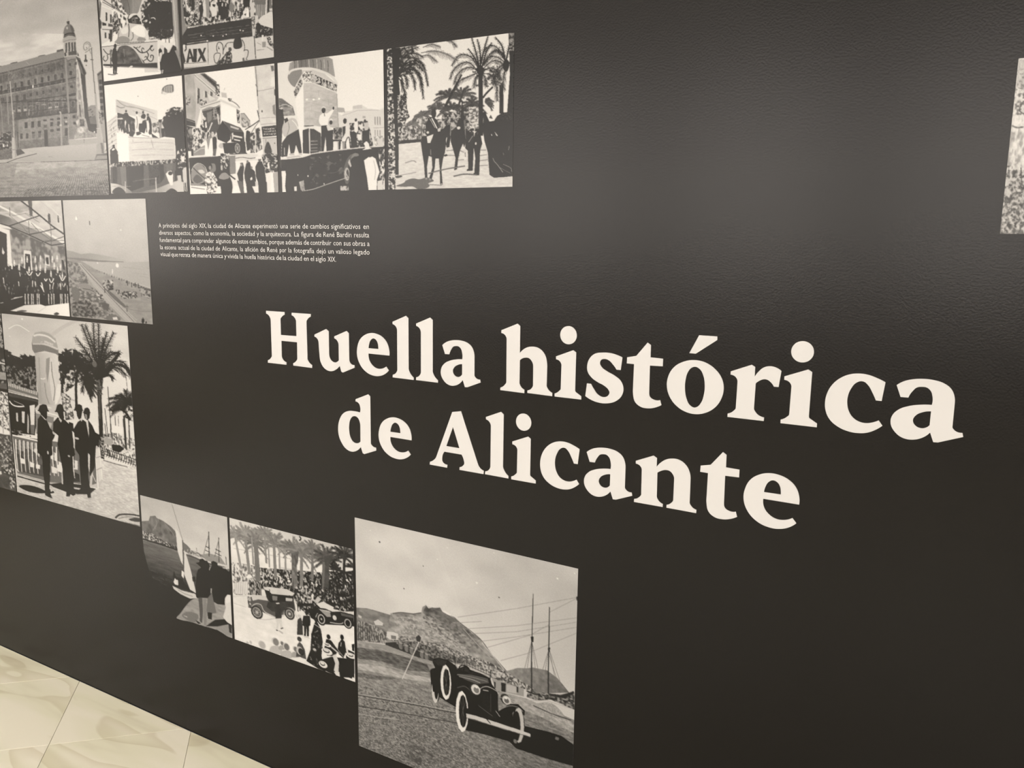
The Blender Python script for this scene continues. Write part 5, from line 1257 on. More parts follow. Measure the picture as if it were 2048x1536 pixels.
    ('print of a giant carnival head rising behind a scroll-painted box, top row', -2.3358, -1.9984, 1.9641, 2.276, 158, 242, 41, 0.085, '''
g190 210 0 0 0 242 0 0 158 0 158 242 0 242
g200 222 22.6 75.1 17.4 155 -2.2 9.6 160.2 46.7 153.2 189.3 -12.9 164.3
p205 1.9 10.5 46.6 20.7 55.7 117.5 55.1 145.3 -2.2 164
n88 228 3.21 5.22 0.46 25.2 35.7 46.2 60 56.2 93.7 55.2 143.3 25.9 152.3 27.2 100.1
s110 1.82 4.4 67.3 55.1 111.4
s228 1.82 4 73.3 52.9 114
s225 1.62 5.4 83.7 41.3 104.8
s120 1.63 8 76.1 27.8 91.1
p78 13.8 98.5 17 100.3 16.1 117.1 12.6 116.5
p78 22.8 104.2 26 106.1 25.1 122.8 21.7 122.2
p78 31.7 111 34.9 112.8 34.4 123.5 30.9 122.9
p78 9 139.2 12.3 141 11.8 152 8.2 151.4
p78 17.2 142.7 20.4 144.5 19.9 155.4 16.4 154.8
p78 40.6 116.6 43.7 118.4 43.3 129.2 39.8 128.5
p92 -0.4 106.9 4.1 118 2.3 129.9 -0.4 131.5
p85 5.2 117.2 13.3 121.7 13.5 126.2 5.1 124.7
p100 17.5 122.4 27.6 126.3 27.3 131.3 17.1 128.5
p112 2.3 66.9 5.6 79.7 1.7 107.3 -1 108.9
p86 19.8 135 25.9 136.1 23.4 160 19.1 161.4
n60 190 2.43 3.24 0.5 26.6 110 40.6 116.6 41.2 138.8 26.6 142.3
s100 1.43 4.2 132.3 37 140.1
o54 5.73 4.97 0.42 85.5 101.5 93.9 91.5 110.1 77.4 149.5 78.1 147.8 111.9 144.4 180.2 97.4 168.4 87.3 139.1
c54 92.5 116.5 101 102.6 112.9 97.2 128 98.4 146.2 107.8 146.5 138.3 145 168.7 127.9 171.6 107.3 164.2 98.7 145.1
o100 1.91 1.91 0.68 89.5 100.3 148.2 104.4 144.6 176.4 97.6 164.5
o205 1.91 1.91 0.74 102.3 149.6 145.5 157.3 144.4 180.2 105 171.7
p230 123.1 172.7 144.6 175.4 144.3 182.1 122.8 178.5
s60 1.33 130.6 174 130.4 181.7
s60 1.33 137.2 175.1 137.2 182.8
o225 1.70 1.70 0.66 111.7 83.5 148.9 89.4 148.1 106.2 112.9 97.2
g118 146 54.2 93.4 73.9 97.3 44.1 59.6 95.1 70.4 89.2 88.6 81.1 110.4 76.8 115.5 58.1 112 52 96.9 46.8 82
S105 1.19 59.1 78.5 62.1 94.9 63.3 109
S160 1.18 70.9 81 71 96.7 69.2 110.1
p66 57.6 119.8 61.1 112.5 75 113.2 84.1 126.7 85.5 136.8 60 130.2
c216 60.1 121.3 61.8 114.6 67.1 112.1 75 112.8 79.8 116.1 70.9 116 65.7 119.3
p112 65.6 120.3 74.6 120 75.8 133.1 66.9 132.4
s230 1.38 74.1 121.9 78.4 122.9
p60 68.4 123.8 71.4 124.4 71.2 127.3 68.2 126.7
S205 1.76 80.7 116.3 84.2 124.8 82.9 130.4
n60 210 2.73 2.73 0.5 85.2 107.3 90.9 110.4 91.2 139.8 87.1 143
S225 1.36 91.7 131.1 95.6 129.8
S222 1.54 104.5 127.6 110.2 128.1 113.3 132.1
S120 1.16 100.1 119.9 102.4 130.1
p220 94.7 129.7 97.6 129.2 97 134 94.5 133
e205 102.1 135.9 1.75 2.32
c196 29.7 165.5 30.5 153.1 39 142.4 49.6 135.3 60.1 129.4 73.7 135.1 87.3 139.1 94.5 150.2 97.6 170.8 67.7 169.8
c232 63.3 142.7 75.6 137 89.1 141.4 94.3 154.1 89.8 163.2 78.2 159.2 68.7 151.6
c150 29.7 165.1 34 155.7 46.4 153.8 58.2 159.8 57.7 168.2
c226 27.4 162.7 26.1 150.3 32.5 146.4 36.2 154.1
S96 1.79 59.2 130.1 60.1 142.2 57.9 157.8
S130 1.79 66.9 149.3 67.3 159.4 61.9 166.4
S135 1.62 38.8 144.4 36 156.1
c150 78.1 161.2 87.8 163.8 93.4 170.1 75.7 168.4
c218 43.1 141.2 55.7 135.4 56.9 147.6 46.7 149.8
p215 90.7 147.6 97.9 152.8 97.2 170.8 92.4 169.9
p198 1 167.8 37.3 168.8 116.7 175.6 114.1 230.2 111.4 230.8 1.3 207.5
p222 114.4 174.4 119.5 172.1 116.9 228.6 113.3 231
s226 3.02 -0.2 166.4 37.3 168.4 114.5 173.6
s78 1.01 0.1 168.5 37.2 170.4 114.4 175.6
p205 97.3 169.4 116.6 170.7 116.4 173.6 99.1 172.6
s120 1.80 33.3 167 89.3 172
c104 29.4 208.9 30.2 189.6 34.3 176.5 45.3 172.1 57.3 175.7 70.6 187.9 79.7 203.3 84.4 217
m14 6.04 6.04 29.4 208.9 32.6 177.8 45.3 172.1 57.3 175.7 70.6 187.9 84.4 217
S205 1.21 32.4 181.8 36.9 174.4 46.3 172.3 57.3 175.3 70.6 187.9 84.9 216
S135 1.21 46.8 180.1 46.9 196.3
S70 1.62 42 191.5 44.1 208
S76 1.97 66.7 178.8 72.8 184.2 78.4 191.1 85.1 194.1 93.1 192.4 100.3 186.6 105.3 182.7
S76 1.58 85.1 194.1 82.5 188.7 84.7 184.1 87.7 187.6
S76 1.56 105.3 182.7 101.4 182.9 100.1 188.6 103.8 193.1 106.9 189.6
S76 1.76 92.1 192.3 95.6 199.7 93.2 207.3 98.8 213.7 103.8 210.9 104.8 203.1 100.4 201.5 99.6 206.3
S76 1.38 87.5 204.4 90.6 201.9 92.3 207.2 87.2 209.4 84.2 210.9
S76 1.38 76.9 182.9 81 179.6
S76 1.65 3.6 173.2 7.4 179.9 13.3 186 19.7 183.9 22.2 178.2
S76 1.66 4.7 187.8 2.2 193.6 6.1 199.3 11.7 195 11.2 186.7
S76 1.39 70.9 182.9 75 180.6
p70 1.5 204.9 34.7 209.7 86.9 215.9 112.1 218 111.9 228.9 32.3 215.3 1.3 208.3
p150 34.5 214 111.6 227.8 111.5 229.8 36.3 217.1
p236 0.8 208.3 21.9 215 34.3 216 94.1 227.3 109.5 230.5 117 234.5 116.9 243.4 85.3 244.1 1.1 242.4
p208 86.3 226.2 111.4 230.8 116.1 237.4 85.8 234.2
S150 1.25 3.3 210.3 13.6 213.8 21.9 214.6
p215 54.6 219.7 58.9 216.3 63.9 217.4 60.6 220.6
p46 21.1 188.2 24.4 176.5 28.3 173.5 31 177.5 31.8 189.9 30.4 206 30.6 216.3 28.6 228.7 25.7 228.3 26.1 215.6 24.4 228.1 21.1 227.7 22.3 208.9 19.9 200.4
e46 29.3 171.2 2.91 4.84
p120 16.9 179.4 20.3 175.8 21.7 180.1 19.1 194.1 17.4 193.8
p54 21.2 226.3 31.5 228.7 30.4 229.8 21.1 228.3
S100 1.66 10.2 227.4 20.9 230.1 27.2 230.2
p90 17 193.8 19.9 194.2 18.2 214.5 16.5 214.3
p160 146 81.2 155.9 83.3 155.7 140 156.5 236.2 151.7 239.4 149.2 196.4 146 147.8
p185 147.7 100.5 150.6 101.1 151.4 150.7 152.9 197 150.1 192.7
p112 155.9 83.3 158.4 83.8 157.7 234.4 154.7 235.9
p64 158.4 83.8 176.4 87.6 168.8 249.5 158 244.1 158.4 178.7
p50 116 202.9 116.1 193.1 119 189.6 122.2 194.4 122.8 203.9 126.4 201.5 126.4 192.8 129.4 187.8 132.6 191.8 132.4 201.5 136.8 201.2 140.9 195.1 144 187.8 149.4 192.6 151.9 216.1 156 247.7 116.9 244 117.1 218.8
p214 117.4 233.6 119.3 233.9 118.5 241.8 117 241.6
p214 121.3 233.7 123.2 233.8 121.2 241.8 119.7 241.6
p205 117.3 200.1 121.8 197.9 122.4 203.9 117.8 218.9 116 210.7
p220 123.7 179.7 145.1 184.2 143.1 187.7 134.1 197.9 124.4 184.6
p150 141.6 199.1 152.8 198.9 161.7 244.6 150.5 245.1 146.4 215.3
p58 143.2 189.6 151.9 216.1 159.6 248.2 131.7 245.4 133.7 205.6
'''),
    ('print of a crowded parade float with AIX lettering on its side, top row', -1.9879, -1.6525, 1.9682, 2.28, 183, 263, 42, 0.08, '''
g120 150 0 0 0 263 0 0 183 0 183 263 0 263
p206 -2 -85.2 198.2 -31.5 194 103.3 -9.8 60.4
p150 5.6 -20.7 69.6 -15.3 72 71.4 1.6 56.4
n70 214 3.51 7.23 0.5 1.9 50.1 66.1 61.9 185.4 75.9 182 184.5 143.1 179.7 10.9 178.3 5.7 149.3
p150 50.3 83.5 60.8 85.7 59.5 162 46.7 160.8
p205 48.4 125.1 52.6 125.9 53.2 160.9 46.8 159.8
p66 39.5 129.8 46.1 128.9 47.4 146.1 44.6 159.4 39.3 157.4
e205 41.1 131.7 2.83 2.31
n90 190 2.14 1.71 0.5 30.3 119.6 39.9 121.4 38.6 150.9 29.9 150.4
s185 0.96 30.2 121.7 39.7 122.8
s200 0.91 116.2 135.9 123.7 136.3
s185 0.96 30 125.5 39.5 126.6
s200 0.91 116 139.6 123.6 140
s185 0.96 29.8 129.3 39.3 130.4
s200 0.91 115.9 143.3 123.4 143.6
s185 0.96 29.6 133.1 39.1 134.2
s200 0.91 115.7 146.9 123.3 147.3
s185 0.96 29.4 136.9 38.9 138
s200 0.91 115.6 150.6 123.2 151
s185 0.96 29.3 140.7 38.8 141.8
s200 0.91 115.5 154.3 123 154.6
s185 0.96 29.1 144.5 38.6 145.5
s200 0.91 115.3 158 122.9 158.3
s185 0.96 28.9 148.3 38.4 149.3
s200 0.92 115.2 161.6 122.8 162
p210 62.9 134.2 67.3 130.8 73.5 133 76.2 142.9 74.4 161.4 65.8 163.1 62.2 148.8
p60 66.5 136.9 73.2 139.2 70.9 144 66.8 141.2
e190 69.3 133.3 2.55 2.91
p64 77.6 134.8 87 135.6 97.1 140.6 98 168.7 86.4 173 78.3 168.4 77.9 151.6
p84 86.6 144.8 96.8 147.8 98 168.7 87.5 173.2
p220 85.8 138.5 87.9 138.8 87 146 85 144.6
p215 92.5 139.7 95 141.2 93.7 147.2 92.2 145.9
p200 78.5 162.2 81.6 162.7 81 172.6 78.6 171.6
c130 99.9 147.3 104.3 139.8 109.1 149 106.5 163 101.4 161
p205 99.6 155.5 103.4 161.4 102.1 169.5 99.3 167.9
n50 215 1.84 2.04 0.5 104.5 159.5 119.8 159.2 119.2 174.5 103.9 176
p216 126.8 162.5 131.9 159.3 133.7 165.8 138.3 175.8 126.3 175.8
p228 133.9 159.7 135.7 153.9 137.8 162.4 138.3 175.8 133.3 174.9
p66 127.8 135.1 140.7 136.5 139.9 157.7 134.1 153.6 127.9 159.6
p196 141.2 148.8 148.2 148.1 149.7 162.6 146.2 177.2 140.2 177.2
p60 128.5 169 132.6 167.6 131.4 172.6
p205 10.3 124.3 14.5 128.3 19.4 141 18.1 144 12.8 139.8
p56 8.4 139 15.9 145.7 13.2 154.9 5.6 151.4
p54 24 115.2 29.4 116.2 28.2 140.5 22.7 141.6
e205 22.9 147 2.87 3.61
p205 13.1 156 22.2 151.1 24 159 18.2 164.4
n60 205 2.16 1.73 0.5 14.3 154.1 37.1 158.1 37.5 174.1 13.3 174.4
p190 55.2 162.3 63.6 165.9 61.2 171.8 55 166.5
p196 148.3 173.5 153 178.4 156.7 186.2 150.6 192.2 146.8 215.2 142.9 214.5 143.2 178.7
n100 205 1.81 2.61 0.5 142.2 176.5 149.2 176.7 148.3 201.1 142.4 200.1
p120 148.8 144.2 181.4 144.3 181.9 173.4 166.8 175.8 156.8 184.1 151.4 170
s186 1.20 151.9 153.9 151.9 178.2
s186 1.19 155.3 154.5 155.2 178.8
s186 1.19 158.6 155.1 158.5 179.4
s186 1.19 161.9 155.7 161.8 179.9
s186 1.19 165.1 156.3 165.1 180.5
s186 1.18 168.4 156.9 168.4 181.1
p205 171.3 142.4 173.7 142.9 171.7 174.6 168.7 177.1
p70 174.7 143.1 177.6 143.6 175.7 172.3 173.2 172.9
p205 176.8 166.5 182.1 166.5 181.9 171.4 177.2 170.6
c208 155.9 186 161.9 178.9 170.7 175.5 182.3 174 182.3 206.2 171.8 200.9 158.4 194.6
n40 150 2.19 2.58 0.58 150.1 192.2 158.4 194.6 171.8 201.4 181.8 206.1 181.4 220.7 161.5 219.5 148.6 220.1
c60 151.6 192.4 156.5 191.2 159.3 196.8 156.9 210.6 152 209.8
p204 147.6 219.9 161.5 219.5 181.4 219.7 182.3 268.6 154 266.7 148.2 260.7
n50 190 1.78 1.78 0.5 169.3 218.7 176 221.8 182.7 239.1 182 245.1 172.6 235.5
p150 161.1 229.7 168 229.7 167.6 240.9 160.8 239.9
S160 1.20 151.3 229.2 159 234.5
S150 1.41 149.8 244.4 164.5 244.5
S150 1.59 169.6 240.2 180.9 249.5
p215 160.6 215.3 164.5 215.9 163.1 228 160.2 227.5
p80 10.9 177.9 54.5 178.1 100.7 178.1 142.6 179.1 142.8 215 111.6 214.2 53 210.9 9.2 212.7 -0.9 213.4 0.2 191.7
p62 10.9 178.3 50.2 178.9 49.6 191.1 10.4 188
p72 54.5 179.1 141.1 180.6 141.7 191.8 102.2 193.4 53.9 190.7
m10 6.29 1.68 10.9 177.9 142.6 179.1 142.8 215 9.2 212.7
S120 0.73 54 189.7 91.9 190.7 137.7 192.1
S120 0.72 60.1 196 102 197.5 141.5 197.9
S120 0.76 12.4 192.6 45.3 192.5
S120 0.76 16.5 198.7 49.2 199.6
S120 0.72 57.8 200.9 101.7 203.8 141.2 206
S120 0.76 16.3 204.1 51.2 204.7
e216 85.1 205.3 1.37 1.36
e216 91.9 203.4 1.36 1.36
e216 65.2 202.1 1.39 1.37
e216 119.8 199.4 1.33 1.34
e216 125.3 201.4 1.32 1.34
e216 40.2 197.1 1.42 1.38
s208 1.28 11.9 176.1 34.1 176.2 54.6 175.4 61.1 174.9 98.7 176.7
s206 1.02 101.8 177.2 118.2 176.4 143.2 177.7
s190 0.86 9.3 209.5 35.8 209.8 53 210.3
s60 1.26 8.1 212 53 212.4 101.4 213.1 141.9 214.4
p200 0.2 213 52.9 214 101.3 214.7 145.8 215.5 148.6 261.6 125.1 261.6 99.2 266.5 0.1 259.1 -1.5 224.3
e226 52.5 210.2 2.16 1.38
s120 1.18 53.7 214.2 52.5 259.1
s78 1.41 146.3 215.1 147.7 260.6
s212 0.87 0.4 252.6 68 258.5
s110 0.76 0.5 250.9 48.9 253.7
e216 3 214 3.14 3.91
p92 5.2 213.2 8.6 213.7 8.7 221.4 4 226.2 3.1 222.7 6 219.9
p74 -0.8 228.2 1.1 229 4.7 246 1.7 250.5 -1.3 247.9
p74 5.6 249.6 13.2 221.2 16.3 221 24.6 250.4 18.7 250.1 17.3 242.3 12.6 242.3 10.9 249.9
p192 14.2 228.7 16.6 238.3 12.9 238.4
p70 21.8 222.5 30.3 223.1 28.3 250.9 22.4 250.8
p68 31.4 223.7 37.3 223.5 41.7 233.8 44.9 224.1 49.4 224 43.2 237.3 48.6 252.1 42.5 251.9 38.6 243.1 33.8 251.1 29.4 251 36.6 238.5
p200 30.5 229 33.4 235.9 29.7 245.1
S190 0.65 27.1 252.9 38.1 253.3 49 252.8
s100 0.98 0.5 250.9 24.9 252.6 49.1 253.4
S82 1.47 72.2 236.1 71 226.4 74 217.8 79.3 217.6 83.3 222.9 84.4 232.6 83.5 243.1
S82 1.35 84.9 234.8 88.3 226.9 93.8 220.9 101 220.9 106.2 221.7
S82 1.38 78.3 240.2 71 238.1 65.6 241.6 65.2 250.1 68 259 73.5 255.5 76.9 248.5 78.3 241.3
S82 1.16 74.8 224.8 75.6 231.3 76.7 228.3
S82 1.15 90.5 224.1 90.3 229.3
S82 1.33 122.6 218.6 126.3 227.4 127 237.9 124.8 242.8
S82 1.33 125.3 241.3 129.9 240.4 133.8 243.1 132.5 252.2 129.2 259.1 132.2 260
c100 95.5 231.1 99.6 230.7 101.5 235.2 99.3 239.1 95.2 236.4
c68 105 224.2 108 215.2 113.3 209.3 118.3 212.2 122 221.6 122.1 232 117.9 235.5 110.7 236 105.7 232.7
p208 101.4 237.8 105.7 234.2 110.7 236.5 118.9 236.2 123.9 239.5 126.2 245.1 125.3 254.4 121.4 255.9 121 266.8 101.8 266.6
p200 103.1 233.3 106.7 233.9 107.6 238.2 101.9 239.4
n46 190 1.58 3.57 0.58 67.9 261.7 74.5 255.7 83.3 248.4 91 238.9 96.2 237.6 101.2 242.5 101.5 266.6
p112 121.7 255.9 125.3 255.4 126.1 261.8 151.1 262.1 153.1 267.6 122.8 267.1
p66 99.2 266.3 122.8 266.8 153.9 267.2 183.3 267.7 182.8 281.9 57 265.1 67.9 261.7
'''),
    ('print of performers on a white raised stage beside a dark tree', -2.3358, -1.9984, 1.649, 1.9531, 152, 225, 43, 0.085, '''
g236 226 0 0 0 225 0 0 152 0 152 225 0 225
p214 -4.5 75.9 3.8 74.6 23 61.4 20.3 120.4 20.8 160.9 0.1 161.8
S176 1.21 3.7 76.6 12.2 71.4 22.3 66.3
S176 1.21 3.2 84.7 11.7 79.4 21.8 74.3
S176 1.21 2.5 94.7 11.1 89.4 21.2 84.2
S176 1.22 2 102.8 10.5 97.4 20.7 92.2
S176 1.22 1.3 112.9 9.9 107.5 20 102.2
S176 1.22 0.6 123 9.2 117.5 19.4 112.2
S176 1.22 0.1 131.1 8.7 125.6 18.9 120.3
S150 1.01 6 88.9 13.9 77.6 21.3 72.2
p150 7.9 91.1 10.4 89.7 10.1 94.1 7.6 95.5
p150 13.2 87.5 15.8 86.2 15.5 90.6 12.9 92
p150 8.5 103.3 11.1 101.9 10.8 106.3 8.2 107.7
p150 13.5 99.7 16 98.3 15.7 102.7 13.2 104.1
p150 8.3 115.4 10.9 114 10.6 118.4 8 119.9
g196 214 28.3 41.1 101.9 79.8 23.3 31.6 63.5 47.2 102.8 62.2 102.5 88.5 91.6 94.4 90.6 78.7 23.2 58.4
S150 1.37 24.9 32.8 36.2 43.9 47.8 49.1 63.2 52.7 78.3 60.1
S140 1.79 23.3 44.5 31.8 49.4 39.9 48.6
S170 1.16 47.9 47.1 70.8 55.4 96.9 67.7
S176 0.96 55.1 57.7 85.3 70.5 101.9 79.8
s190 1.00 23.3 31.6 21.6 58.3
p64 24 58.5 46.7 66.7 58.4 74.7 59.4 83.7 56.7 103.2 52 109.7 45.5 103.3 22.6 100.4
p205 23.7 69.7 42.1 69.8 43.1 73.5 23.9 72.5
n46 120 3.97 6.75 0.56 23.5 72.4 58 75.7 56.4 101.2 22.7 98.4
p232 22 103.4 24.5 88.5 25.8 96.7 28.3 88.9 30.3 99 32.8 91.2 34.6 101.4 39.1 99.8 44.3 106.1 44 110.1 21.9 104.4
p84 33.2 68.4 36 62.7 39.6 60.1 43.9 60.5 46.4 65.1 47.2 70.7 43.2 71.3 41 76.1 35.3 73.5
e72 41.9 57.2 1.98 2.56
p50 35.3 73.5 43.4 71.3 45.3 82.4 49.1 92.6 52.4 109.8 45.8 107.9 44.2 94.2 40.1 83.9 35.7 89.5
p222 37.7 77.7 40.3 74 41.1 80 37.6 91.7
p218 44.2 82.3 46.4 84.5 47.1 98.4 45 100.2
p228 57.5 83.5 59.7 71.9 61.7 65.2 65.2 65.6 68 76.6 71.3 79.9 74.7 82.1 72.1 86 67.5 86 65.9 94.1 63.6 99.8 60 101.5 57.6 95.3
e84 63 62.4 2.14 2.92
S110 1.17 62.2 70.2 63.1 82 61.2 93.7
p80 66.2 84.3 72 84.8 72.5 92.7 70 102.3 65.8 101.9 64.7 94
p66 70.7 70.6 73.7 66.4 77.9 65.9 80.4 70 78.5 75.3 74.2 77.2 70.9 74.5
e88 75.4 62.9 1.92 2.71
p214 68.2 73.7 71.7 74 77.3 76.7 82.7 75.7 82.2 78 74.3 79.5 68.6 76.7
p56 73.3 80 80.1 77.8 79.8 93.3 75.7 104.7 70.4 102.3 70.8 88.6
p50 83 71.2 86.4 72.1 89.4 78.6 90.8 88.5 90.1 107.1 85.5 108.6 83.1 103.4 79.7 103.1 79.9 85.5
e96 84.3 68.8 2.10 2.71
p232 80.9 81.3 84.5 78.6 86 86.1 86.2 95.8 83.3 105.7 80.7 104.4 81.1 91.5
p236 59.4 110.3 64.1 103.8 70 102.7 75.6 106.3 83.3 106.1 92.1 112.9 82.8 115.1 63.6 113.2
p74 59.2 101.4 64.3 100.6 70.3 104.3 65.5 107 60 107.8
p64 89.1 105.8 101.8 115.6 90.5 114.1
S120 0.97 69.8 107.2 77.3 109.8 84.9 112.3
n100 205 2.29 3.05 0.5 92 86.6 103.9 83.8 103.5 105.1 92.9 106.1
p150 104.5 85.8 106.6 82.2 111 83 113.7 96.3 113.3 117.8 104.7 117.9 103.8 107
e80 106.9 83.2 2.99 3.07
s50 1.51 104 81.2 110.8 81
p206 109.8 88.2 113.1 96.2 111.7 105.7 109.6 103.6
p66 108.4 97.7 114 98.2 113.7 117.8 109.2 117.5
S80 1.52 104 95.4 104.5 107.1
p50 111.1 88.4 113.4 80.9 117.8 77.5 119.1 70.9 122.8 70.3 125.9 64.9 132.3 63.3 135.8 65.9 141.3 65 145.7 68.8 150.3 65.9 160.9 68.5 157.4 141.7 137.7 138.4 133.2 118.6 114.5 117.1 114.1 96.3
o54 2.97 2.60 0.5 111.2 80.7 121.4 62.6 134.4 58.2 152.3 62 151.6 76.9 122.2 81.7
o210 1.66 1.66 0.72 121.5 60.7 152.4 60.1 151.4 80.7 122.4 77.9
n46 90 2.60 2.60 0.62 120.6 77.7 151.7 73.2 153 122.4 135.1 117.2 121.4 96.9
p238 19.7 98.2 24.6 100.6 43.7 109.1 42.6 160.1 20.8 159.7 19 140.5
g218 208 63.4 115.6 118.3 158.4 43.7 108.7 90.5 115.3 131.4 118.4 132.9 160.8 80.3 159.8 42.2 160.1
m5 11.59 1.93 43.7 108.7 131.4 118.4 132.9 160.8 42.2 160.1
s150 0.97 43.1 109.6 63.6 112.6 131.4 119.2
S170 0.77 47.3 122.3 74.7 122.3 130.9 128.4
S178 0.77 48.4 136.4 89.2 137.1 130.2 141.8
S180 0.77 47.7 148.3 88.6 148.8 131.5 152.4
s150 0.77 88 117.4 91.3 135.3
s170 0.79 51.7 114.7 52.1 120.7
p232 101.7 117.5 113.1 114.5 131.4 117.9 131.3 120.7
p48 4.1 133.4 8.8 129.7 10.8 124.9 14 125.6 14.6 130.1 20.1 138.6 20.2 162.9 2.9 163.2
e60 12 125.4 2.45 2.43
s190 1.22 19.1 139.5 20.8 146.7
p226 7.2 132.6 12.5 129.9 14.8 132.5 9.1 135.8
n44 190 2.17 3.94 0.52 1.1 162.9 20.9 159.3 80.3 160.2 133 159.7 133.4 167 72.1 168.7 2.7 169.8
p110 2.1 169.1 72.1 168.7 133.4 167 147.1 169.7 156.2 168.3 153.5 225.8 -0.8 223.7
p126 22.2 170.1 34.4 170.1 33.7 214.4 23.9 208
p70 35.6 169.8 70.1 169.2 68 212.5 37.2 222.7 34.7 214.5
p88 5.8 169.5 16.1 169.8 14.7 207.7 4.6 205.3
p92 79.8 169.1 100.8 169.2 100.7 206.6 79.3 211.8
p66 101.2 169.2 108.7 169.2 109.6 195.1 101.1 205.6
p118 114 168.9 127 168.2 126.5 178.3 114.9 187.5
S135 0.99 46.5 200.6 70.4 197.5 93.6 196.4
g205 140 7.7 205.4 41.3 220.8 0.6 202.7 13.9 204.6 31.8 212.3 43.3 221.2 42.7 224.9 -0.2 224.8
c66 4.4 223.9 7 215.7 17.6 211.5 26.4 217.3 28.9 225.5
g120 205 61.2 221.3 130.5 209.6 57.1 223.2 92.5 217.2 113.8 209 134.6 201.9 145.3 206.2 145.2 227.5
c74 110 227.6 115.1 220.8 122.7 217.5 130.8 222.3 132.4 228.2
s190 1.83 31.5 200.1 30.5 220.5
s200 1.95 92.8 194.4 92.5 224.2
s165 0.82 3.3 209.4 41.9 210.6
p50 132.9 118 157.7 136 153.4 227.7 145.3 226.5 145 206.2 140.1 202.1 131.5 190.2 133.6 147.8
n40 210 2.98 3.35 0.6 134 140.1 155.7 139.7 153.9 177.7 135.7 178.7
p214 135.5 146 138.4 142.3 140 148.2 135.2 151.7
p214 142.1 142.6 145 138.9 145.5 146.6
p226 143.3 155.1 149.6 154.5 148.1 167.8 143.7 165.7
p205 143.7 183 146.7 177.3 154 175.8 152.7 204.5 144.4 207.1
p190 145.3 206.2 152.7 204.5 151.7 224.8 146.3 223.7
e64 147.9 171.6 4.33 5.75
s230 1.30 146.9 165.8 150.9 166.1
s54 1.50 148 207.3 149.1 223.7
p232 112.3 187.8 117 183.3 123 182 126 189.9 124.9 210.4 120.4 211.6 116.1 201.2
e54 120.9 187.4 4.08 3.90
p205 134.1 192.2 140.6 191.5 141.8 204.1 134.5 203.9
s60 1.32 130.9 182.4 130.8 203.7
c160 113.4 31.3 114.6 21.9 122 16 134.7 15.9 134.8 29.6 124.9 30.7
S84 1.11 113.8 24.1 117.2 18.8 124.7 15.6 134.7 16.1
s100 0.92 134.7 16.1 134.6 28.9
S120 0.93 117.1 20.4 116.8 29.8
S190 0.93 119.2 20 118.8 29.7
S120 0.93 121.2 19.6 120.9 29.6
S190 0.93 123.3 19.2 122.9 29.6
S120 0.93 125.3 18.9 124.9 29.5
S190 0.92 127.3 18.5 126.9 29.4
S120 0.92 129.3 18.1 129 29.3
S190 0.92 131.4 17.8 131 29.3
S120 0.92 133.4 17.4 133 29.2
p216 113.8 31.3 115 25.8 124.8 31.1 119.2 33.8
e100 123.7 3.6 0.92 0.93
e100 67.3 30.1 0.97 0.97
'''),
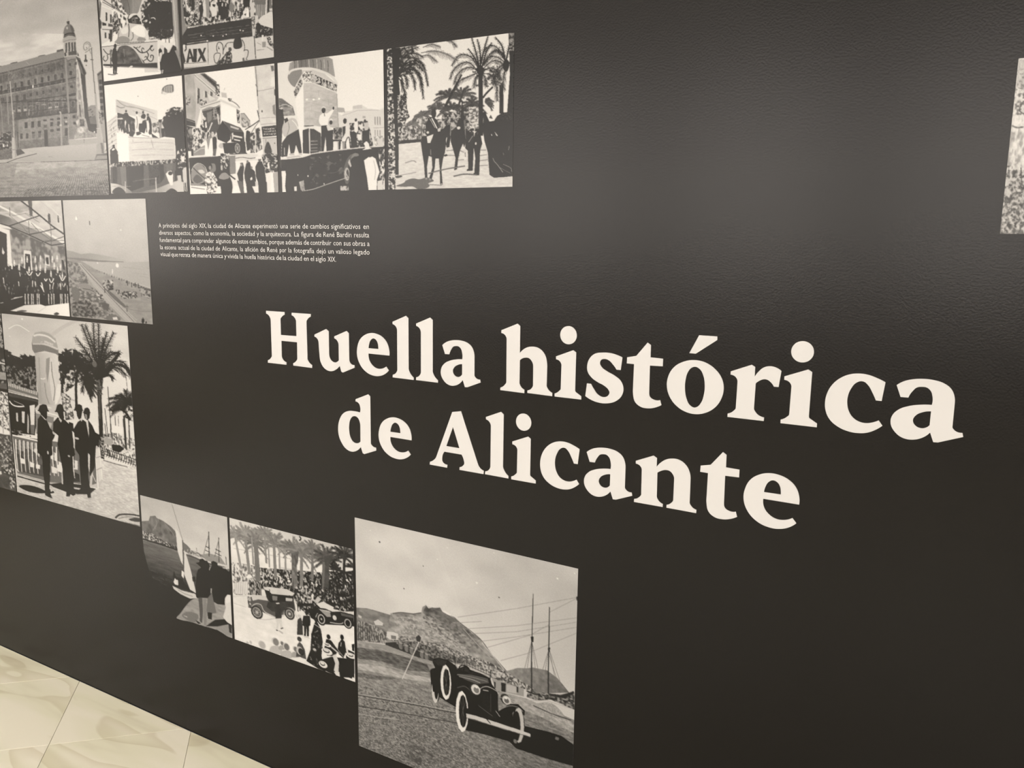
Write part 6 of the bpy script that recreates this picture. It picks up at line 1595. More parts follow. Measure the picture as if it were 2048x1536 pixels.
    ('print of a show wagon and street crowd between tall houses', -1.9879, -1.6525, 1.6419, 1.9531, 176, 250, 44, 0.075, '''
g234 230 0 0 0 250 0 0 176 0 176 250 0 250
p190 -1.7 0 22.8 1.1 32.9 1.4 39.9 1.1 65.5 24.1 68.1 54.8 61.9 62 31.7 68.9 24.4 94.4 19.5 110.2 0.8 112.7
p172 -1.7 0 20.3 1.4 21.9 61.9 18 99.9 1.8 92.4
m14 8.11 12.16 -1.7 0 20.3 1.4 21.9 61.9 18 99.9 1.8 92.4
p120 32.8 1.8 41.9 1.3 65.6 22.1 64.2 35.7 59.4 30.2
p84 36.7 3.8 42.7 3.8 63.5 24.8 62.2 31.5
s225 1.78 21.7 1.9 64.6 44.6
s205 1.39 22.4 8 66.2 52.6
s130 0.99 20.7 1.8 66.4 48.7
p105 26.5 29.4 30.8 32.3 30.3 51.8 25.4 51.2
p222 24.5 29.2 25.9 29.3 25 51.2 23.4 51
p105 41.2 37 45.5 39.9 45.3 51.4 40.6 50.9
p222 39.2 36.8 40.6 37 40.2 50.8 38.6 50.6
p105 52 39.2 56.3 42.1 56.2 51.5 51.5 51
p222 50.1 39 51.4 39.2 51.1 51 49.5 50.8
p66 25.8 44.3 28.3 46.6 27.1 62.4 25.1 61.2
n80 215 2.80 2.80 0.5 28.4 52.6 44.3 56.2 43.8 66.1 29.7 66.7
p210 44.9 42.4 62.1 56.1 50.2 58.8
n80 190 2.85 3.26 0.5 1.3 41.6 10.3 46.6 9.4 64.7 1.3 61.9
p72 -1.1 89.1 18.1 96.9 18.8 108.1 -0.8 104
s170 1.02 -0.2 92.2 18 99.9
p84 -0.8 104.4 13.4 109.7 8.7 162.5 -1.5 157.8
n60 150 4.12 8.24 0.5 -1.1 108.5 13.3 111.7 8.7 162.5 -1.5 157.8
n70 220 2.74 3.13 0.5 62.5 26.6 71.2 27.7 71.1 53.1 62.5 48.3
e226 67.9 49.2 4.30 3.52
e90 67.9 49.2 2.35 1.96
p190 73.4 43.6 84 46.7 84.5 56.5 74 53.4
s180 1.16 79.4 40.3 81.5 35.7
n70 205 2.32 2.32 0.5 85.5 56.6 93.1 58.4 94.7 65.4 87.2 62.6
S130 1.73 92.9 63.2 102.2 70 108.5 78.4
p176 109 90.1 116.5 89.8 127.1 107.2 128.7 115.1 117.3 118.1 109 113.5
s110 1.14 109.9 90.2 116.5 90 127.2 106.3
n120 200 2.29 3.05 0.5 110.7 94.2 127 111.1 126.7 118.8 111.7 117.6
p120 101.8 79.7 108.3 84.2 107.3 109.4 101.7 107
n80 200 2.69 3.84 0.5 102.6 83.7 108.2 86.1 106.4 107.4 101.7 105.1
p212 27.5 70.5 43.9 64.1 61.9 60.4 71.9 57.1 87 65.6 102.9 74.9 108.4 79.4 103.7 80.3 86.8 70.4 72.6 62.7 69.5 66.7 33.3 77.1
S120 1.19 30.6 70.8 47.8 66.5 63.8 63.2 70.7 61.3
c168 33.3 77.1 45.7 70.3 59.5 71.6 69.5 67.7 67.2 74.4 53.4 75 41.2 79.8
S100 0.99 33.3 76.1 49.5 73.6 69.4 70.6
p238 71.1 66.9 86.7 73.3 101.8 80.1 102.6 116.9 89 111.8 71 100.4
s170 0.98 71.1 66.9 70 100.4
p96 33.2 78.1 53.4 75 70.3 71.7 68.6 124.1 61.2 123.5 43.9 130.2 40.5 95.8 34 83.2
p130 43.1 82 54.2 79.1 52.4 96.8 44.1 104.1
n54 150 3.55 4.74 0.5 53.5 73 69.2 74.6 68.2 98.2 54.4 97
p210 31.1 80.9 35.1 81.3 35.3 119.5 30.2 121.1
p206 62.8 85.8 66.3 86.2 67.7 108.1 65.4 107.9
n50 220 3.25 4.87 0.5 11.2 111.5 27.6 110.8 32.4 95.1 40.6 93.8 42.8 132.2 30.2 143.4 18.8 167.2 10.6 166.8
p56 35.5 95.3 40.6 93.8 41.7 112 42.8 132.2 36.9 129.7
e205 38.1 94 2.61 3.40
p225 38.2 101.6 41.3 99.9 41.3 111.9 38.8 113.7
e210 14.7 115.5 4.10 5.69
e70 15.9 116.4 2.46 3.65
s228 2.20 53.1 102.9 38.4 132.9
n70 200 2.40 8.01 0.5 37.3 121.7 61.2 121.5 52.6 136.9 38.4 139.9
p66 61.2 123.5 73.6 100.3 88.9 123.7 87.9 139.4 79.8 146.8 62.5 137.6
p100 74.9 101.2 107.9 117.3 114.2 127.6 88.5 124
p54 88.5 124 114.2 127.6 115.3 147.2 89.6 145.5
p205 90.7 127.7 94.2 126 93.6 139.8 90.9 140.6
p216 94 131 111.4 136.2 110.9 139.5 94.2 135.1
p216 94.8 138.9 107.9 142.8 106.8 145.1 95.1 141.9
p50 72 146.3 116.3 146.3 117.3 168.9 75 167.4
p190 89 111.8 105.9 119.1 103.9 121.9 89.2 115.8
e60 101 158.5 7.26 12.65
e176 101 158.5 5.35 10.27
e96 101 158.5 3.82 8.29
e205 101 158.5 1.34 1.97
s165 0.97 101.4 148.2 100.6 168.7
s165 0.97 97.4 151.9 104.5 165
s165 0.97 105 152.4 96.9 164.6
p236 36.3 141.8 53.2 132.9 50.3 170.1 36.2 170.3
p150 39.6 136 48.9 130.6 42.6 158.5
p60 51.8 132.8 60.9 129.5 59.7 157.5 51.8 165.1
e190 56.4 132.2 4.36 3.60
e70 56.3 135.6 3.57 3.61
c190 63.9 151.7 68.1 146 72.9 148.3 71.6 156.2 66.7 155.9
p110 52.7 157.1 59.8 155.5 57.1 171.4 51.1 171.1
p150 11 158.6 36 147.9 35.1 168.2 10.5 168.8
S205 1.22 12.8 162.8 25.5 155.4 35.8 154
p232 1 158 7.2 158.7 6.7 169 1.3 168.7
p56 7.5 154.2 11.6 154.5 10.5 168.8 6.7 168.6
p50 118.9 127.9 126.4 126.6 125.7 146 127 161.7 119.4 165.1 117.4 141.5
e54 121.7 128.2 3.00 3.89
S52 1.70 117.2 122.3 130.6 115.3 146.1 105.4
s44 1.31 141.6 86.4 145.9 109.8
p226 126.7 118.8 136.2 113.8 137.8 119.7 135.1 142.8 127.4 150
S120 1.32 128.1 130.6 138 115.9 143.7 108.7
n56 215 2.67 4.57 0.5 126.3 130.4 135.6 129.2 134.2 169.9 124.8 169.4
n70 200 3.02 5.67 0.5 135.9 121.5 145.2 120.3 148.3 163 136 170
p70 137.7 123.6 142.4 122 143.5 143.3 137.9 144.9
p208 138.8 -0.3 176.2 0 178.3 58.9 179.5 123.1 146.2 117.5 143.9 93.3 141.4 45.4
m9 11.05 11.05 138.8 -0.3 176.2 0 179.5 123.1 146.2 117.5
s160 1.11 143 49.4 154.9 48.8 174.7 46.4
s165 0.93 146.7 102.2 177.4 103.1
s160 0.93 146.3 114.6 177.1 114.4
s150 1.12 140.2 1.7 142.3 45.5 144.3 93.4
p120 168.6 3.6 174.3 4.4 174.9 13.8 170.4 15
p226 170 26.2 176.3 26 176.3 42.8 166.8 42.7
p140 169.7 80.6 174.7 77.3 174.8 100 170.5 95.8
p90 173.8 49.1 176.4 49.4 176 62.4 173.9 60.3
S60 1.49 140.4 35.8 142.7 43.7 142.9 58.9
e90 150.3 89.2 1.28 2.28
p150 140.2 1.7 142 2 144.1 45.7 141.5 47.3
p52 148.2 119 175.2 118.2 176.9 138.5 149.7 139.2
s205 0.74 148.2 119 175.2 118.2
s190 0.74 149.7 139.5 176.9 138.9
s214 0.64 151.5 122.4 151.4 125.6
s214 0.60 151.5 122.4 152.8 122.5
s214 0.60 151.4 125.6 152.7 125.7
s214 0.64 153.8 122.4 153.7 125.7
s214 0.60 153.8 122.4 155.1 125.8
s214 0.63 156.1 122.5 156 125.7
s214 0.60 157.3 122.6 157.2 125.8
s214 0.56 156 124.1 157.3 124.2
s214 0.63 158.3 122.5 158.2 125.7
s214 0.60 158.3 122.5 159.6 122.6
s214 0.60 158.2 125.7 159.5 125.8
s214 0.63 160.6 122.5 160.5 125.8
s214 0.59 160.6 122.5 162 125.9
s214 0.63 162.9 122.6 162.8 125.8
s214 0.59 164.1 122.7 164 125.9
s214 0.56 162.8 124.2 164.1 124.3
s214 0.63 165.1 122.6 165 125.8
s214 0.59 165.1 122.6 166.4 122.7
s214 0.59 165 125.8 166.3 125.9
s214 0.63 167.4 122.6 167.3 125.9
s214 0.59 167.4 122.6 168.7 126
s214 0.63 169.6 122.7 169.5 125.9
s214 0.59 170.9 122.8 170.8 126
s214 0.55 169.6 124.3 170.8 124.4
s214 0.63 171.9 122.7 171.8 125.9
s214 0.59 171.9 122.7 173.1 122.8
s214 0.59 171.8 125.9 173 126
s214 0.64 153.2 127.7 153.1 130.9
s214 0.60 153.2 127.7 154.5 131.1
s214 0.63 155.4 127.7 155.3 131
s214 0.60 156.7 127.8 156.6 131.1
s214 0.56 155.4 129.3 156.7 129.4
s214 0.63 157.7 127.8 157.6 131
s214 0.60 157.7 127.8 159 127.9
s214 0.60 157.6 131 158.9 131.1
s214 0.63 160 127.8 159.9 131
s214 0.60 160 127.8 161.3 131.1
s214 0.63 162.3 127.8 162.2 131.1
s214 0.59 163.5 127.9 163.4 131.2
s214 0.56 162.2 129.4 163.5 129.5
s214 0.63 164.5 127.9 164.4 131.1
s214 0.59 164.5 127.9 165.8 128
s214 0.59 164.4 131.1 165.7 131.2
s214 0.63 166.8 127.9 166.7 131.1
s214 0.59 166.8 127.9 168.1 131.2
s214 0.63 169 127.9 168.9 131.2
s214 0.59 170.3 128 170.2 131.3
s214 0.55 169 129.5 170.2 129.6
s214 0.63 171.3 128 171.2 131.2
s214 0.59 171.3 128 172.5 128.1
s214 0.59 171.2 131.2 172.4 131.3
s214 0.63 173.5 128 173.4 131.2
s214 0.59 173.5 128 174.8 131.3
s214 0.64 151.7 132.8 151.6 136
s214 0.60 153 132.9 152.9 136.1
s214 0.56 151.7 134.4 152.9 134.5
s214 0.64 154 132.8 153.9 136
s214 0.60 154 132.8 155.3 132.9
s214 0.60 153.9 136 155.2 136.1
s214 0.63 156.3 132.8 156.2 136.1
s214 0.60 156.3 132.8 157.6 136.2
s214 0.63 158.6 132.8 158.4 136.1
s214 0.60 159.8 132.9 159.7 136.2
s214 0.56 158.5 134.5 159.8 134.6
s214 0.63 160.8 132.9 160.7 136.1
s214 0.60 160.8 132.9 162.1 133
s214 0.60 160.7 136.1 162 136.2
s214 0.63 163.1 132.9 163 136.2
s214 0.59 163.1 132.9 164.4 136.3
s214 0.63 165.3 132.9 165.2 136.2
s214 0.59 166.6 133 166.5 136.3
s214 0.56 165.3 134.6 166.6 134.7
s214 0.63 167.6 133 167.5 136.2
s214 0.59 167.6 133 168.9 133.1
s214 0.59 167.5 136.2 168.8 136.3
s214 0.63 169.9 133 169.8 136.2
s214 0.59 169.9 133 171.2 136.3
s214 0.63 172.1 133 172 136.3
s214 0.59 173.4 133.1 173.3 136.3
s214 0.55 172.1 134.6 173.3 134.7
s214 0.63 174.3 133 174.2 136.3
s214 0.59 174.3 133 175.6 133.1
s214 0.59 174.2 136.3 175.5 136.4
p196 149.1 140.8 177.1 141 176.9 178.2 149.7 176.7
c84 152.6 171 154 157.6 158.8 149.2 163.1 156.3 165.4 171.8
s120 0.75 155.4 144.2 155.5 151.9
s100 0.93 149 141.8 177.1 141.9
e90 171.4 153 1.08 1.15
p72 0.9 172.4 39 172.5 84.6 172 83.9 236.2 3.2 231.7
c148 4 207.8 9.4 191.5 20 185.4 31.9 192.5 39.3 209.2 32.5 223.4 15.8 229.4 5.7 222.4
S205 1.23 5.2 199.6 12.6 188.5 22.1 184.9 34 192.6 39.7 209.2
S70 1.44 9.3 193.5 21 206.4 34.8 219.3
c205 19.3 200.2 27.6 198.5 33.4 204.9 25.1 206.6
c110 8 218.4 16.8 208.3 28.5 221.2 15.9 226.9
s216 1.63 1 172 34.9 171.4 49 172
c130 43.2 189 54.4 187.5 55.7 201.8 45.5 205.4
p214 83.7 169.4 119.2 170 139.6 173.2 140.2 184.9 95.7 184.6 84.3 179
S90 1.16 96 178.6 109.4 177.4 124.5 180.2 139.4 179
p140 84.6 173 96.2 172.7 95.7 209.5 84 211
p236 95.7 184.6 105.3 185.1 102.8 199.8 96 201.5
s60 1.56 84.7 169.4 119.2 170
p238 1.6 230.2 36.1 233.8 66.3 234.7 95.7 234.6 133.7 236.7 153 215.8 182.3 207.3 180.9 253.6 2.2 251.6
p150 1.8 225.4 32.2 230.6 32.1 233.7 2 231.1
S120 1.45 3 234.9 31.8 239.8
n56 210 2.78 3.57 0.5 66.2 166.9 82.8 167.9 83 186.9 75.5 202.6 67.5 204.3 66.5 182
n60 190 2.79 3.98 0.5 65.5 184 76.2 186.6 75.4 204.6 66.5 206.3
n84 236 2.64 2.64 0.45 32.1 223.3 35.3 208 42.6 203.2 49.6 204.5 57.9 220.2 58.8 232.4 52.6 249.6 36.4 249.3
e70 44.5 193.1 4.42 7.34
c60 39.5 194.9 40.7 187.2 46.4 186.1 49.3 193.3 46.3 189.1 42.1 191
e150 44.4 195.5 2.82 4.48
p66 57.5 205.9 64.6 204.2 65.6 226.5 58.8 222.2
p52 61.9 220.3 69.6 202.4 76.1 198.6 81.3 204.9 86.5 221.2 88.3 235.3 86.3 250.4 65.2 249.9 64.4 232.6
e54 73.1 203.5 3.93 6.05
c150 61.4 217.8 66.4 208.7 75.7 206.7 83.2 216.6 72.8 221.1
S216 1.58 83 211 89 231.3 87.5 245.4
S56 2.77 79.4 202.8 84.9 213.1 94.3 221.5
S225 1.38 85 211.1 96.3 217.5
p72 98.2 209.6 102.8 199.8 106.6 190.1 110.1 188.3 112.4 198.3 109.9 214.1 109.6 234 110.5 250 103.8 249.8 101.7 227.7
e140 107.3 192.5 2.10 3.37
s56 1.36 105.1 189.2 110.1 188.7
p110 97.6 223.6 107.6 225.9 110.5 250 103.8 249.8
p58 112.6 220.1 112.1 208.2 116.5 190.6 119.6 184.8 124.1 189 125.7 198.9 132.9 207.1 134.1 224.9 131.3 250.5 116.2 250.1 115 232.2
e120 119.3 186.8 2.08 3.35
e130 126.6 199.3 2.07 3.15
p226 123 220.5 126.9 216.7 127.6 222.7 123.8 224.5
p205 132.2 226.8 137.7 228.9 136.9 250.6 133.2 250.6
p46 134.1 197.3 139.1 187.8 146.6 187.2 150.7 200.1 152.8 219.7 154 251.1 138.8 250.7 138.1 229 134.4 217
e110 142.6 184.1 2.96 3.90
e232 142.2 179.8 7.75 2.92
e226 142.3 176.6 4.06 2.72
n44 200 3.18 4.12 0.54 146.1 174.5 163.6 171.7 177 176.3 176.8 209 153.1 211.9
p228 156.5 192.6 160.3 188.9 161.1 202.5 157.1 202.3
p230 153.1 211.9 164.2 208.4 161.1 249.3 154.6 249.1
p172 166.3 211.4 178.6 209.1 178.8 251.7 168.3 251.4
p66 150.8 225.5 154.7 229.5 154.6 251.1 151.8 251
p226 126.2 236.5 137.4 236.8 136.9 250.6 131.3 250.5
'''),
    ('print of a man in white speaking below a huge column on a float', -1.6414, -1.3071, 1.6419, 1.9531, 207, 272, 23, 0.07, '''
g228 226 0 0 0 272 0 0 207 0 207 272 0 272
g220 232 3.6 23.5 159.4 41.6 -3.6 -7.6 213.7 -0.2 211.9 160.4 -8.8 144.9
p212 118.7 114.6 128.1 119.3 133.9 112 148 111.7 149.1 102.7 165.7 102.3 176.6 110 198.2 114.8 208.1 110.9 207.1 190.6 117.9 153.8
p196 149.1 102.7 165.8 101.7 166.6 109.1 149 108.5
p170 118.9 102.9 132.2 105 133.9 113.9 120.6 112.8
s180 0.94 128.1 120.3 158.2 112.2 198.2 115.3
s150 1.67 190 127.3 190.1 143.6
s150 1.68 189.6 153.1 189.7 170.4
s150 1.67 194.5 127.7 194.6 143.9
s150 1.67 194.1 153.4 194.3 170.7
s150 1.66 198.9 128.1 199.1 144.3
s150 1.67 198.6 153.8 198.8 171
p170 167.2 124.1 172.7 124.6 172.3 128.8 167.2 128.3
s170 1.11 187 149.1 206.7 149.6
n150 222 2.23 3.34 0.5 186.7 164.4 206.5 165.8 206.3 184.8 190.1 183.9
p120 0.3 72.8 8.2 74.5 29.9 93.2 34.2 111.4 0.8 110.6
p150 1 92.2 28.2 94.7 31.8 110.2 0.8 108.6
S200 1.23 0.4 90.1 14 87.3 29.2 94.8
m20 4.09 2.46 0.3 72.8 29.9 93.2 34.2 111.4 0.8 110.6
g165 112 24.7 9.9 50.8 13.1 23.5 15.8 25.9 4.1 37.2 -0.8 51.3 -3 50.6 21.4 24.2 23.9
g120 158 50.9 9.2 115 17.1 51.3 -2.6 103.9 1.5 111.8 7.1 116 42.3 95.6 29.3 70.5 19.5 50.7 18.1
S105 1.40 35.1 -0.7 36.5 7.4 35.8 16.3
S105 1.39 49.2 0.3 50.5 9.1 49.9 18
S105 1.38 58.1 0.9 59.5 10.3 58.8 19
S105 1.37 72.9 2.4 74.2 12.1 73.6 20.8
S105 1.36 88.4 5.3 89.8 14 89.1 25
S105 1.35 101.9 7.8 103.2 15.7 102.5 30.7
S182 1.39 42.2 -1.8 42.9 16.1
S182 1.38 65 1.1 65.8 18.9
S182 1.36 80.7 3.1 81.4 20.8
S182 1.35 95.2 5 95.9 22.5
c140 21.1 33.5 24.2 23.9 34.5 19.5 50.6 21.4 50.4 28.9 38.8 47.5 34.5 53.4 25.6 45
S212 4.32 22.5 25.7 30.5 19 48.7 17.6 72.4 20.9 95.6 31 110.7 41.7 119.9 56.7
p196 50.6 21.4 72.4 22.8 95.5 33.4 119.9 57.3 110.5 51.4 70.3 28.3 50.5 25
n66 190 2.72 3.11 0.46 71.4 30.6 95.3 42.9 120.2 57.9 118.4 72 94.9 59.4 70.2 47.3
S222 1.18 77.9 36 79.7 42.1 76.8 47.3
S222 1.17 84.1 39.9 85.9 45.9 83 51.1
S222 1.17 90.2 43.7 92 49.7 89.2 54.9
S222 1.16 96.3 47.5 98.1 53.5 95.3 58.7
S222 1.16 102.4 51.3 104.2 57.3 101.4 62.5
S222 1.16 108.5 55.1 110.3 61.1 107.5 66.2
S222 1.15 114.5 58.8 116.3 64.8 113.5 70
n90 190 2.41 2.81 0.46 32.4 62.8 49.2 33.7 51.4 48.9 35.3 76.2
s205 1.36 69.7 47.7 94.9 59.8 118.4 73.6
s205 1.36 71.4 29.4 119.9 57.8
s215 1.20 52.9 47.4 35.2 77.6
n110 226 2.77 2.77 0.45 50.1 23.3 70.3 25.7 70.2 46.6 52.9 45.4
S88 0.99 53.4 29.2 59.2 35.8 68.2 30
S88 0.99 54 41.2 59.7 36.9 66.9 43.6
s225 1.58 50.9 44.8 69.8 46.9
g196 182 53.8 49.1 118.7 114.6 53.9 47.1 69.3 48.4 118.4 74.4 119.4 114.6 121.1 144.2 71.4 136.5 51.8 135.4 51.9 88.8 50.7 58.7
p232 35.2 78.4 52.8 48 51.8 135.4 48.3 188.6 44.4 154.7 39.5 128
S168 0.59 53.8 65 69.3 65.4 119.3 83.8
S168 0.59 53.4 77.9 69 78.3 119.1 96.4
S168 0.59 53.1 88.9 68.7 89.2 118.8 107.2
S168 0.59 52.7 104.9 68.3 105.1 118.5 122.8
S168 0.59 52.2 120.9 67.8 121 118.2 138.5
s170 0.59 67.7 50.6 67.6 62.1
s170 0.59 83 66.1 83 77.5
s170 0.60 68.6 92.3 68.5 103.9
s170 0.59 86.1 99.9 86.1 111.4
s170 0.58 102 85.6 102 97
s170 0.59 76 110.9 75.9 122.5
s170 0.58 105.3 111.5 105.3 122.9
s170 0.60 64.2 107.9 64.1 119.5
m8 7.86 3.93 53.9 47.1 118.4 74.4 121.1 144.2 51.8 135.4
s165 1.74 118.7 75.6 119.4 114.6 120.8 144.2
e238 58.9 81.5 2.40 1.79
e238 72.8 82.8 2.37 1.78
e238 43 75.9 2.43 1.80
e238 83.6 82.3 2.35 1.77
s70 1.60 51.4 135.4 71.4 135.7
s205 1.20 51.8 138 72.4 138.6
p74 48.8 143.3 61.7 140.2 62.4 192.8 47.8 191.2
p84 63.7 141.5 71.3 142.1 85.7 152.5 85.1 190 63.2 192.9
s200 1.81 62.2 139.8 61.9 193.4
s170 1.20 64.6 167.2 78.6 167.5
s170 1.20 64.5 174.3 78.4 174.5
s170 1.20 64.3 181.4 78.2 181.6
s170 1.20 64.1 187.4 78.1 187.6
p62 -0.4 96.2 5.1 92.6 8.9 103.1 11 117.6 5.5 145.9 1.8 195.4 -3.8 197.2
e60 4.9 100.7 4.59 6.94
p190 1.3 95.3 6.6 91.9 9.6 96 5 97.1
c190 5.3 139.7 10.8 123.7 21.3 117.4 34 118.4 39.7 134.1 32.8 145.8 16.1 153.8 9.8 153.4
p58 11 117.6 17.3 115 19.6 121.3 12.8 125.9
S140 1.23 19.1 124.4 20.7 136.8 16.2 150.8
S230 1.42 27.4 121 33.4 127.5 39.2 138.1
p46 15.7 152.8 40.3 140.6 44 169 45.8 190.5 39.7 190.2 34.1 172.4 29.4 190.6 22.2 190.2 19.7 169.5 14.8 196 2.2 196.4 4.8 166.5
p190 20.1 190.1 29.5 189.6 30.4 194.4 19 194.2
p190 38.7 189.1 46.8 192.6 45.7 195.2 39.6 193.6
s205 1.66 9.1 177.1 9.4 193.7
p230 82 125.3 84.2 116.6 90.8 111.2 98.5 113.2 109.3 106.3 111.3 101.8 113.6 101.6 113.5 106.3 101.9 125 99.3 139 87.2 137.7 83 131.4
e70 92 106 3.90 6.32
c208 87.2 103 91.1 97.4 96.3 100.4 95.8 102.7 91.6 101.4
e70 111.6 103.8 1.73 3.33
p44 86.8 136.9 100.5 137.1 102.8 152.8 104 190.3 96.2 189.8 94.9 158.2 90.3 189.5 85.5 189.6
s60 0.98 93.3 112.4 93.9 118.4
p205 80 188.3 87.9 190.8 89.8 192.9 83.9 192.6
e76 106 132 2.90 4.34
c215 102.2 127.4 106.6 123.8 110.3 128.6 106.5 127.7
p212 96.9 138.4 100.9 135.8 105.8 143.1 110.3 147.3 105.4 151.9 99.1 147.5
p54 99.1 148.5 110.3 147 107.4 190.4 100.4 190.9
p52 103.7 166.3 126.4 167.8 126.3 170.9 124.8 171.2 122.9 188.7 119.1 188.5 120.4 171 109.8 170.3 109 187.9 105.6 187.7 106.3 170.1 103.6 169.5
n60 150 2.33 3.11 0.5 110.4 143.4 127.6 142.7 127.2 167.3 110.9 166.2
s60 2.72 117.4 156.7 117.6 165.6
p190 117.5 170.6 119.8 170.7 119.8 189.6 117.5 189.4
e62 133.2 131.4 3.40 5.46
p46 129.4 130.1 132.7 125.5 136.5 127.8 136.2 130.7
p216 133.3 142.2 141.3 141.8 142.2 151.6 136.7 164.9 129.4 169.4 127.6 166.3 133.9 153
p56 128.6 142.4 134.3 141.3 133.5 154.9 128.2 164.4
p150 127.1 171.2 133.7 171.6 136.3 188.5 127.7 188
S60 1.73 132.5 188.3 134.7 170.7 140.5 164.2 142.9 186.9
n44 200 3.03 4.54 0.48 141.9 136 150.4 136.7 157.9 133.4 176.2 134.8 180 150.5 186.4 186.5 143.5 187.3
p52 144.1 153.7 154.7 152.5 155.1 187.6 144.2 187.4
p226 150.8 134.7 157.9 131.8 157.9 150.8 155.6 156.5 151.2 154.2
e76 154.2 130.8 2.42 3.29
p222 156.5 159.4 164.8 160 164.6 171.1 156.9 170.6
p56 165.9 153.3 178.7 152.3 179.5 186.1 166.3 186.3
e80 171.1 134 2.20 3.27
p190 168.9 138.1 176.2 136.8 177.8 150.3 170.5 152.7
p214 158.7 141.2 165.2 137.8 167.8 147.7 163.1 151.2
e80 162.4 137.6 2.40 3.09
p205 193.9 170.7 202.9 171.2 205.4 185.2 194.6 185.1
p220 172 174.1 175.6 175.3 173.6 186.8 170 184.6
p50 0.3 202 48.7 196.8 63.9 194.1 91.8 191.6 138.1 188.6 202.7 185.6 209.9 185.4 209.7 277.6 0.1 273.3
m10 11.90 5.95 0.3 202 63.9 194.1 209.9 185.4 209.7 277.6 0.1 273.3
S222 4.11 0.3 200.7 18.8 200 45.6 198 63.9 193.5
s205 2.13 62.9 193.7 91.8 190.8 138.2 187.4 168.1 186 204.5 185.9
p190 12.6 197 39.6 194.9 45.6 198 14.6 200.6
e205 108.4 219.9 1.77 3.39
e205 90.6 210 0.96 1.83
e205 57.1 239.1 1.28 2.40
e205 75.8 245.9 1.54 2.92
e205 89.5 256.6 1.11 2.11
e205 119.8 200.5 0.81 1.55
e205 36.3 236.3 1.01 1.88
n48 100 7.95 5.96 0.55 59.7 200.4 130.4 196.1 129.7 233.8 62.2 261.9
S120 0.99 98.7 234.6 114.3 233.2 126 223.7
c105 128.6 239.7 130.9 217.9 139.8 201.5 151.2 196.2 158.6 198.6 152.9 205.1 143.4 210.6 137.4 228.1 138.8 254 132.1 257.8
e176 135.3 238 5.32 13.54
e92 136.3 238 2.66 9.55
S205 1.17 131.2 231.8 137.1 244
S176 1.81 43.6 270.1 66.1 267.2 98.2 256.8 140.9 243.2
n70 190 2.74 5.87 0.5 121.4 261.5 142.5 262.1 142.3 272.1 121.2 271.6
p230 1.6 226.7 10 226.2 11.1 233.3 8.6 258.3 9.9 272 2.2 272.5
p220 27.4 260.5 32.8 260.1 32.9 269.9 27.5 270.1
p176 38 250.9 48.3 247.1 49.8 267.8 41.6 269.6
m30 4.12 8.24 38.1 246.7 50.4 247.1 49.7 269.8 37.4 269.6
p36 140.9 224.3 144.6 207.7 149.6 203.4 154.4 204.2 160.6 212.4 167.8 228.4 172.7 251.2 175.3 272.9 137.7 272.4
c128 143.8 207.6 145.9 200.5 151.6 196 157.7 198.5 158.2 202.5 151.1 203.1
p190 137.7 214.3 140.6 207.5 144.7 222.5 141.6 224.7
p60 156.6 207.3 167.7 211.8 169.3 227.5 162.1 215.4
p234 168.1 211.8 178.9 204.1 184.4 205.2 190.1 209.4 197 236.4 192.1 250.2 191.5 273.3 176 272.9 173.1 245.3 170.2 227.5
e58 176.1 195 8.43 8.54
c228 165.3 191.1 171.8 186.6 168.2 178.7 172.9 175.1 177.8 179.3 179.1 187.1 183.7 189.3 175.4 190.4
S170 0.94 186.1 212.6 189.5 232.2 187.4 251.6
p60 175.2 202.4 180.8 198.8 184.4 204.8 178.8 206.5
n70 226 2.99 4.86 0.5 195.1 191.9 208.1 188.8 209.3 271.8 194.4 271.4 198.1 236.5
p214 192.8 253.8 201.9 252.1 202.6 272.6 192.6 272.3
'''),
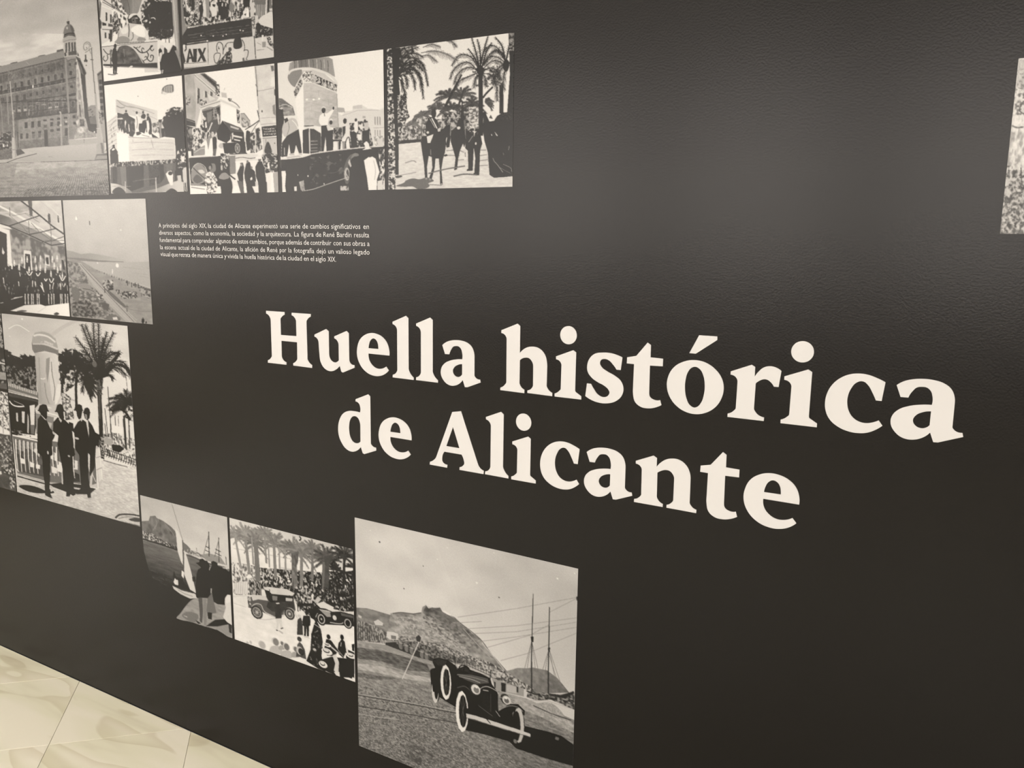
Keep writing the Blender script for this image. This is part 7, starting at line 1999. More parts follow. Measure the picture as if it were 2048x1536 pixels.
    ('print of horsemen and soldiers on a sandy avenue under date palms', -1.2963, -0.9604, 1.6419, 1.9531, 249, 299, 22, 0.065, '''
g226 224 0 0 0 299 0 0 249 0 249 299 0 299
g224 230 121.6 -10.4 121.5 167.4 -5.4 -36.6 253.9 -5.2 256.6 220.2 -8.5 205.7
g216 210 99.1 207 98.9 299.6 -3.6 200.1 71.9 198.1 121.5 206 197 211.4 254.5 213.6 255.6 305.5 -4.8 302
m9 6.78 2.03 -3.6 200.1 71.9 198.1 254.5 213.6 255.6 305.5 -4.8 302
S158 2.23 121.5 220.8 143.5 220.4 156.5 226
S158 2.24 121.5 230 147.9 232.4
S158 2.22 141.3 241.1 156.6 240.7
S158 2.16 187.6 223.1 199.2 223.3
S158 2.17 186.6 234.2 200.3 232.7
S158 2.17 187.7 244.3 202.4 242.8
S158 2.17 186.7 254.4 202.5 253.9
S158 2.34 36.6 242.4 53.1 238.4 60.1 242.2
n88 200 2.76 3.68 0.5 18.5 161.3 44.4 157.3 53.7 151.1 72.1 147.9 92.5 154 112.7 155.5 114.8 199.9 71.9 199 18 202
k73.3 145.7 19.4 98 12 -10 190 0.5 1.37
k53.6 162.6 16.2 110 10 0 180 0.6 1.16
k86.9 144.4 15.9 105 10 0 180 0.5 1.13
s120 2.07 73.3 147.9 71.4 197.4
s125 1.61 65.2 163.4 65 197
p66 32.3 193.9 69.6 193.8 70 199.8 18 202
n72 185 3.07 3.94 0.5 112.7 141.9 139 141.8 164.8 126.1 192.3 132.9 193.7 185.7 112.6 180.4
k125.9 111.6 31 84 10 -10 190 0.45 1.77
k103.8 134.4 24.7 92 9 0 180 0.5 1.57
k132.5 136.8 26.5 80 10 -10 190 0.5 1.77
k150.9 111.6 28.4 86 9 -10 190 0.35 1.75
k171.2 131.1 28.1 82 9 -20 200 0.5 1.73
s78 5.21 171.7 131.1 172.7 179.9
t76 5.71 3.07 119.3 131.2 130.3 109.8 143.3 84.4 151.9 69.9
t80 4.80 2.18 143.4 137.7 152 111.7 156.2 96.7
k196.5 128.9 17.1 88 8 -40 90 0.5 1.71
o80 3.38 3.38 0.6 171 61 218.5 53.5 223 101 179.5 96.8
f72 1.72 9.9 183.6 62.4 170.9 39.3 156 31 143.2 33.8 132.5 50.2
f72 1.73 10.0 181.5 64.3 164.6 47.2 147.5 49.7 134.6 61.4 129.2 76.3
f72 1.73 9.9 182.5 66.6 168.8 57.5 151.8 61.1 141.1 73.1 136.8 88.2
f72 1.73 9.9 183.6 68.9 164.7 75.6 147.6 82.6 141.2 95.2
f72 1.67 9.6 189.8 58.8 204.1 36.8 216.3 31.9 228.5 39.8
f72 1.67 9.6 191.9 63.3 208.3 50.1 222.6 52.9 234.8 65.9
f72 1.68 9.7 191.9 67.6 206.4 62.8 218.7 70.6 224.9 88.3
f72 1.68 9.7 192 72 206.4 75.7 214.8 91.6 219 109.2
f72 1.71 9.8 185.7 71.3 177.4 83.5 175.3 98.5
f72 1.70 9.8 187.8 69.4 196.2 81.1 198.3 98.6
f72 1.67 9.6 232.7 53 218.3 25.8 204 19.7 193.8 29.1
f72 1.67 9.6 232.7 55.1 216.4 42.5 202.1 43 193.9 57.1
f72 1.67 9.6 234.8 59.6 222.7 62.5 214.7 76.5 212.7 93.5
f72 1.66 9.5 236.8 64 230.9 78.3 229.1 101.6
f72 1.66 9.5 234.7 53.2 226.5 35.3 214.3 29.5 206.2 34.9
f72 1.66 9.6 236.8 57.7 222.8 71 221.9 88
f66 2.76 7.2 185.6 60.5 179.2 31.7 170.7 0.4
f66 2.74 7.2 186.7 58.4 193.8 27 200.8 1.2
f66 2.77 7.2 184.6 60.4 175.1 37.6 163.4 20
f66 2.69 7.0 232.7 50.8 226.4 22.6 214.1 4.5
f66 2.75 7.2 187.7 58.5 186.5 30.4 181.2 4
f66 2.67 7.0 234.7 51.1 239.4 26.3 244.3 12.2
f66 2.73 7.1 189.8 60.9 197.9 31.8 208 13.9
c72 179.4 61.9 186.7 55.2 194 63.6 192 74.1 183.6 73.2
c70 228.7 56.7 234.7 49 240.8 58.1 236.9 72.5 230.8 69.7
p64 238.2 -0.1 249.7 -1.2 249 154.9 237.3 151.8 241.4 79.4 240.1 36.9
n60 150 2.86 3.27 0.5 238.2 -0.1 249.7 -1.2 249.7 33.9 239.8 39
s72 8.15 187.4 71.5 188.6 141.4 188.9 194.3
s74 7.54 226.2 97 227 153.1
S78 3.82 210.7 99.8 198.4 111.6 192.2 119.8
f78 1.89 8.4 218.9 100.6 218 113.5 219.2 128.7
f80 1.88 8.4 206.5 86.5 225 94.8 233.2 108.4
n100 215 2.60 2.60 0.45 164.9 135 183.9 136.6 184.2 180.7 167.2 179.5
n50 215 3.54 3.54 0.5 -1.1 -0.5 10.2 0.2 13.3 62 14 136.4 18 202.5 15.1 300.1 0.6 300.2
p56 9.8 -0.3 29 0.9 24.6 63.2 27.1 95.7 21.2 127.7 23 183.9 22.6 266.8 15.4 267 15.8 183.5 12.8 113 12.4 57.3
n54 205 2.80 2.80 0.55 21.4 99.8 40.2 96.9 41.8 129.3 47.3 146 39.7 152.4 22.9 193.3 21.2 127.7
o62 4.11 3.66 0.52 24.8 1.5 54.8 3.1 63.7 33.4 54.4 57.2 26.5 61.1
f64 2.06 11.9 22 49.2 31.5 22.8 45.5 9.8 66.1 5.6
f64 2.05 11.8 23.2 44.7 38.5 19.1 59.2 17.1 76.2 27
f64 2.06 11.9 19.8 28.3 29.4 8.9 45.6 3 61.6 1.7
f64 2.05 11.8 23.1 49.3 43.1 28.7 61.4 26.4 77.2 43.9
f64 2.05 11.9 24.2 54 43 40.1 61.4 37.6 74.9 54.9
f64 2.07 11.9 22.2 21.7 29.4 6.7 36.4 1.9
f60 2.50 9.1 24.3 51.7 45.3 33.5 63.7 33.4 77.2 48.4 84.9 84.1
f60 2.51 9.1 24.2 56.3 43 44.6 59 48.7 70.3 72.5 75.7 110.5
f60 2.52 9.2 24.2 58.6 35.9 50.7 49.8 56.7 56.6 71.1 58.7 90.7
f60 2.54 9.2 24.2 60.9 34.7 57.4 41.6 67.3 42.6 86.8
f60 2.55 9.3 24.2 63.2 31.1 73.1 36.1 91.9 39.2 104.9
f60 2.55 9.3 23 60.8 30 61.5 33.8 77.9
f60 2.51 9.1 25.4 54.1 47.5 47.4 65.8 58.5 73.6 81.9
f104 1.54 11.5 71 17.4 95.2 16.6 119.4 24.8 143.2 41.5
f96 1.55 10.2 75.1 6.7 93 3 111.1 11.3
f90 1.74 8.7 121.6 0.1 133.5 3.1 141.5 15.1
f100 1.56 8.9 72.8 23.2 88.5 25.1 104 40.3
p40 112.6 181.6 118.2 172.2 121.5 168.6 124.1 170.3 126.8 168.2 130.7 173 132.1 181.7 129.4 199.6 127.7 213.6 122.4 214.7 121 207.8 123.7 192.5 119.7 196.8 120.1 212.8
p40 70 200.7 72.8 188.2 83.3 187.7 103.7 180.3 115.7 174.9 121.5 192.3 120.6 210.5 118.8 224.1 114.8 237.7 111.6 258.2 114.2 291.2 109.3 291.5 108.5 258.1 106.7 236.1 99.5 236 98.1 255.4 91.2 281.2 86.2 278.7 93.5 255.2 92.3 232 85.9 229.9 82.2 252.9 83.4 279.1 78.4 278.5 76.2 245.2 72.7 221.8
p42 79.3 184 80.3 164.5 85.8 151.2 95.2 149.2 103.7 157.5 106.4 170.9 109.9 180.2 99.2 185.2 83.3 188.2
e46 96.6 142.9 4.94 9.55
p46 92.1 140.3 101.1 139.9 99.3 133.1 93.9 133.2
s215 2.49 92.5 152.1 103.2 174.1
s190 1.36 88.5 152.5 99.2 172.7
p218 82 189.4 96 185 94.2 190.7 89.2 203.2 83.7 202.9
e205 84.3 180.9 2.96 2.76
p200 103.7 175.3 110.8 172.3 109.9 180.2 104.8 181
s120 2.29 90 215.7 90.5 229.6
p46 130.3 181.6 141.2 173.3 152.5 180.8 157.3 201.3 148.7 221.5 145.3 236.8 142.7 259.9 137.4 262 140 236.5 133.8 213.5 130.3 202
p50 141.2 169.9 146.9 155.8 150.3 157.2 151.6 125 150.2 113.8 153.3 125.1 160.4 201.5 157 215.9 150.4 194.1
e215 146 175.9 3.48 3.14
S160 1.56 130.3 168 129.4 190.6 123.2 208.4
s120 2.63 156.8 161 160.8 203.7
p52 125.9 190.4 129.4 190.6 128.1 210.9 122.4 213.8 121.5 208.3
p42 165.1 195 167.6 185.8 171.4 183.2 175.3 186.8 176.2 204.6 175 222.9 173.5 262.9 165.3 263 163.9 217.4
p38 177.4 188 182.1 184.5 187.6 188 189.8 201 191.5 210 187.4 223.5 186.1 271.9 176.5 272 178.5 238.3 175.4 215.8 176.2 195.7
p40 167.6 183.6 174.9 182.7 174.8 178.7 168.9 178.8
p38 177.4 184.7 188 186.3 187.1 180.5 178.2 179.4
e92 171.9 187 1.92 2.67
e88 182.5 188.6 2.12 2.89
p44 163.1 260.2 173.9 260.6 173.1 264.2 161.8 263.8
p40 175.2 269.2 186.3 269.2 185.9 273.7 174 272.8
p46 160.7 183.6 167.2 181.8 167.7 213.1 165.2 224.2 158.7 217.1
s150 1.75 165.1 206.2 173.6 193.3
e205 179.2 209.3 1.92 2.90
s110 1.33 158.7 226.1 159.2 235.2
p38 193.8 163.7 192 148.6 196.2 147.2 204.6 167.1 213.3 166.5 219 157.3 229.6 151.6 249.8 150.6 251.2 277.2 232.8 278.8 214.2 279.5 205.8 273.4 202.3 228.3 195.9 205.8 192.6 183.5
m10 8.50 12.75 193.8 163.7 213.3 166.5 229.6 151.6 249.8 150.6 251.2 277.2 205.8 273.4 195.9 205.8
s105 1.05 225.5 153 227.3 166.2
s105 1.05 228.2 152.8 229.9 166.4
s105 1.05 230.8 152.6 232.6 166.6
s105 1.05 233.5 152.4 235.2 166.8
s105 1.05 236.1 152.1 237.9 167
s105 1.05 238.7 151.9 240.5 167.2
s105 1.04 241.4 151.7 243.1 167.4
s105 1.04 244 151.5 245.8 167.6
s200 1.71 208.3 192.2 209.8 195.6
s200 1.70 216.8 192.7 219.8 196.9
s190 1.28 214.5 188.2 220.2 196.2
S140 1.71 211.8 239.9 214.4 246.6 220.2 253.5 230.7 269.4
S150 1.27 230.5 252.8 244.9 261.1 247.1 270
s135 1.06 222.3 258 245.1 272.1
s150 1.26 242 217.2 240.5 225.9
s130 1.27 230.7 229.7 232 235.3
s60 1.06 206.9 136.3 208 147.3
p90 204 160.1 207 153.8 211.2 162.8
c112 16.6 291 32.7 285 38.7 279.6 52.8 275.8 66.8 278.1 83 274.9 96.6 282.1 85.2 287.1 87.9 291.9 80.6 297.8 63.2 298.8 52.7 293.3 33.8 293.3
S118 2.72 85.3 266.6 103.5 262.1 125.9 257.9 158.8 253.7
S112 2.89 135.9 274.3 156.7 270.4 182.5 272.7
c90 14.9 270.8 24.5 268 30.5 271.3 19.7 274.3
S140 1.84 87.5 290 112.4 292.1
e150 80.7 277.2 2.07 2.34
e150 88.7 278.8 2.06 2.34
e150 111.8 289.7 2.02 2.32
c60 117 230.4 121.5 227.7 124.1 230.8 119.2 232.4
s150 1.42 22.1 269.1 59.9 263.3
'''),
    ('print of a costumed group standing under an iron canopy, left edge', -2.99, -2.5868, 1.2727, 1.6324, 139, 226, 33, 0.09, '''
g200 90 0 0 0 226 0 0 139 0 139 226 0 226
g206 190 113 0.9 72.4 61.9 -17.7 -7.5 147.7 -3.7 144 97.4 -27.9 103
m10 13.07 9.33 -17.7 -7.5 147.7 -3.7 144 97.4 -27.9 103
p176 -8.6 2.4 68.2 0 81.4 17 43.4 29.9 -9.5 12.1
m18 11.40 5.70 -8.4 0.4 82.6 2.2 80.9 24.4 -10.5 23.8
p150 -20.7 25.7 37.5 31.7 55.4 43.1 118.2 72.4 141.4 86.5 142 126.7 -31.7 143.3
n112 166 7.36 12.88 0.5 37.6 52.8 71.8 69.5 113.5 89.1 141.3 88.3 142 126.7 99.6 132.6 34.8 132
g120 150 30 29.8 45.7 47 -0.2 20 35.6 31.7 44.3 41.3 39.7 50.8 -2.4 43.3
p226 1.5 0.6 20 12.1 43.8 24.2 79.1 46.8 111.6 66.9 139.7 86.5 140.1 80.3 108.5 61.4 79.5 41.2 47.8 22.3 20.4 7.7
p222 -1.8 37.5 17.3 43.3 37.6 52.8 41.1 56.6 -3.1 51.1
p108 77 -0.2 84.6 -0.4 83.6 31 78.2 30
p95 112.1 24.7 116.7 26.5 116.5 43.3 112.1 41.5
p210 128.5 26.6 133.8 29.3 134.1 44.7 128.3 42.9
p90 129.4 28.8 132 30.2 132.1 43.3 129.4 42.2
p205 109.6 22.8 113 23.9 113 28.3 109.7 26.5
s215 1.60 107.6 2.6 122.2 17.4 136.5 33.9
s188 0.89 99 -0.3 137.9 39.3
s74 2.71 63.1 -0.4 81.6 15.1 98.4 30.1 119.8 50.3 141.1 66.5
s80 2.05 36 50.1 64.9 40.3 96.7 29.3
s84 1.82 72 67.2 97.8 61.6 124.8 54.3
s80 2.04 5.7 41.3 37.8 51.2 73.8 67.5 114.5 87.2 140 82.5
s95 1.26 96.3 81.7 117.8 77.9 139.2 69.2
s100 0.95 40.1 12.7 39.6 29.8
s105 0.93 75.1 39.3 74.2 67.5
s100 0.90 115.8 57.7 114.5 87.2
s120 0.74 43.4 29.9 71.7 24.4 92.6 35.6
s115 0.73 69.3 54.4 96.4 56 119.6 77.9
s120 0.75 47.1 52.7 74.2 61.9
s110 0.91 79.4 43.1 94.2 61.6 117.7 79.7
s110 0.90 100.1 78.3 138.6 77.4
s120 0.75 37.8 27.9 62.2 50.7 72.1 65.7
s110 1.08 115.1 43 115.9 55.8
s125 0.74 68.1 24.3 95.6 43
p228 4.9 51.1 16.4 52.9 36.2 58.5 36.1 89.3 35 133.6 24.7 132.9 29.6 66.3 15.8 60.3 4.3 56.9
p70 4.2 58.9 15.8 60.7 29.6 66.3 25.2 140.3 -3.2 141.8
p215 18.9 91.7 20.2 99.5 22.7 103.7 19.3 109.3 16.7 105.5
p218 61 98.2 74.9 99.6 75.1 139.6 71.7 140.7 72.2 106.4 64.3 105.3 60.4 138.4 58.1 138.6
p64 63 105.4 72.5 106.5 71.9 137.8 61.1 138.4
p205 100.6 105.3 109.3 106.9 108.8 128.4 100 126.9
p66 102.3 110.9 107.2 111.2 107 124.7 102 124
p70 130.8 114.4 134.5 116 136.3 134.4 132 132.8
p46 -10.9 138.2 21.2 132.7 48.3 129.4 66.3 139.1 99.3 136.4 120.6 135.2 135.9 140 142 163.6 142 189.6 131.9 198 108.5 205.7 92.1 208.2 79.9 200.6 66.9 201.7 52.6 204.9 -17.1 207
n30 150 2.64 8.31 0.66 -10.9 138.2 48.3 129.4 66.3 139.1 135.9 140 142 163.6 141.4 186 54.1 197 -16.8 202.9
p226 26.7 132 26.8 126.5 28.6 118.7 29.7 119.4 30.4 126.4 29.4 131.9
e196 28.2 130.4 1.94 2.95
p226 33 137.6 33 132.1 34.9 124.2 35.9 125 36.7 131.9 35.7 137.4
e196 34.4 135.9 1.93 2.95
p226 38.3 131.4 38.3 126 40.1 118.2 41.2 118.9 42 125.8 41 131.3
e196 39.7 129.8 1.92 2.93
p226 47.2 138.8 47.2 133.3 49 125.5 50.1 126.2 50.8 133.1 49.8 138.6
e196 48.6 137.1 1.90 2.93
p226 54 124.9 54 119.5 55.8 111.8 56.9 112.5 57.6 119.4 56.6 124.8
e196 55.4 123.3 1.88 2.91
p226 64.4 122.5 64.5 117.1 66.2 109.4 67.3 110.2 68 117 67 122.4
e196 65.9 120.9 1.86 2.89
p226 66.5 143.5 66.5 138.1 68.3 130.4 69.3 131.1 70.1 137.9 69.1 143.3
e196 67.9 141.9 1.86 2.90
p226 80.2 121.8 80.2 116.5 81.9 108.8 82.9 109.6 83.7 116.3 82.7 121.7
e196 81.6 120.2 1.83 2.86
p226 80.7 138.9 80.7 133.6 82.4 125.9 83.4 126.6 84.2 133.4 83.2 138.7
e196 82.1 137.3 1.83 2.87
p226 90.3 119.5 90.4 114.2 92 106.6 93.1 107.3 93.8 114 92.9 119.3
e196 91.7 117.9 1.81 2.85
p226 88.5 138.5 88.6 133.2 90.2 125.5 91.3 126.2 92 133 91.1 138.3
e196 89.9 136.9 1.82 2.86
p226 99.4 130.3 99.4 125.1 101.1 117.5 102.1 118.2 102.8 124.9 101.9 130.2
e196 100.8 128.8 1.80 2.84
p226 97.6 141.7 97.7 136.5 99.3 128.8 100.4 129.5 101.1 136.3 100.2 141.6
e196 99 140.2 1.80 2.85
p226 107.8 148.7 107.9 143.4 109.5 135.8 110.5 136.5 111.3 143.2 110.3 148.5
e196 109.2 147.1 1.78 2.84
p226 112.6 120.3 112.6 115.1 114.2 107.6 115.2 108.3 116 115 115.1 120.2
e196 113.9 118.8 1.77 2.81
p226 115.2 133.3 115.2 128.1 116.8 120.5 117.8 121.2 118.5 127.9 117.6 133.2
e196 116.5 131.7 1.77 2.82
p226 121.5 118.1 121.6 112.9 123.1 105.4 124.1 106.1 124.9 112.8 124 118
e196 122.9 116.5 1.75 2.80
p226 120.8 140.4 120.8 135.2 122.4 127.7 123.4 128.4 124.2 135 123.3 140.3
e196 122.1 138.9 1.76 2.81
p226 126.5 134.6 126.5 129.4 128.1 121.9 129 122.6 129.8 129.2 128.9 134.4
e196 127.8 133 1.74 2.80
p226 128.8 151.1 128.8 145.9 130.3 138.4 131.3 139.1 132.1 145.7 131.2 151
e196 130.1 149.6 1.74 2.81
S234 2.08 63.4 140.6 68.1 148.8 74.7 140.4
S234 2.05 81.4 143.4 84.6 148.9 89.9 141.8
S234 2.03 96.2 153.5 98.7 158.3 102 153.2
S234 2.01 105.6 152.6 108.9 160.7 114.5 152
S234 1.98 125.2 144.7 129.7 155.6 136.2 145.9
t225 2.08 1.32 73.6 158.8 72 172.4
t225 2.07 1.32 78.4 160.4 78.5 171.9
t225 2.05 1.30 90.2 161.5 91.1 172.9
t225 2.05 1.30 93.3 180.3 91 163.4
t225 2.01 1.28 113.6 160 109.9 173.4
t225 2.02 1.29 106.2 164.2 105.3 175.6
t225 1.99 1.27 124.9 161.1 125.2 174.2
t225 1.98 1.26 134.5 160.4 131.4 168.1
t225 1.97 1.25 138.6 163.9 138.3 175
t225 2.05 1.30 87.9 167.4 94.1 181.2
t225 2.11 1.34 49.1 142.9 49.8 152.6
t225 2.12 1.35 45.6 162.5 45.9 172.3
t225 2.17 1.38 15.2 156.6 15.2 168.5
t206 2.11 1.54 56.5 187.1 55.3 209
t206 2.10 1.53 62.5 186.6 61.3 208.5
t206 2.09 1.52 69 186.1 67.9 207.9
t206 2.09 1.52 72.2 185.8 71.1 207.6
t206 2.07 1.51 80.2 185.2 79.1 206.9
t206 2.07 1.50 83.9 184.9 82.8 206.5
t206 2.04 1.48 102.1 183.5 101 204.9
t206 2.03 1.48 107.5 183 106.4 204.4
t206 2.02 1.47 111.9 182.7 110.9 204
t206 2.00 1.46 124.3 181.7 123.3 202.9
t206 2.00 1.45 127 181.5 126 202.6
t206 1.99 1.45 133.1 181 132.1 202.1
t206 1.98 1.44 137.4 180.7 136.5 201.7
s40 2.68 60 182.9 58.6 207.3
s40 2.67 66.6 182.4 65.2 206.7
s40 2.64 77.7 181.5 76.4 205.7
s40 2.62 87.8 180.8 86.5 204.8
s40 2.60 97.8 180 96.6 203.9
s40 2.56 117.5 178.5 116.3 202.2
s40 2.55 121.9 178.1 120.8 201.8
s40 2.53 129.8 177.5 128.7 201.1
g214 238 40.6 223.7 114.1 226.1 21 226.9 53 211.2 85 206.3 93.9 209 115.7 203.5 144 197.8 142 227
p72 -16.9 205 52.6 204.9 55 210.2 21 226.9 -19.2 229.6
s226 1.75 33.1 197.8 46.8 194.7
s205 1.20 4.2 211.2 10.7 209.2
s190 1.56 27 201.2 52.6 192.8
c110 36.6 225.1 48.4 221.4 57.8 222.5 46.1 226.2
c100 108.9 223.8 114.6 219.4 119.3 222.1 114.1 225.7
s200 0.94 95.5 210.7 78.2 223
s90 0.95 70.7 201 76.3 199.4
s90 0.95 74.4 200.7 80 199.1
'''),
    ('pale print of a coast road with beach huts and the sea', -2.5786, -2.1802, 1.2727, 1.6324, 160, 244, 34, 0.085, '''
g198 180 0 0 0 244 0 0 160 0 160 244 0 244
g200 186 81.7 8.7 74.3 122 -5 -4.3 164.6 -2.4 162.8 123.9 -4.9 125.1
m3 22.26 22.26 -5 -4.3 164.6 -2.4 162.8 123.9 -4.9 125.1
g160 180 37.4 109.9 101.8 120.9 -3.2 103.3 14.4 105.7 29.6 110.5 49 107.9 67.6 110.4 93.1 114.6 116.1 120.3 115.9 124.4 -4.7 123.2
p138 -4.4 118.2 17.4 118.4 36.7 119.2 65 122 112.4 122.7 112.3 124.6 55.4 125.1 -4.8 123.6
g182 176 92.3 127 126.4 157.3 28.5 126.2 112.4 123.8 163 120.3 163.7 171.7 139.9 165.8 95.9 157.2 54.3 140.2
S162 0.72 140.8 149 157.9 152.7
S162 0.72 127.1 144.1 154.8 146.4
S162 0.73 110 133.7 145.1 135.8
S162 0.71 155.5 133.4 162.2 135
p158 -4.6 121.2 17.1 122.3 32.4 126 54.4 139.2 96 156.2 139.8 167.7 166.9 175.1 164.8 245.9 -14.1 246.4
m8 11.38 5.69 -4.6 121.2 32.4 126 96 156.2 166.9 175.1 164.8 245.9 -14.1 246.4
n116 166 4.68 4.29 0.5 -0.9 125 22.4 129.9 41.5 160.3 62.3 190.2 81.1 217.8 99.8 241.2 -3.7 243.4 -3.4 184.9
c128 4.6 184.4 16.7 181.6 21.8 193.1 16.7 209.4 9 206
n96 150 3.94 4.34 0.55 2.4 214.6 30.7 204.3 58.5 219.8 57.3 237.6 2.4 241.8
p150 13.3 173.8 38.9 170.2 54.6 192.7 32 186.4
S110 1.56 28.4 181.8 43.8 183.7 51.2 187.1
S112 1.76 13.9 165.9 33.4 166.7 38.1 154.6
S105 1.76 23.3 199 38.7 201.7 46 207.1
p176 21.7 128.4 28.7 129.3 53.2 156.7 74.1 181.6 132 243.7 110.5 244 77.8 210.3 51.8 177.2
p160 74.1 181.6 105.5 208 159.8 244.6 131.9 244.1
s120 1.14 26.2 131.3 50.2 159.8 73 184.5 125 242.1
s130 0.95 30.5 131.2 58.6 161.3 110.7 210.4
s186 1.14 23.4 129.9 52.4 169.4 83.5 207.9 119.5 244
s190 0.93 75.7 185.3 130.5 238.1
c120 72.5 177.8 88.5 188.2 110.7 211.4 105.2 212.2 84.4 194.3
n90 180 3.02 3.02 0.5 69.8 162.5 90.3 159.4 89.9 180.5 79.6 182.1 68.9 176.1
n88 182 2.58 2.95 0.5 101.5 184.4 114.3 180.7 133.8 181.2 134 193.4 104.3 197.6
n92 176 2.62 2.99 0.5 92.7 179.3 101.8 179.6 100.3 189.3 94 187.8
p205 84.6 162.6 89.2 162.3 88.3 167.2 84.6 167.4
p100 45 137.1 46.2 136.7 46 138.2 45 138.2
p78 44.7 136.6 46.3 136.1 45.9 136.4 45.3 136.4
p130 49.8 138.8 51.1 138.4 50.9 140.1 49.7 140
p78 49.5 138.3 51.1 137.8 50.7 138 50.1 138.1
p160 54.5 140.6 55.9 140.1 55.7 141.9 54.5 141.8
p78 54.2 140 56 139.5 55.6 139.7 54.9 139.7
p100 59.3 142.3 60.8 141.8 60.5 143.7 59.2 143.6
p78 58.9 141.7 60.8 141.2 60.4 141.3 59.6 141.3
p130 64 143.9 65.6 143.5 65.3 145.5 63.9 145.4
p78 63.6 143.4 65.6 142.9 65.1 142.9 64.3 142.9
p160 68.6 145.6 70.4 145.2 70.1 147.3 68.5 147.2
p78 68.3 145.1 70.4 144.6 69.9 144.5 69 144.6
p100 73.3 147.3 75.1 146.8 74.8 149.1 73.2 149
p78 73 146.8 75.2 146.3 74.6 146.1 73.7 146.2
p130 77.9 149 79.9 148.5 79.5 150.9 77.8 150.8
p78 77.6 148.4 79.9 147.9 79.4 147.7 78.4 147.8
p160 82.5 150.7 84.6 150.2 84.3 152.7 82.4 152.6
p78 82.2 150.1 84.7 149.6 84.1 149.3 83 149.4
p100 87.1 152.3 89.3 151.8 89 154.5 87 154.3
p78 86.8 151.8 89.4 151.2 88.7 150.9 87.7 150.9
p130 91.7 154 94 153.5 93.6 156.2 91.6 156.1
p78 91.4 153.4 94.1 152.9 93.4 152.5 92.3 152.5
p160 96.3 155.6 98.7 155.1 98.3 158 96.2 157.9
p78 96 155.1 98.7 154.5 98 154 96.9 154.1
p100 100.8 157.3 103.3 156.7 102.9 159.7 100.7 159.6
p78 100.5 156.7 103.4 156.2 102.7 155.6 101.4 155.7
p130 105.4 158.9 108 158.4 107.5 161.5 105.2 161.3
p78 105 158.3 108 157.8 107.3 157.1 106 157.2
p160 109.9 160.5 112.6 160 112.1 163.2 109.7 163.1
p78 109.5 160 112.6 159.4 111.8 158.7 110.5 158.8
p100 114.3 162.1 117.2 161.6 116.7 164.9 114.2 164.8
p78 114 161.6 117.2 161 116.4 160.2 115 160.3
p130 118.8 163.7 121.7 163.2 121.2 166.7 118.7 166.5
p78 118.5 163.2 121.8 162.6 121 161.8 119.5 161.9
p160 123.3 165.3 126.3 164.8 125.8 168.4 123.1 168.2
p78 122.9 164.8 126.3 164.2 125.5 163.3 124 163.4
p100 127.7 166.9 130.8 166.4 130.3 170.1 127.5 169.9
p78 127.4 166.4 130.8 165.8 130 164.8 128.4 164.9
p130 132.1 168.5 135.3 168 134.8 171.8 131.9 171.6
p78 131.8 168 135.4 167.4 134.5 166.4 132.9 166.5
p160 136.5 170.1 139.8 169.5 139.3 173.5 136.3 173.3
p78 136.2 169.6 139.9 169 138.9 167.9 137.3 168
p100 140.9 171.7 144.3 171.1 143.7 175.1 140.7 175
p78 140.6 171.2 144.3 170.5 143.4 169.4 141.7 169.5
p130 145.2 173.3 148.8 172.7 148.2 176.8 145.1 176.7
p78 144.9 172.7 148.8 172.1 147.8 170.9 146.1 171
p160 149.6 174.8 153.2 174.2 152.6 178.5 149.4 178.3
p78 149.3 174.3 153.2 173.7 152.2 172.4 150.4 172.5
p100 153.9 176.4 157.6 175.8 157 180.2 153.7 180
p78 153.6 175.9 157.6 175.2 156.6 173.8 154.8 174
p130 158.2 178 162 177.3 161.4 181.8 158 181.6
p78 157.9 177.4 162 176.8 161 175.3 159.1 175.5
s90 1.46 125.1 163.4 124.9 173.1
s90 1.45 131.7 163 131.4 172.7
s90 1.45 137.4 164.5 137.1 174.2
s90 1.47 117.3 160.1 117.1 169.9
n98 172 2.88 3.60 0.5 137.8 171.5 158.4 173.9 159 194.2 150.6 191.2 139 180.8
n90 190 3.46 3.46 0.5 53.1 186.9 67.8 191.7 69 203.3 59.6 202.1
p112 66.8 207.3 79.7 210.2 77 224 64.3 217.3
c128 72.4 236.1 85.7 231.9 98.3 235.5 96 243.5 73.8 243.8
p210 84.5 236.9 92.9 235.1 94.4 240.8 85.1 241.7
s110 1.30 113.6 208.3 113.2 222.6
s95 1.90 72.9 177.8 72.6 187.5
s100 0.93 110.6 212.3 116.9 212.8
p82 140.1 234.2 144.2 233.8 144.5 237.5 144.1 240.6 143.3 241 142.8 248.3 141.7 248.4 141.7 241.5 140.9 248.5 139.8 248.6 140 241.4 139.2 241.1 139.3 238.1
e90 142.2 232.7 0.87 1.20
p90 146.6 238.8 148.7 238.6 148.8 240.5 148.6 242 148.2 242.2 148 245.8 147.4 245.9 147.4 242.5 147 245.9 146.5 246 146.6 242.4 146.2 242.3 146.2 240.7
e95 147.7 238 0.43 0.60
s120 1.27 141.6 182.5 141.7 190
S140 1.10 105.1 213.8 131.6 219.1 157.7 218.6
c236 23.5 39.5 24.6 34.3 25.8 33.9 27.7 39.5 25.7 41.3
s96 1.52 51.6 42.8 51.6 50.8
e218 111.2 60.5 1.60 1.67
c236 97.1 132.4 98.9 126.7 101.4 127.5 100.9 135.1
s225 1.48 102.4 128 102.4 134.1
e215 62 127.5 1.51 1.55
e212 75 15.4 1.29 1.31
p225 89.8 138.5 91.2 138.4 90.5 147.9 88.7 147.1
e205 109 90.6 0.90 0.94
'''),
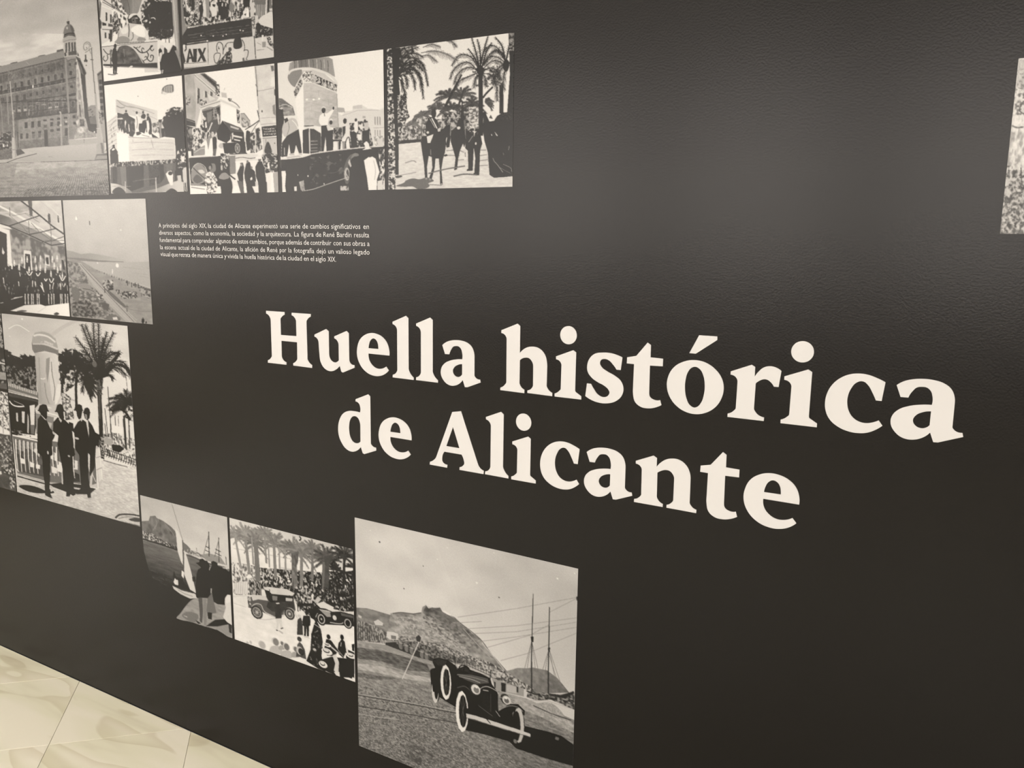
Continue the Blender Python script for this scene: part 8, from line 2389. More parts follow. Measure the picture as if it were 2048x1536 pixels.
    ('tall print of four men in dark suits and hats before a monument and palms', -2.9777, -2.2995, 0.6327, 1.2609, 248, 390, 12, 0.065, '''
g205 200 0 0 0 390 0 0 248 0 248 390 0 390
g188 222 15.6 6 168.1 174.6 -3.7 -1.6 250.3 -2.9 252.6 274.8 -8.9 275.3
m7 45.34 27.21 -3.7 -1.6 250.3 -2.9 252.6 274.8 -8.9 275.3
S222 1.60 13.3 31.4 33.8 21.4 58.5 32.7
S188 6.55 98.4 38.8 127.2 16 157.6 -2
n95 225 2.58 4.01 0.42 190.7 218.1 221.7 208.4 248 217.2 247.4 264.4 187.9 261.1
s100 1.72 205.2 121.8 206.2 228.2
s100 1.45 196.9 166.1 199.4 222.2
s100 1.43 215 175.8 214.6 226.3
s100 0.86 220.9 176.1 218.8 232.7
s100 1.42 229.3 180.3 229.8 230.2
s100 0.83 239 90.3 240.4 120.2
s100 1.44 206.8 205.7 208.5 226.1
s100 1.69 239.5 189.9 238.3 237.1
s100 1.46 194.9 196.3 196.2 228.9
s100 0.86 206.5 167.2 203.9 221.2
p60 204.9 236 220.1 233.9 227.9 239.5 219.2 249 205.5 247.8
p215 216.4 249.7 233.3 240.6 235.9 242.1 218.9 253.6
p232 207.4 196.6 227.8 196.7 227 210.2 206.4 211.7
p170 193.1 223.6 209.7 225.9 203.3 239.3 189.5 236.5
s58 1.15 188.2 247.4 247 256.2
s58 1.15 187.5 258.1 247.7 267.2
S58 1.03 190 245.4 192.1 252.5 188.9 263.3
S58 1.03 194.5 246.1 196.6 253.1 193.3 263.9
S58 1.02 198.9 246.7 201 253.8 197.8 264.5
S58 1.02 203.3 247.4 205.4 254.4 202.2 265.1
S58 1.02 207.7 248 209.8 255 206.6 265.7
S58 1.01 212.1 248.6 214.1 255.6 211 266.3
S58 1.01 216.4 249.3 218.5 256.3 215.4 266.9
S58 1.01 220.8 249.9 222.8 256.9 219.7 267.5
S58 1.00 225.1 250.5 227.1 257.5 224 268.1
S58 1.00 229.4 251.2 231.4 258.1 228.3 268.7
S58 1.00 233.7 251.8 235.7 258.7 232.6 269.3
S58 0.99 237.9 252.4 239.9 259.3 236.9 269.9
S58 0.99 242.2 253 244.2 259.9 241.2 270.4
S58 0.99 246.4 253.6 248.4 260.5 245.4 271
k238.8 147.9 41.8 62 11 -20 200 0.5 1.67
k235.5 158.7 30.8 70 10 60 200 0.6 1.40
o60 3.91 3.91 0.5 225.5 146 250.4 129.9 247.3 182.4 231.7 176.9
s80 3.11 231.3 174 231.2 238.7
s95 1.69 239.1 178.3 237.8 237.2
S66 4.52 209.1 169.6 221.9 161.3 234.9 167.5 242.1 180.6
n62 140 3.89 4.54 0.52 -0.3 77.6 11.7 85.6 31.1 89.3 67.1 81.2 63 160.1 0.3 154.9
k15.7 107.4 32.8 58 12 0 180 0.4 2.29
k54 104.9 33.5 55 13 20 170 0.35 2.23
k1.5 87 19.8 60 6 0 120 0.5 1.98
o58 3.57 4.17 0.45 117 71.3 141.8 56 164.3 64.9 173.9 90.1 172.2 114 148.5 123.9 116.7 153.7 114.2 108.2
k145.3 88.4 44.5 55 13 -40 220 0.55 2.38
k136.8 83.6 32.9 60 8 30 160 0.3 2.09
k160.5 118.9 32.4 65 7 -70 60 0.5 2.06
t62 4.49 5.09 147.3 109.1 144.1 136.7 142.6 173.5
S62 7.05 156.7 110.6 169.2 117.5 173.4 146.6
S66 6.10 122.8 112.9 114.6 141.8 119.3 159.4
n80 200 3.66 3.66 0.5 112.6 148.3 123 149.5 140 161.8 138.6 180.4 114.8 178.8
f48 2.88 13.3 189.3 90.7 179.2 54 164.1 6.1
f48 2.87 13.2 189.4 89.2 183.8 47.6 171.2 6.9
f48 2.86 13.1 189.5 87.7 185.8 38.6 187 0.9
f48 2.84 13.1 190.9 87.5 194.2 37.6 196.1 1.4
f48 2.83 13.0 190.8 89 202 45.3 210.7 15.5
f48 2.81 12.9 192.1 90.3 207.3 47.5 222.8 15.6
f48 2.90 13.3 187.9 90.9 172.9 63.7 150.8 32.6
f48 2.91 13.4 187.7 93.9 169.2 76 147.5 58.2
f48 2.93 13.5 186.1 97.1 165.7 85.4 140 80.1
f48 2.81 12.9 191.9 93.2 208.9 64.6 231.4 50
f48 2.79 12.9 192.6 96.1 213.8 72.5 238 71.9 247.7 94.7
f52 2.81 12.3 192.9 98.9 213.1 84.2 229.2 84.7 239.3 94.6
f52 2.84 12.5 192.7 101.9 206.8 96.8 217.2 105.3
f52 2.81 12.4 193.1 96 218.9 77.6 235 78.1
f52 2.94 12.9 185.9 100 167.9 93.9 150.1 102.6 140.3 116.2
f52 2.93 12.9 185.7 103 170 105.5 160.3 122 156.1 140.7
f52 2.91 12.8 184.2 104.7 172.2 114 172.8 146.7
f52 2.91 12.8 186.9 105.8 177.8 116.1 171 132.1
f52 2.81 12.4 192.1 90.3 212.2 55.5 228.3 56.2
f52 2.84 12.5 190.9 87.5 198.8 51.5 203.1 27.9
f52 2.89 12.7 187.9 90.9 175.3 69.2 164.7 58.9
f52 2.93 12.9 184.7 97.3 162.4 91.8 144.6 97.5
o52 4.59 4.59 0.5 175.1 72.2 203.2 68.3 206.7 99.7 172.7 108
c60 178.2 89.4 186.1 76.5 197.2 76.4 201.9 88.8 197.9 106.9 190.5 114 182.2 112.4
e110 183.5 81.3 4.56 6.54
S54 5.57 201.1 100.6 221.7 77.2 240.1 80.1 247.8 93.2
S50 5.05 198.6 96.6 219.5 68.8 231.2 52.9
S54 3.97 198.1 104 209.4 99.3 217.3 104.4
p75 184.3 110.6 197.8 108.4 192.6 128.4 192.2 152.1 191.3 200 187.9 270.2 181.4 265.7 183.3 201.7 184.7 147.6
p100 188.1 129.2 190.4 128.8 187.6 188.8 185.3 189.3
n70 120 1.73 2.31 0.5 183.7 112.2 197.7 109.9 192.4 140.3 184.5 141.7
n60 170 2.36 2.36 0.5 185.1 225.4 191.4 224 189.6 269.8 182.3 268.5
p120 -0.8 148.6 65.5 157.2 65.3 170.8 -1.1 166.6
p214 2.7 148.1 4.3 148.1 3.6 155.7 2 155.6
p214 6.5 148.6 8.1 148.6 7.5 156.2 5.8 156.2
p214 10.3 149.1 11.9 149.2 11.2 156.7 9.6 156.7
p214 14 149.7 15.7 149.7 15 157.2 13.4 157.2
p214 17.8 150.2 19.5 150.2 18.8 157.8 17.1 157.7
p214 21.6 150.7 23.2 150.8 22.6 158.3 20.9 158.2
p214 25.3 151.2 27 151.3 26.3 158.8 24.7 158.7
p214 29.1 151.8 30.7 151.8 30 159.3 28.4 159.3
p214 32.8 152.3 34.4 152.3 33.8 159.8 32.1 159.8
p214 36.5 152.8 38.1 152.9 37.5 160.3 35.8 160.3
p214 40.2 153.3 41.8 153.4 41.1 160.8 39.5 160.8
p214 43.9 153.8 45.5 153.9 44.8 161.3 43.2 161.3
p214 47.5 154.4 49.1 154.4 48.5 161.8 46.9 161.8
p214 51.2 154.9 52.8 154.9 52.2 162.3 50.5 162.3
p214 54.8 155.4 56.4 155.4 55.8 162.8 54.2 162.8
p214 58.4 155.9 60 155.9 59.4 163.3 57.8 163.3
p214 62.1 156.4 63.7 156.4 63 163.8 61.5 163.8
e205 0.6 163.4 1.04 1.66
e205 3.6 163.7 1.04 1.66
e205 6.6 164 1.04 1.66
e205 9.6 164.3 1.03 1.65
e205 12.5 164.7 1.03 1.65
e205 15.5 165 1.03 1.65
e205 18.5 165.3 1.02 1.65
e205 21.4 165.6 1.02 1.64
e205 24.4 165.9 1.02 1.64
e205 27.3 166.3 1.02 1.64
e205 30.2 166.6 1.01 1.64
e205 33.1 166.9 1.01 1.64
e205 36 167.2 1.01 1.63
e205 38.9 167.5 1.01 1.63
e205 41.8 167.9 1.00 1.63
e205 44.7 168.2 1.00 1.63
e205 47.6 168.5 1.00 1.62
e205 50.5 168.8 0.99 1.62
e205 53.3 169.1 0.99 1.62
e205 56.2 169.4 0.99 1.62
e205 59 169.7 0.99 1.62
e205 61.9 170 0.98 1.61
p58 -0.6 168.8 65.1 173.1 63.6 191.7 51.2 252 -2.5 263.9 -0.3 187.7
p90 0.7 169.5 64.1 174.2 63.7 179 0.6 177.7
S225 2.65 0.4 187.5 8.5 195.2 21.7 195.9 33.5 193
S150 1.65 11 185.6 25.6 189.3 32.1 190.7
p205 26.8 205.3 33.5 204.6 30.6 230.5 25.3 230
p215 45.2 189.5 56.8 185.1 51.1 242.3 43.9 242.3
p120 43.3 231.1 53.1 229 50.4 250.6 42.6 250.7
p200 13.7 211.1 17.8 210.3 16.7 230.1 12.8 229.3
p185 39.2 206.1 42.1 218.4 37.9 251.7 34.9 249.1
s45 1.96 42.8 179.7 41 257.5
n60 150 3.35 3.35 0.5 -1.2 250.3 23.8 248.3 26.3 257.5 0.3 263.3
g165 208 59.6 132.3 113 123.7 65.4 74.6 114 71.1 111.6 130 115.3 132.5 111.5 167 103.9 179.3 65.6 182.5 64.9 137.8
p208 96.6 80.2 101.6 82.5 102.6 100.8 107 115.4 107.3 143.1 102.6 171.8 94.8 170.1 93 145.5 92.1 117.8
p150 88.6 84.4 96.6 80.2 93.7 105.2 87.1 134.1 86 109.4
p222 107.7 133.1 115.3 133.1 112.4 154.5 104.6 173 99.1 178.1 102 156.4
S222 1.88 72.7 127.1 78.9 127.6 83.8 124.7
S130 1.55 99 89 98.6 113.7 101.7 144 97.2 169.7
S165 2.52 73.8 83.3 72.3 124 70.4 174.6
S150 1.88 81.4 135 82.6 159.8 87.3 177.8
p128 60.8 54.1 64 57.4 87.9 54.4 108.8 60.2 115.3 62.4 114.3 74.7 108.6 71.2 86.8 68.6 65 75.9 61.1 68.9
p166 61.1 54 64.9 39.6 71.2 31.8 87.1 27 102.1 30.8 111 40.3 114.9 59.5 88 53.1 62.8 56.3
S212 3.70 66.1 40.4 77.6 36.6 95.4 38.2 110.4 47.9
S188 2.45 71.2 31.8 87 28.2 102 32 109.2 39.6
S190 2.16 62.7 57.5 87.8 55.6 114.1 62.6
s205 1.23 88.5 47 88.4 52.5
s205 1.23 91.2 47.7 91.1 53.2
s205 1.23 93.9 48.5 93.8 54
s205 1.23 96.6 49.3 96.5 54.8
s205 1.22 99.3 50 99.2 55.5
s205 1.22 102 50.8 101.9 56.3
s205 1.22 104.7 51.5 104.5 57
s205 0.92 89.1 47.5 90.4 51
s205 0.92 91.8 48.3 93.2 49.9
s205 0.92 94.5 49 95.8 52.5
s205 0.92 97.2 49.8 98.6 51.5
s205 0.92 99.9 50.6 101.1 54.1
s205 0.91 102.6 51.3 103.9 53
s195 1.24 79.5 51.7 84 50
p195 56.5 193.1 65.7 181.8 103.8 179.6 104.7 200 95.1 204.5 56.9 203.2
p218 65.4 185.7 86.8 184.1 92.9 186.1 64.9 191.5
S226 2.85 58.7 197.5 76.4 197.5 103.6 199
p140 56.9 203.2 95.1 204.5 90.5 240.1 54.5 248.1
p185 81.1 216.8 90.4 218 82.5 238.7 77 236.7
p215 126.4 164.3 140 161.8 137.7 192.8 128.2 200.9
n90 215 2.44 3.67 0.5 115.2 154 131 163.4 137.3 199 118.8 205.9
p120 1 263.1 174.5 249.1 175.3 322.6 95.9 347.5 4.5 345.7
p150 4.9 272.2 57.9 268.3 55 296.5 6.6 291.7
p95 8.1 304.6 30.4 286.1 68.7 293.2 68.2 338.8 8.9 341.2
p226 13.7 309.9 25 310.5 24.7 321.1 14 321.5
p226 34.8 311.3 45.2 312 43.6 323.9 35 324.5
p226 48.3 314.5 57.3 314.9 55.9 324 48.1 324.4
c212 35.1 293.2 47.1 282.1 57.4 283 56 299.5 44 299.9
c110 19.1 302 37.1 284.5 55.6 296.4 67.3 309.7 47.6 314.7 28.4 309.6
p220 82.5 278.6 95.4 280.3 95 298 81.2 295
p220 81.5 311 93.9 312.6 92 324.4 81.3 324.9
p225 95.1 296.3 105.8 298.4 104.2 319.6 94.3 318.9
p215 125 285.8 136.9 285.9 135.5 305.1 124.1 305.5
p80 126.2 310.7 137.9 313.9 138.3 329.5 125.1 333.1
t225 2.71 1.36 7.8 269.9 5.9 306.8 6.2 341.9
s70 1.35 10.7 271.2 8.3 309.6
t225 2.69 1.35 16.9 269.5 15 306.3 15.4 340.5
s70 1.34 19.8 270.8 17.5 309.1
t225 2.68 1.34 25.9 269.2 24.1 305.9 24.5 339.2
s70 1.33 28.8 270.5 26.5 308.6
t225 2.66 1.33 34.8 268.9 33 305.4 33.6 337.9
s70 1.32 37.7 270.2 35.4 308.1
t225 2.64 1.32 43.7 268.5 41.9 304.9 42.5 336.6
s70 1.32 46.5 269.9 44.3 307.6
t225 2.63 1.31 52.5 268.2 50.7 304.4 51.4 335.4
s70 1.31 55.3 269.5 53.1 307.1
t225 2.58 1.29 78.3 267.3 76.8 303 77.7 331.6
s70 1.28 81.1 268.6 79.1 305.7
t225 2.56 1.28 86.8 267 85.3 302.6 86.3 330.3
s70 1.28 89.5 268.3 87.6 305.2
t225 2.54 1.27 95.3 266.7 93.8 302.1 94.8 329.1
s70 1.27 97.9 267.9 96 304.7
t225 2.48 1.24 128.2 265.5 126.9 300.3 128.2 324.3
s70 1.24 130.9 266.7 129.1 302.9
s230 2.99 0.4 262.6 22.5 262.3 59 262.5
s215 2.04 0.4 269.9 0.7 334.9 8.9 341.8
s222 2.31 23.1 255.6 50.2 252.9
s222 1.99 26.4 256.2 26 264.1
s222 1.98 32.4 254.9 32.1 262.8
s222 1.98 38.4 253.5 38.1 261.4
s222 1.97 44.4 252.2 44.1 260.1
s170 2.29 4.3 347.4 64.1 349.7 120.9 340.6
s215 1.87 124.9 336.3 139.4 334.9
g212 192 190 272.7 181.2 408 182 273.2 247.5 270.8 250 392.1 -2.5 393.2 0.8 356.7 63.7 354.7 162.8 336.9 181.4 316.3
m15 3.71 1.55 182 273.2 247.5 270.8 250 392.1 -2.5 393.2 0.8 356.7 63.7 354.7 162.8 336.9 181.4 316.3
m8 15.29 6.73 182 273.2 247.5 270.8 250 392.1 -2.5 393.2 63.7 354.7 162.8 336.9
s70 2.97 3.8 353.2 41.1 353.3 67 353.8 102.1 347.4
c62 5.3 375.1 20 368.3 41.7 365.7 59.4 368 68.7 372 45.5 379.6 22.2 381.1
p62 73.5 352 102.6 340.8 145.4 333.9 168.7 335.6 156 350.4 131.8 357.3 107.4 358.8 82.7 356
S120 1.74 187.2 271.9 212.2 273.8 231.3 274.4
p190 125.2 344.2 138.8 342.6 135.6 346.7 125 347.8
p195 161.4 296.8 174.4 250.6 182.6 247.2 184.6 312.4 173.3 334.9 157 335.7
p120 165.8 300.3 173.4 264.6 170.9 323.8 161.8 329.4
p214 171.8 254.3 180.2 249.3 181.7 277.9 182.3 311.4 176.7 319.1 174.7 288.8
s230 1.80 172.5 252.6 173.5 333
s230 1.78 181.4 248.1 182.8 313.1
s225 1.82 157.1 335 173.4 334.3
s150 1.19 173 270.8 182.5 265.4
s150 1.19 172.8 295.5 183.3 288.2
s220 1.21 162.3 301.3 169.7 321
p36 60.7 215.3 67.5 205.6 75.5 209.1 80.5 216.9 85.1 229.3 89.8 233.3 95.7 236.5 92.4 247.3 86.6 257.5 85.7 285.9 78.6 291.4 78.3 319.9 73.3 362.8 83.2 365.9 81.7 369 74.4 372.3 78.1 381.7 71.2 381.1 63.1 378.9 63.9 353 63 323.8 63.5 294.5 54.3 288.6 56.5 254
p36 63.2 196.3 66.7 185.4 74.6 180.8 81.5 181.4 84.3 192.2 81.6 195.2 80.6 208 76.3 214 70.4 208.8 67.3 201.2
s205 1.91 68.8 205.3 77.6 213.7
e185 92.6 237.1 3.22 4.52
e190 76.4 283.3 1.98 3.95
p36 93.1 215 102.6 203 107.5 203.9 116.5 204.8 126.7 213.6 130.4 228.3 130.9 245.2 132.4 274.5 127.2 279.6 125.1 333.1 123.7 351.9 127.5 359.2 122.3 363.2 117 361.5 114.8 366.6 107.9 368.6 109.7 351.7 99.5 348.1 104.7 313.1 101.5 282 98.2 260.6 101.5 241.5 91 234.3
p36 99.3 190.5 104 177.1 109.8 173.5 115.1 175 117.3 186.4 115.2 189.9 116.1 202.1 111.4 208 106.3 202.8 104 193.3
p195 105.8 201.7 111.4 208 108.6 213 104.8 206.3
e180 119.9 280.1 2.53 2.25
p36 133.2 221.5 142.7 204.7 149.1 198.5 152.6 197.4 163.3 202.8 168.2 223.1 166.1 254.1 159.4 268 155.5 315.5 158.4 345.3 157.9 356.7 151.9 359.1 150.3 348.2 144 353.8 135 355.1 140.2 344.8 140.4 303.8 140.9 272.5 133.9 262.3 134.5 236.7
p36 138.1 179.2 141.1 170.7 148.4 166.9 153.5 169 154 178 152.4 184.4 149.8 196.5 145.5 198.6 142.5 191.8 141.9 183.4
p205 148 196.8 151.8 192.4 152.9 197.4 150.2 202.5
p36 154.5 203.4 163.7 196.1 171.1 206.1 175.4 218.5 183.1 221.6 180.9 247 174.6 247.8 170 290 159.8 311.9 157.5 287 162 255.1
p36 155.5 181.9 158.4 173.5 163.8 170.6 167.6 173.5 168.2 181.3 166.3 191.9 161.9 197 157.5 193.7
p150 157.6 185.2 161.7 184.4 162.1 194.6 158.6 195.3
p208 158.9 198.9 163.2 196.2 163.8 211.9 162.9 233.4 161.4 221.5
e195 138.8 238.8 4.31 2.52
p210 158.5 263.6 162.3 267.3 159.1 305.2 157 293.3
e190 176.8 247.9 2.08 3.10
p205 132.1 237.2 134.5 236.7 132.7 262 130.5 259.4
p55 124.7 207.8 133.6 209 133.7 227.6 126.6 222.9
p200 101.7 320.2 104.2 319.6 103.6 343.8 100.4 344.6
p205 75.8 363.4 79.6 363.7 78.6 367.2 74.8 367.6
S84 3.21 202.5 385.8 211.4 376.2 231.1 369.6 250.1 367.3
S100 2.34 203.5 391.6 224.4 389.6 247.5 388.4
c90 227.7 380.4 239 373.8 249.8 372.3 246.7 379.9 233 382.3
S140 1.46 208.1 385.6 225.2 376.2 247.1 371.9
e226 44.7 7.8 1.95 1.88
e215 14.5 47.1 1.35 1.28
s34 2.23 61.9 197.2 73.6 193 85.5 193.2
s34 2.17 98 192 108.1 188.2 118.5 186.7
s34 2.11 136.8 181.3 144.6 179.2 155.2 177.8
s34 2.08 154.8 182.7 162 179.5 168.9 179.9
'''),
    ('dark sliver of a print at the left edge, above the leafy one', -3.4, -2.9835, 0.998, 1.2609, 124, 148, 45, 0.08, '''
g96 110 0 0 0 148 0 0 124 0 124 148 0 148
n70 160 4.78 4.78 0.52 5.1 7.6 128 0.8 125.1 134.8 -10.5 159.8
s205 2.60 92.2 94.5 125.4 98.1
S60 2.59 108.4 102.3 116.1 109.9 120.5 123.8
p150 96 116.2 124 114.4 123.9 129.1 94.7 131.4
p80 114.3 66.1 126.8 67.3 126.2 87.7 115.1 89.5
m12 8.97 5.98 5.1 7.6 128 0.8 125.1 134.8 -10.5 159.8
'''),
    ('sliver of a leafy garden print at the left edge beside the four men', -3.4, -2.9835, 0.6327, 0.988, 126, 193, 46, 0.07, '''
g150 90 0 0 0 193 0 0 126 0 126 193 0 193
n90 228 2.29 2.86 0.44 26.3 -3.5 126.5 -18.1 122.8 78.9 16 97.7
p226 16.9 88.6 105.2 70.3 123.1 76 123.2 82.2 15.5 102.2
p98 15.2 105.2 104 83.9 123.7 84.2 127.2 194.3 4.4 211.4
m12 10.22 10.22 15.2 105.2 123.7 84.2 127.2 194.3 4.4 211.4
o205 2.26 2.82 0.68 89.4 92.3 124.2 86.9 125.9 162.2 83.2 159.7
o220 2.25 4.22 0.6 114.6 166.7 126.2 166.3 125.7 187.7 114 189.7
s150 1.39 114.7 25.2 110.4 83.1
s210 1.25 111.9 31.3 109.2 68
s205 1.71 100.9 149.8 105.2 148
S200 1.13 107.5 137.4 110 132.5 115.2 127.6
s205 1.39 117 91.4 117.5 85.7
s200 1.26 109.5 107.2 110.1 111.3
p214 95.8 160.5 100.1 159.4 100.3 165 95.1 167.9
p214 115.1 152.4 118.6 151.4 118.9 156.3 115.5 156.5
'''),
    ('print of onlookers watching a sailing boat, its lower left corner black', -2.2897, -1.8995, 0.3667, 0.7374, 176, 235, 32, 0.045, '''
g190 40 0 0 0 235 0 0 176 0 176 235 0 235
g184 206 36.8 -0.2 74.3 88.7 -4.3 -4.3 188.7 -6.1 183.7 109.9 -11.3 98.9
m5 24.81 19.30 -4.3 -4.3 188.7 -6.1 183.7 109.9 -11.3 98.9
p112 -8.5 57 16 48.7 19.6 38.8 30.5 34.9 34.3 38.9 46.9 41.2 62.5 48.1 70.6 54.6 74.5 66.7 74.9 88.5 -10.5 87.3
m18 5.75 8.63 -8.5 57 16 48.7 19.6 38.8 30.5 34.9 46.9 41.2 74.5 66.7 74.9 88.5 -10.5 87.3
S150 1.15 31.1 42.5 33.6 50.2 23.7 66.7
S140 1.13 48.5 43.5 62 56.4 69.9 68
n80 195 2.30 2.59 0.55 -0.6 73.8 20.4 73.2 43.3 80.9 74.5 85.9 74 94.3 30.9 92.7 -1.7 90.6
p118 85.4 71.9 94.6 76.9 101.2 82.4 93.8 91.3 85.4 91
p150 121.4 87.3 138 79.9 159.1 80.3 168.9 93.3 131.8 96.4
g120 52 42.8 89.4 33.9 185 -10.9 93.1 31 91.3 74.1 92.1 93.7 93 131.6 99.1 184.2 99.2 178.4 232.2 113.9 233.7 63 234.9 21.5 240.8 -20.4 231.9
m10 17.14 2.57 -10.9 93.1 74.1 92.1 131.6 99.1 127.5 182 63.2 232 -18.4 201.9
s62 2.88 -1.7 90.6 31 90.4 74.1 92.1
s205 2.16 90.3 94 110.4 90.6 131.7 97 158.2 99.2 184.2 97.9
s90 2.72 90.1 96.7 107.3 97.2 131.5 101.3 168.7 98.7
n110 190 2.19 2.19 0.5 94.2 84.4 116.1 84.8 132 92.3 115.7 93.1 93.7 92.7
g40 52 -0.8 167.4 62.3 198.3 -19 121.1 -1.1 127.4 9.2 152.8 22.6 177.2 42 196.5 61.9 204.1 81.8 205.8 64.4 235 49.6 265.4 -31 294.7
p38 -22.6 174.2 1.1 184 23.4 211.3 46.1 226.5 64.4 235 125 231.1 178.4 230.8 176.5 273.8 -35.3 356.4
g40 60 -14.3 142.7 13.4 134.5 -17.5 100.7 0.4 95.6 0.9 115.4 9.2 152.8 16.9 173.3 -23.5 186.1
c156 64.4 235 73 220.1 88 196.7 102.8 180.9 128 171.4 165.6 166.4 181 171.9 178.4 232.2 146.8 228.7 119.5 230.5 91.7 231.5
m12 11.08 3.88 64.4 235 88 196.7 102.8 180.9 181 171.9 178.4 232.2 119.5 230.5
c124 75.1 223.6 90 211.4 109.5 211.6 103.1 227.8 86.1 230.1
p150 136.1 225.7 180 193.7 178.4 232.2
S205 1.14 79.4 223.5 86.5 223.8
p60 103.3 224.1 114.2 226.6 108.5 230
p58 124 228.9 142.3 209.7 180 193.7 179.6 203 147.1 221.2
p70 168.9 208.5 174.8 205 174.7 225.4 169.5 224.5
s140 1.11 67.5 2.7 76.1 33.6 85.5 69.1
p216 72 49.9 76.9 53.8 85 69.3 84.3 121.5 79.2 112.1 74 94.3
p214 87.9 86.2 93.2 102.4 99.1 125.3 107.9 168.7 95.3 165 85 137.9
s90 1.68 85.5 69.1 83.7 152.1
p230 80.4 131 84.8 133 83.4 146.7 79.2 142.5
p206 58.8 169 78 172.3 106.1 170.4 108.5 177.9 94.3 183.7 74.7 180.7 61.3 174.9
s80 1.42 59.4 167.7 78.1 170.6 106.2 169.8
p54 60.6 167.9 61.2 148.1 64.1 136.5 66.4 146.4 71.3 150.5 79.4 147.9 84.5 157.4 92.8 160.3 95.2 166.5 78.3 167.8
p220 61.6 160.5 65 151.1 70.4 156.3 70.5 164.7 64.2 164.5
p216 67.7 154.4 71.2 152.8 71.7 163.2 68.2 164.3
s150 1.41 69.4 173.4 83.4 177.3 100.2 177.3
p50 100.9 138.4 106.6 135.3 107.5 144.6 101.9 146.4
s74 1.61 139 37.8 137.3 86.7
s74 1.33 157.7 43.8 156.2 91.8
s74 1.61 132.1 68.4 139.5 70.1
s74 1.35 129 75.7 139.6 78
s74 1.59 150.2 68.3 160.6 70.6
s74 1.33 148.8 75.4 161.3 78.4
s90 0.81 138.7 43.7 127 84.4
s90 0.80 157.4 49.1 148.4 83.5
s80 1.05 169.7 77.2 170 93
s110 0.82 112.8 76.4 113.5 82.9
s150 1.62 121.2 91.5 153.2 92.7
p34 107 175.6 107.2 161.2 110.5 130 113.8 119.4 120.6 113.3 111.7 106.7 116.8 104.1 118.8 97 123.8 94.5 128.5 96.8 133.4 96.5 137.7 105.9 139.1 110.3 142.2 101.3 140.3 96.5 144.8 93.1 150.6 93.5 153.9 101 161.3 100.9 168.6 101.4 176.1 107 175.6 147 165.3 172.4 149.3 176 138.7 172.7 130.8 169.3
p36 110 107.2 131.7 97 130.2 101.2 114.9 109
p40 139.6 100 153.2 94 153 97.6
s190 1.35 138.2 106.8 136.3 113.9
p180 162.4 99.5 171.9 96.6 170.7 100.7 163.3 101.9
p215 168.7 98.7 172.4 97.5 171.7 100.9 169.1 101.2
p60 165.5 110.2 178.9 100.8 178.7 135.3 168.4 133.3
p96 111.4 175.8 119.7 174.1 119.4 201.2 116.5 225.5 112.2 223.7 112.4 198.1
p138 121 175.3 127.9 172.5 127.2 198.5 125.2 227.4 119.7 227.7 120.5 200.8
p118 130.2 170.1 139.5 156.7 142.8 176.8 146.3 194.7 137.4 199.1 126.6 198.7
p44 128.2 199.6 137.5 197.7 136.3 211.3 129.2 212.2
p160 137.2 148.7 140 147.9 138.9 157.7 136.1 160
p214 164.3 159.3 169.4 150.6 177.3 149.1 177.7 165 175.7 208.7 165.9 205.5 158.8 198.5 165.1 177.4 163.3 169.9
c225 164.2 161.5 168.9 151.9 175.7 151 175.8 160.3 168.1 168.2
'''),
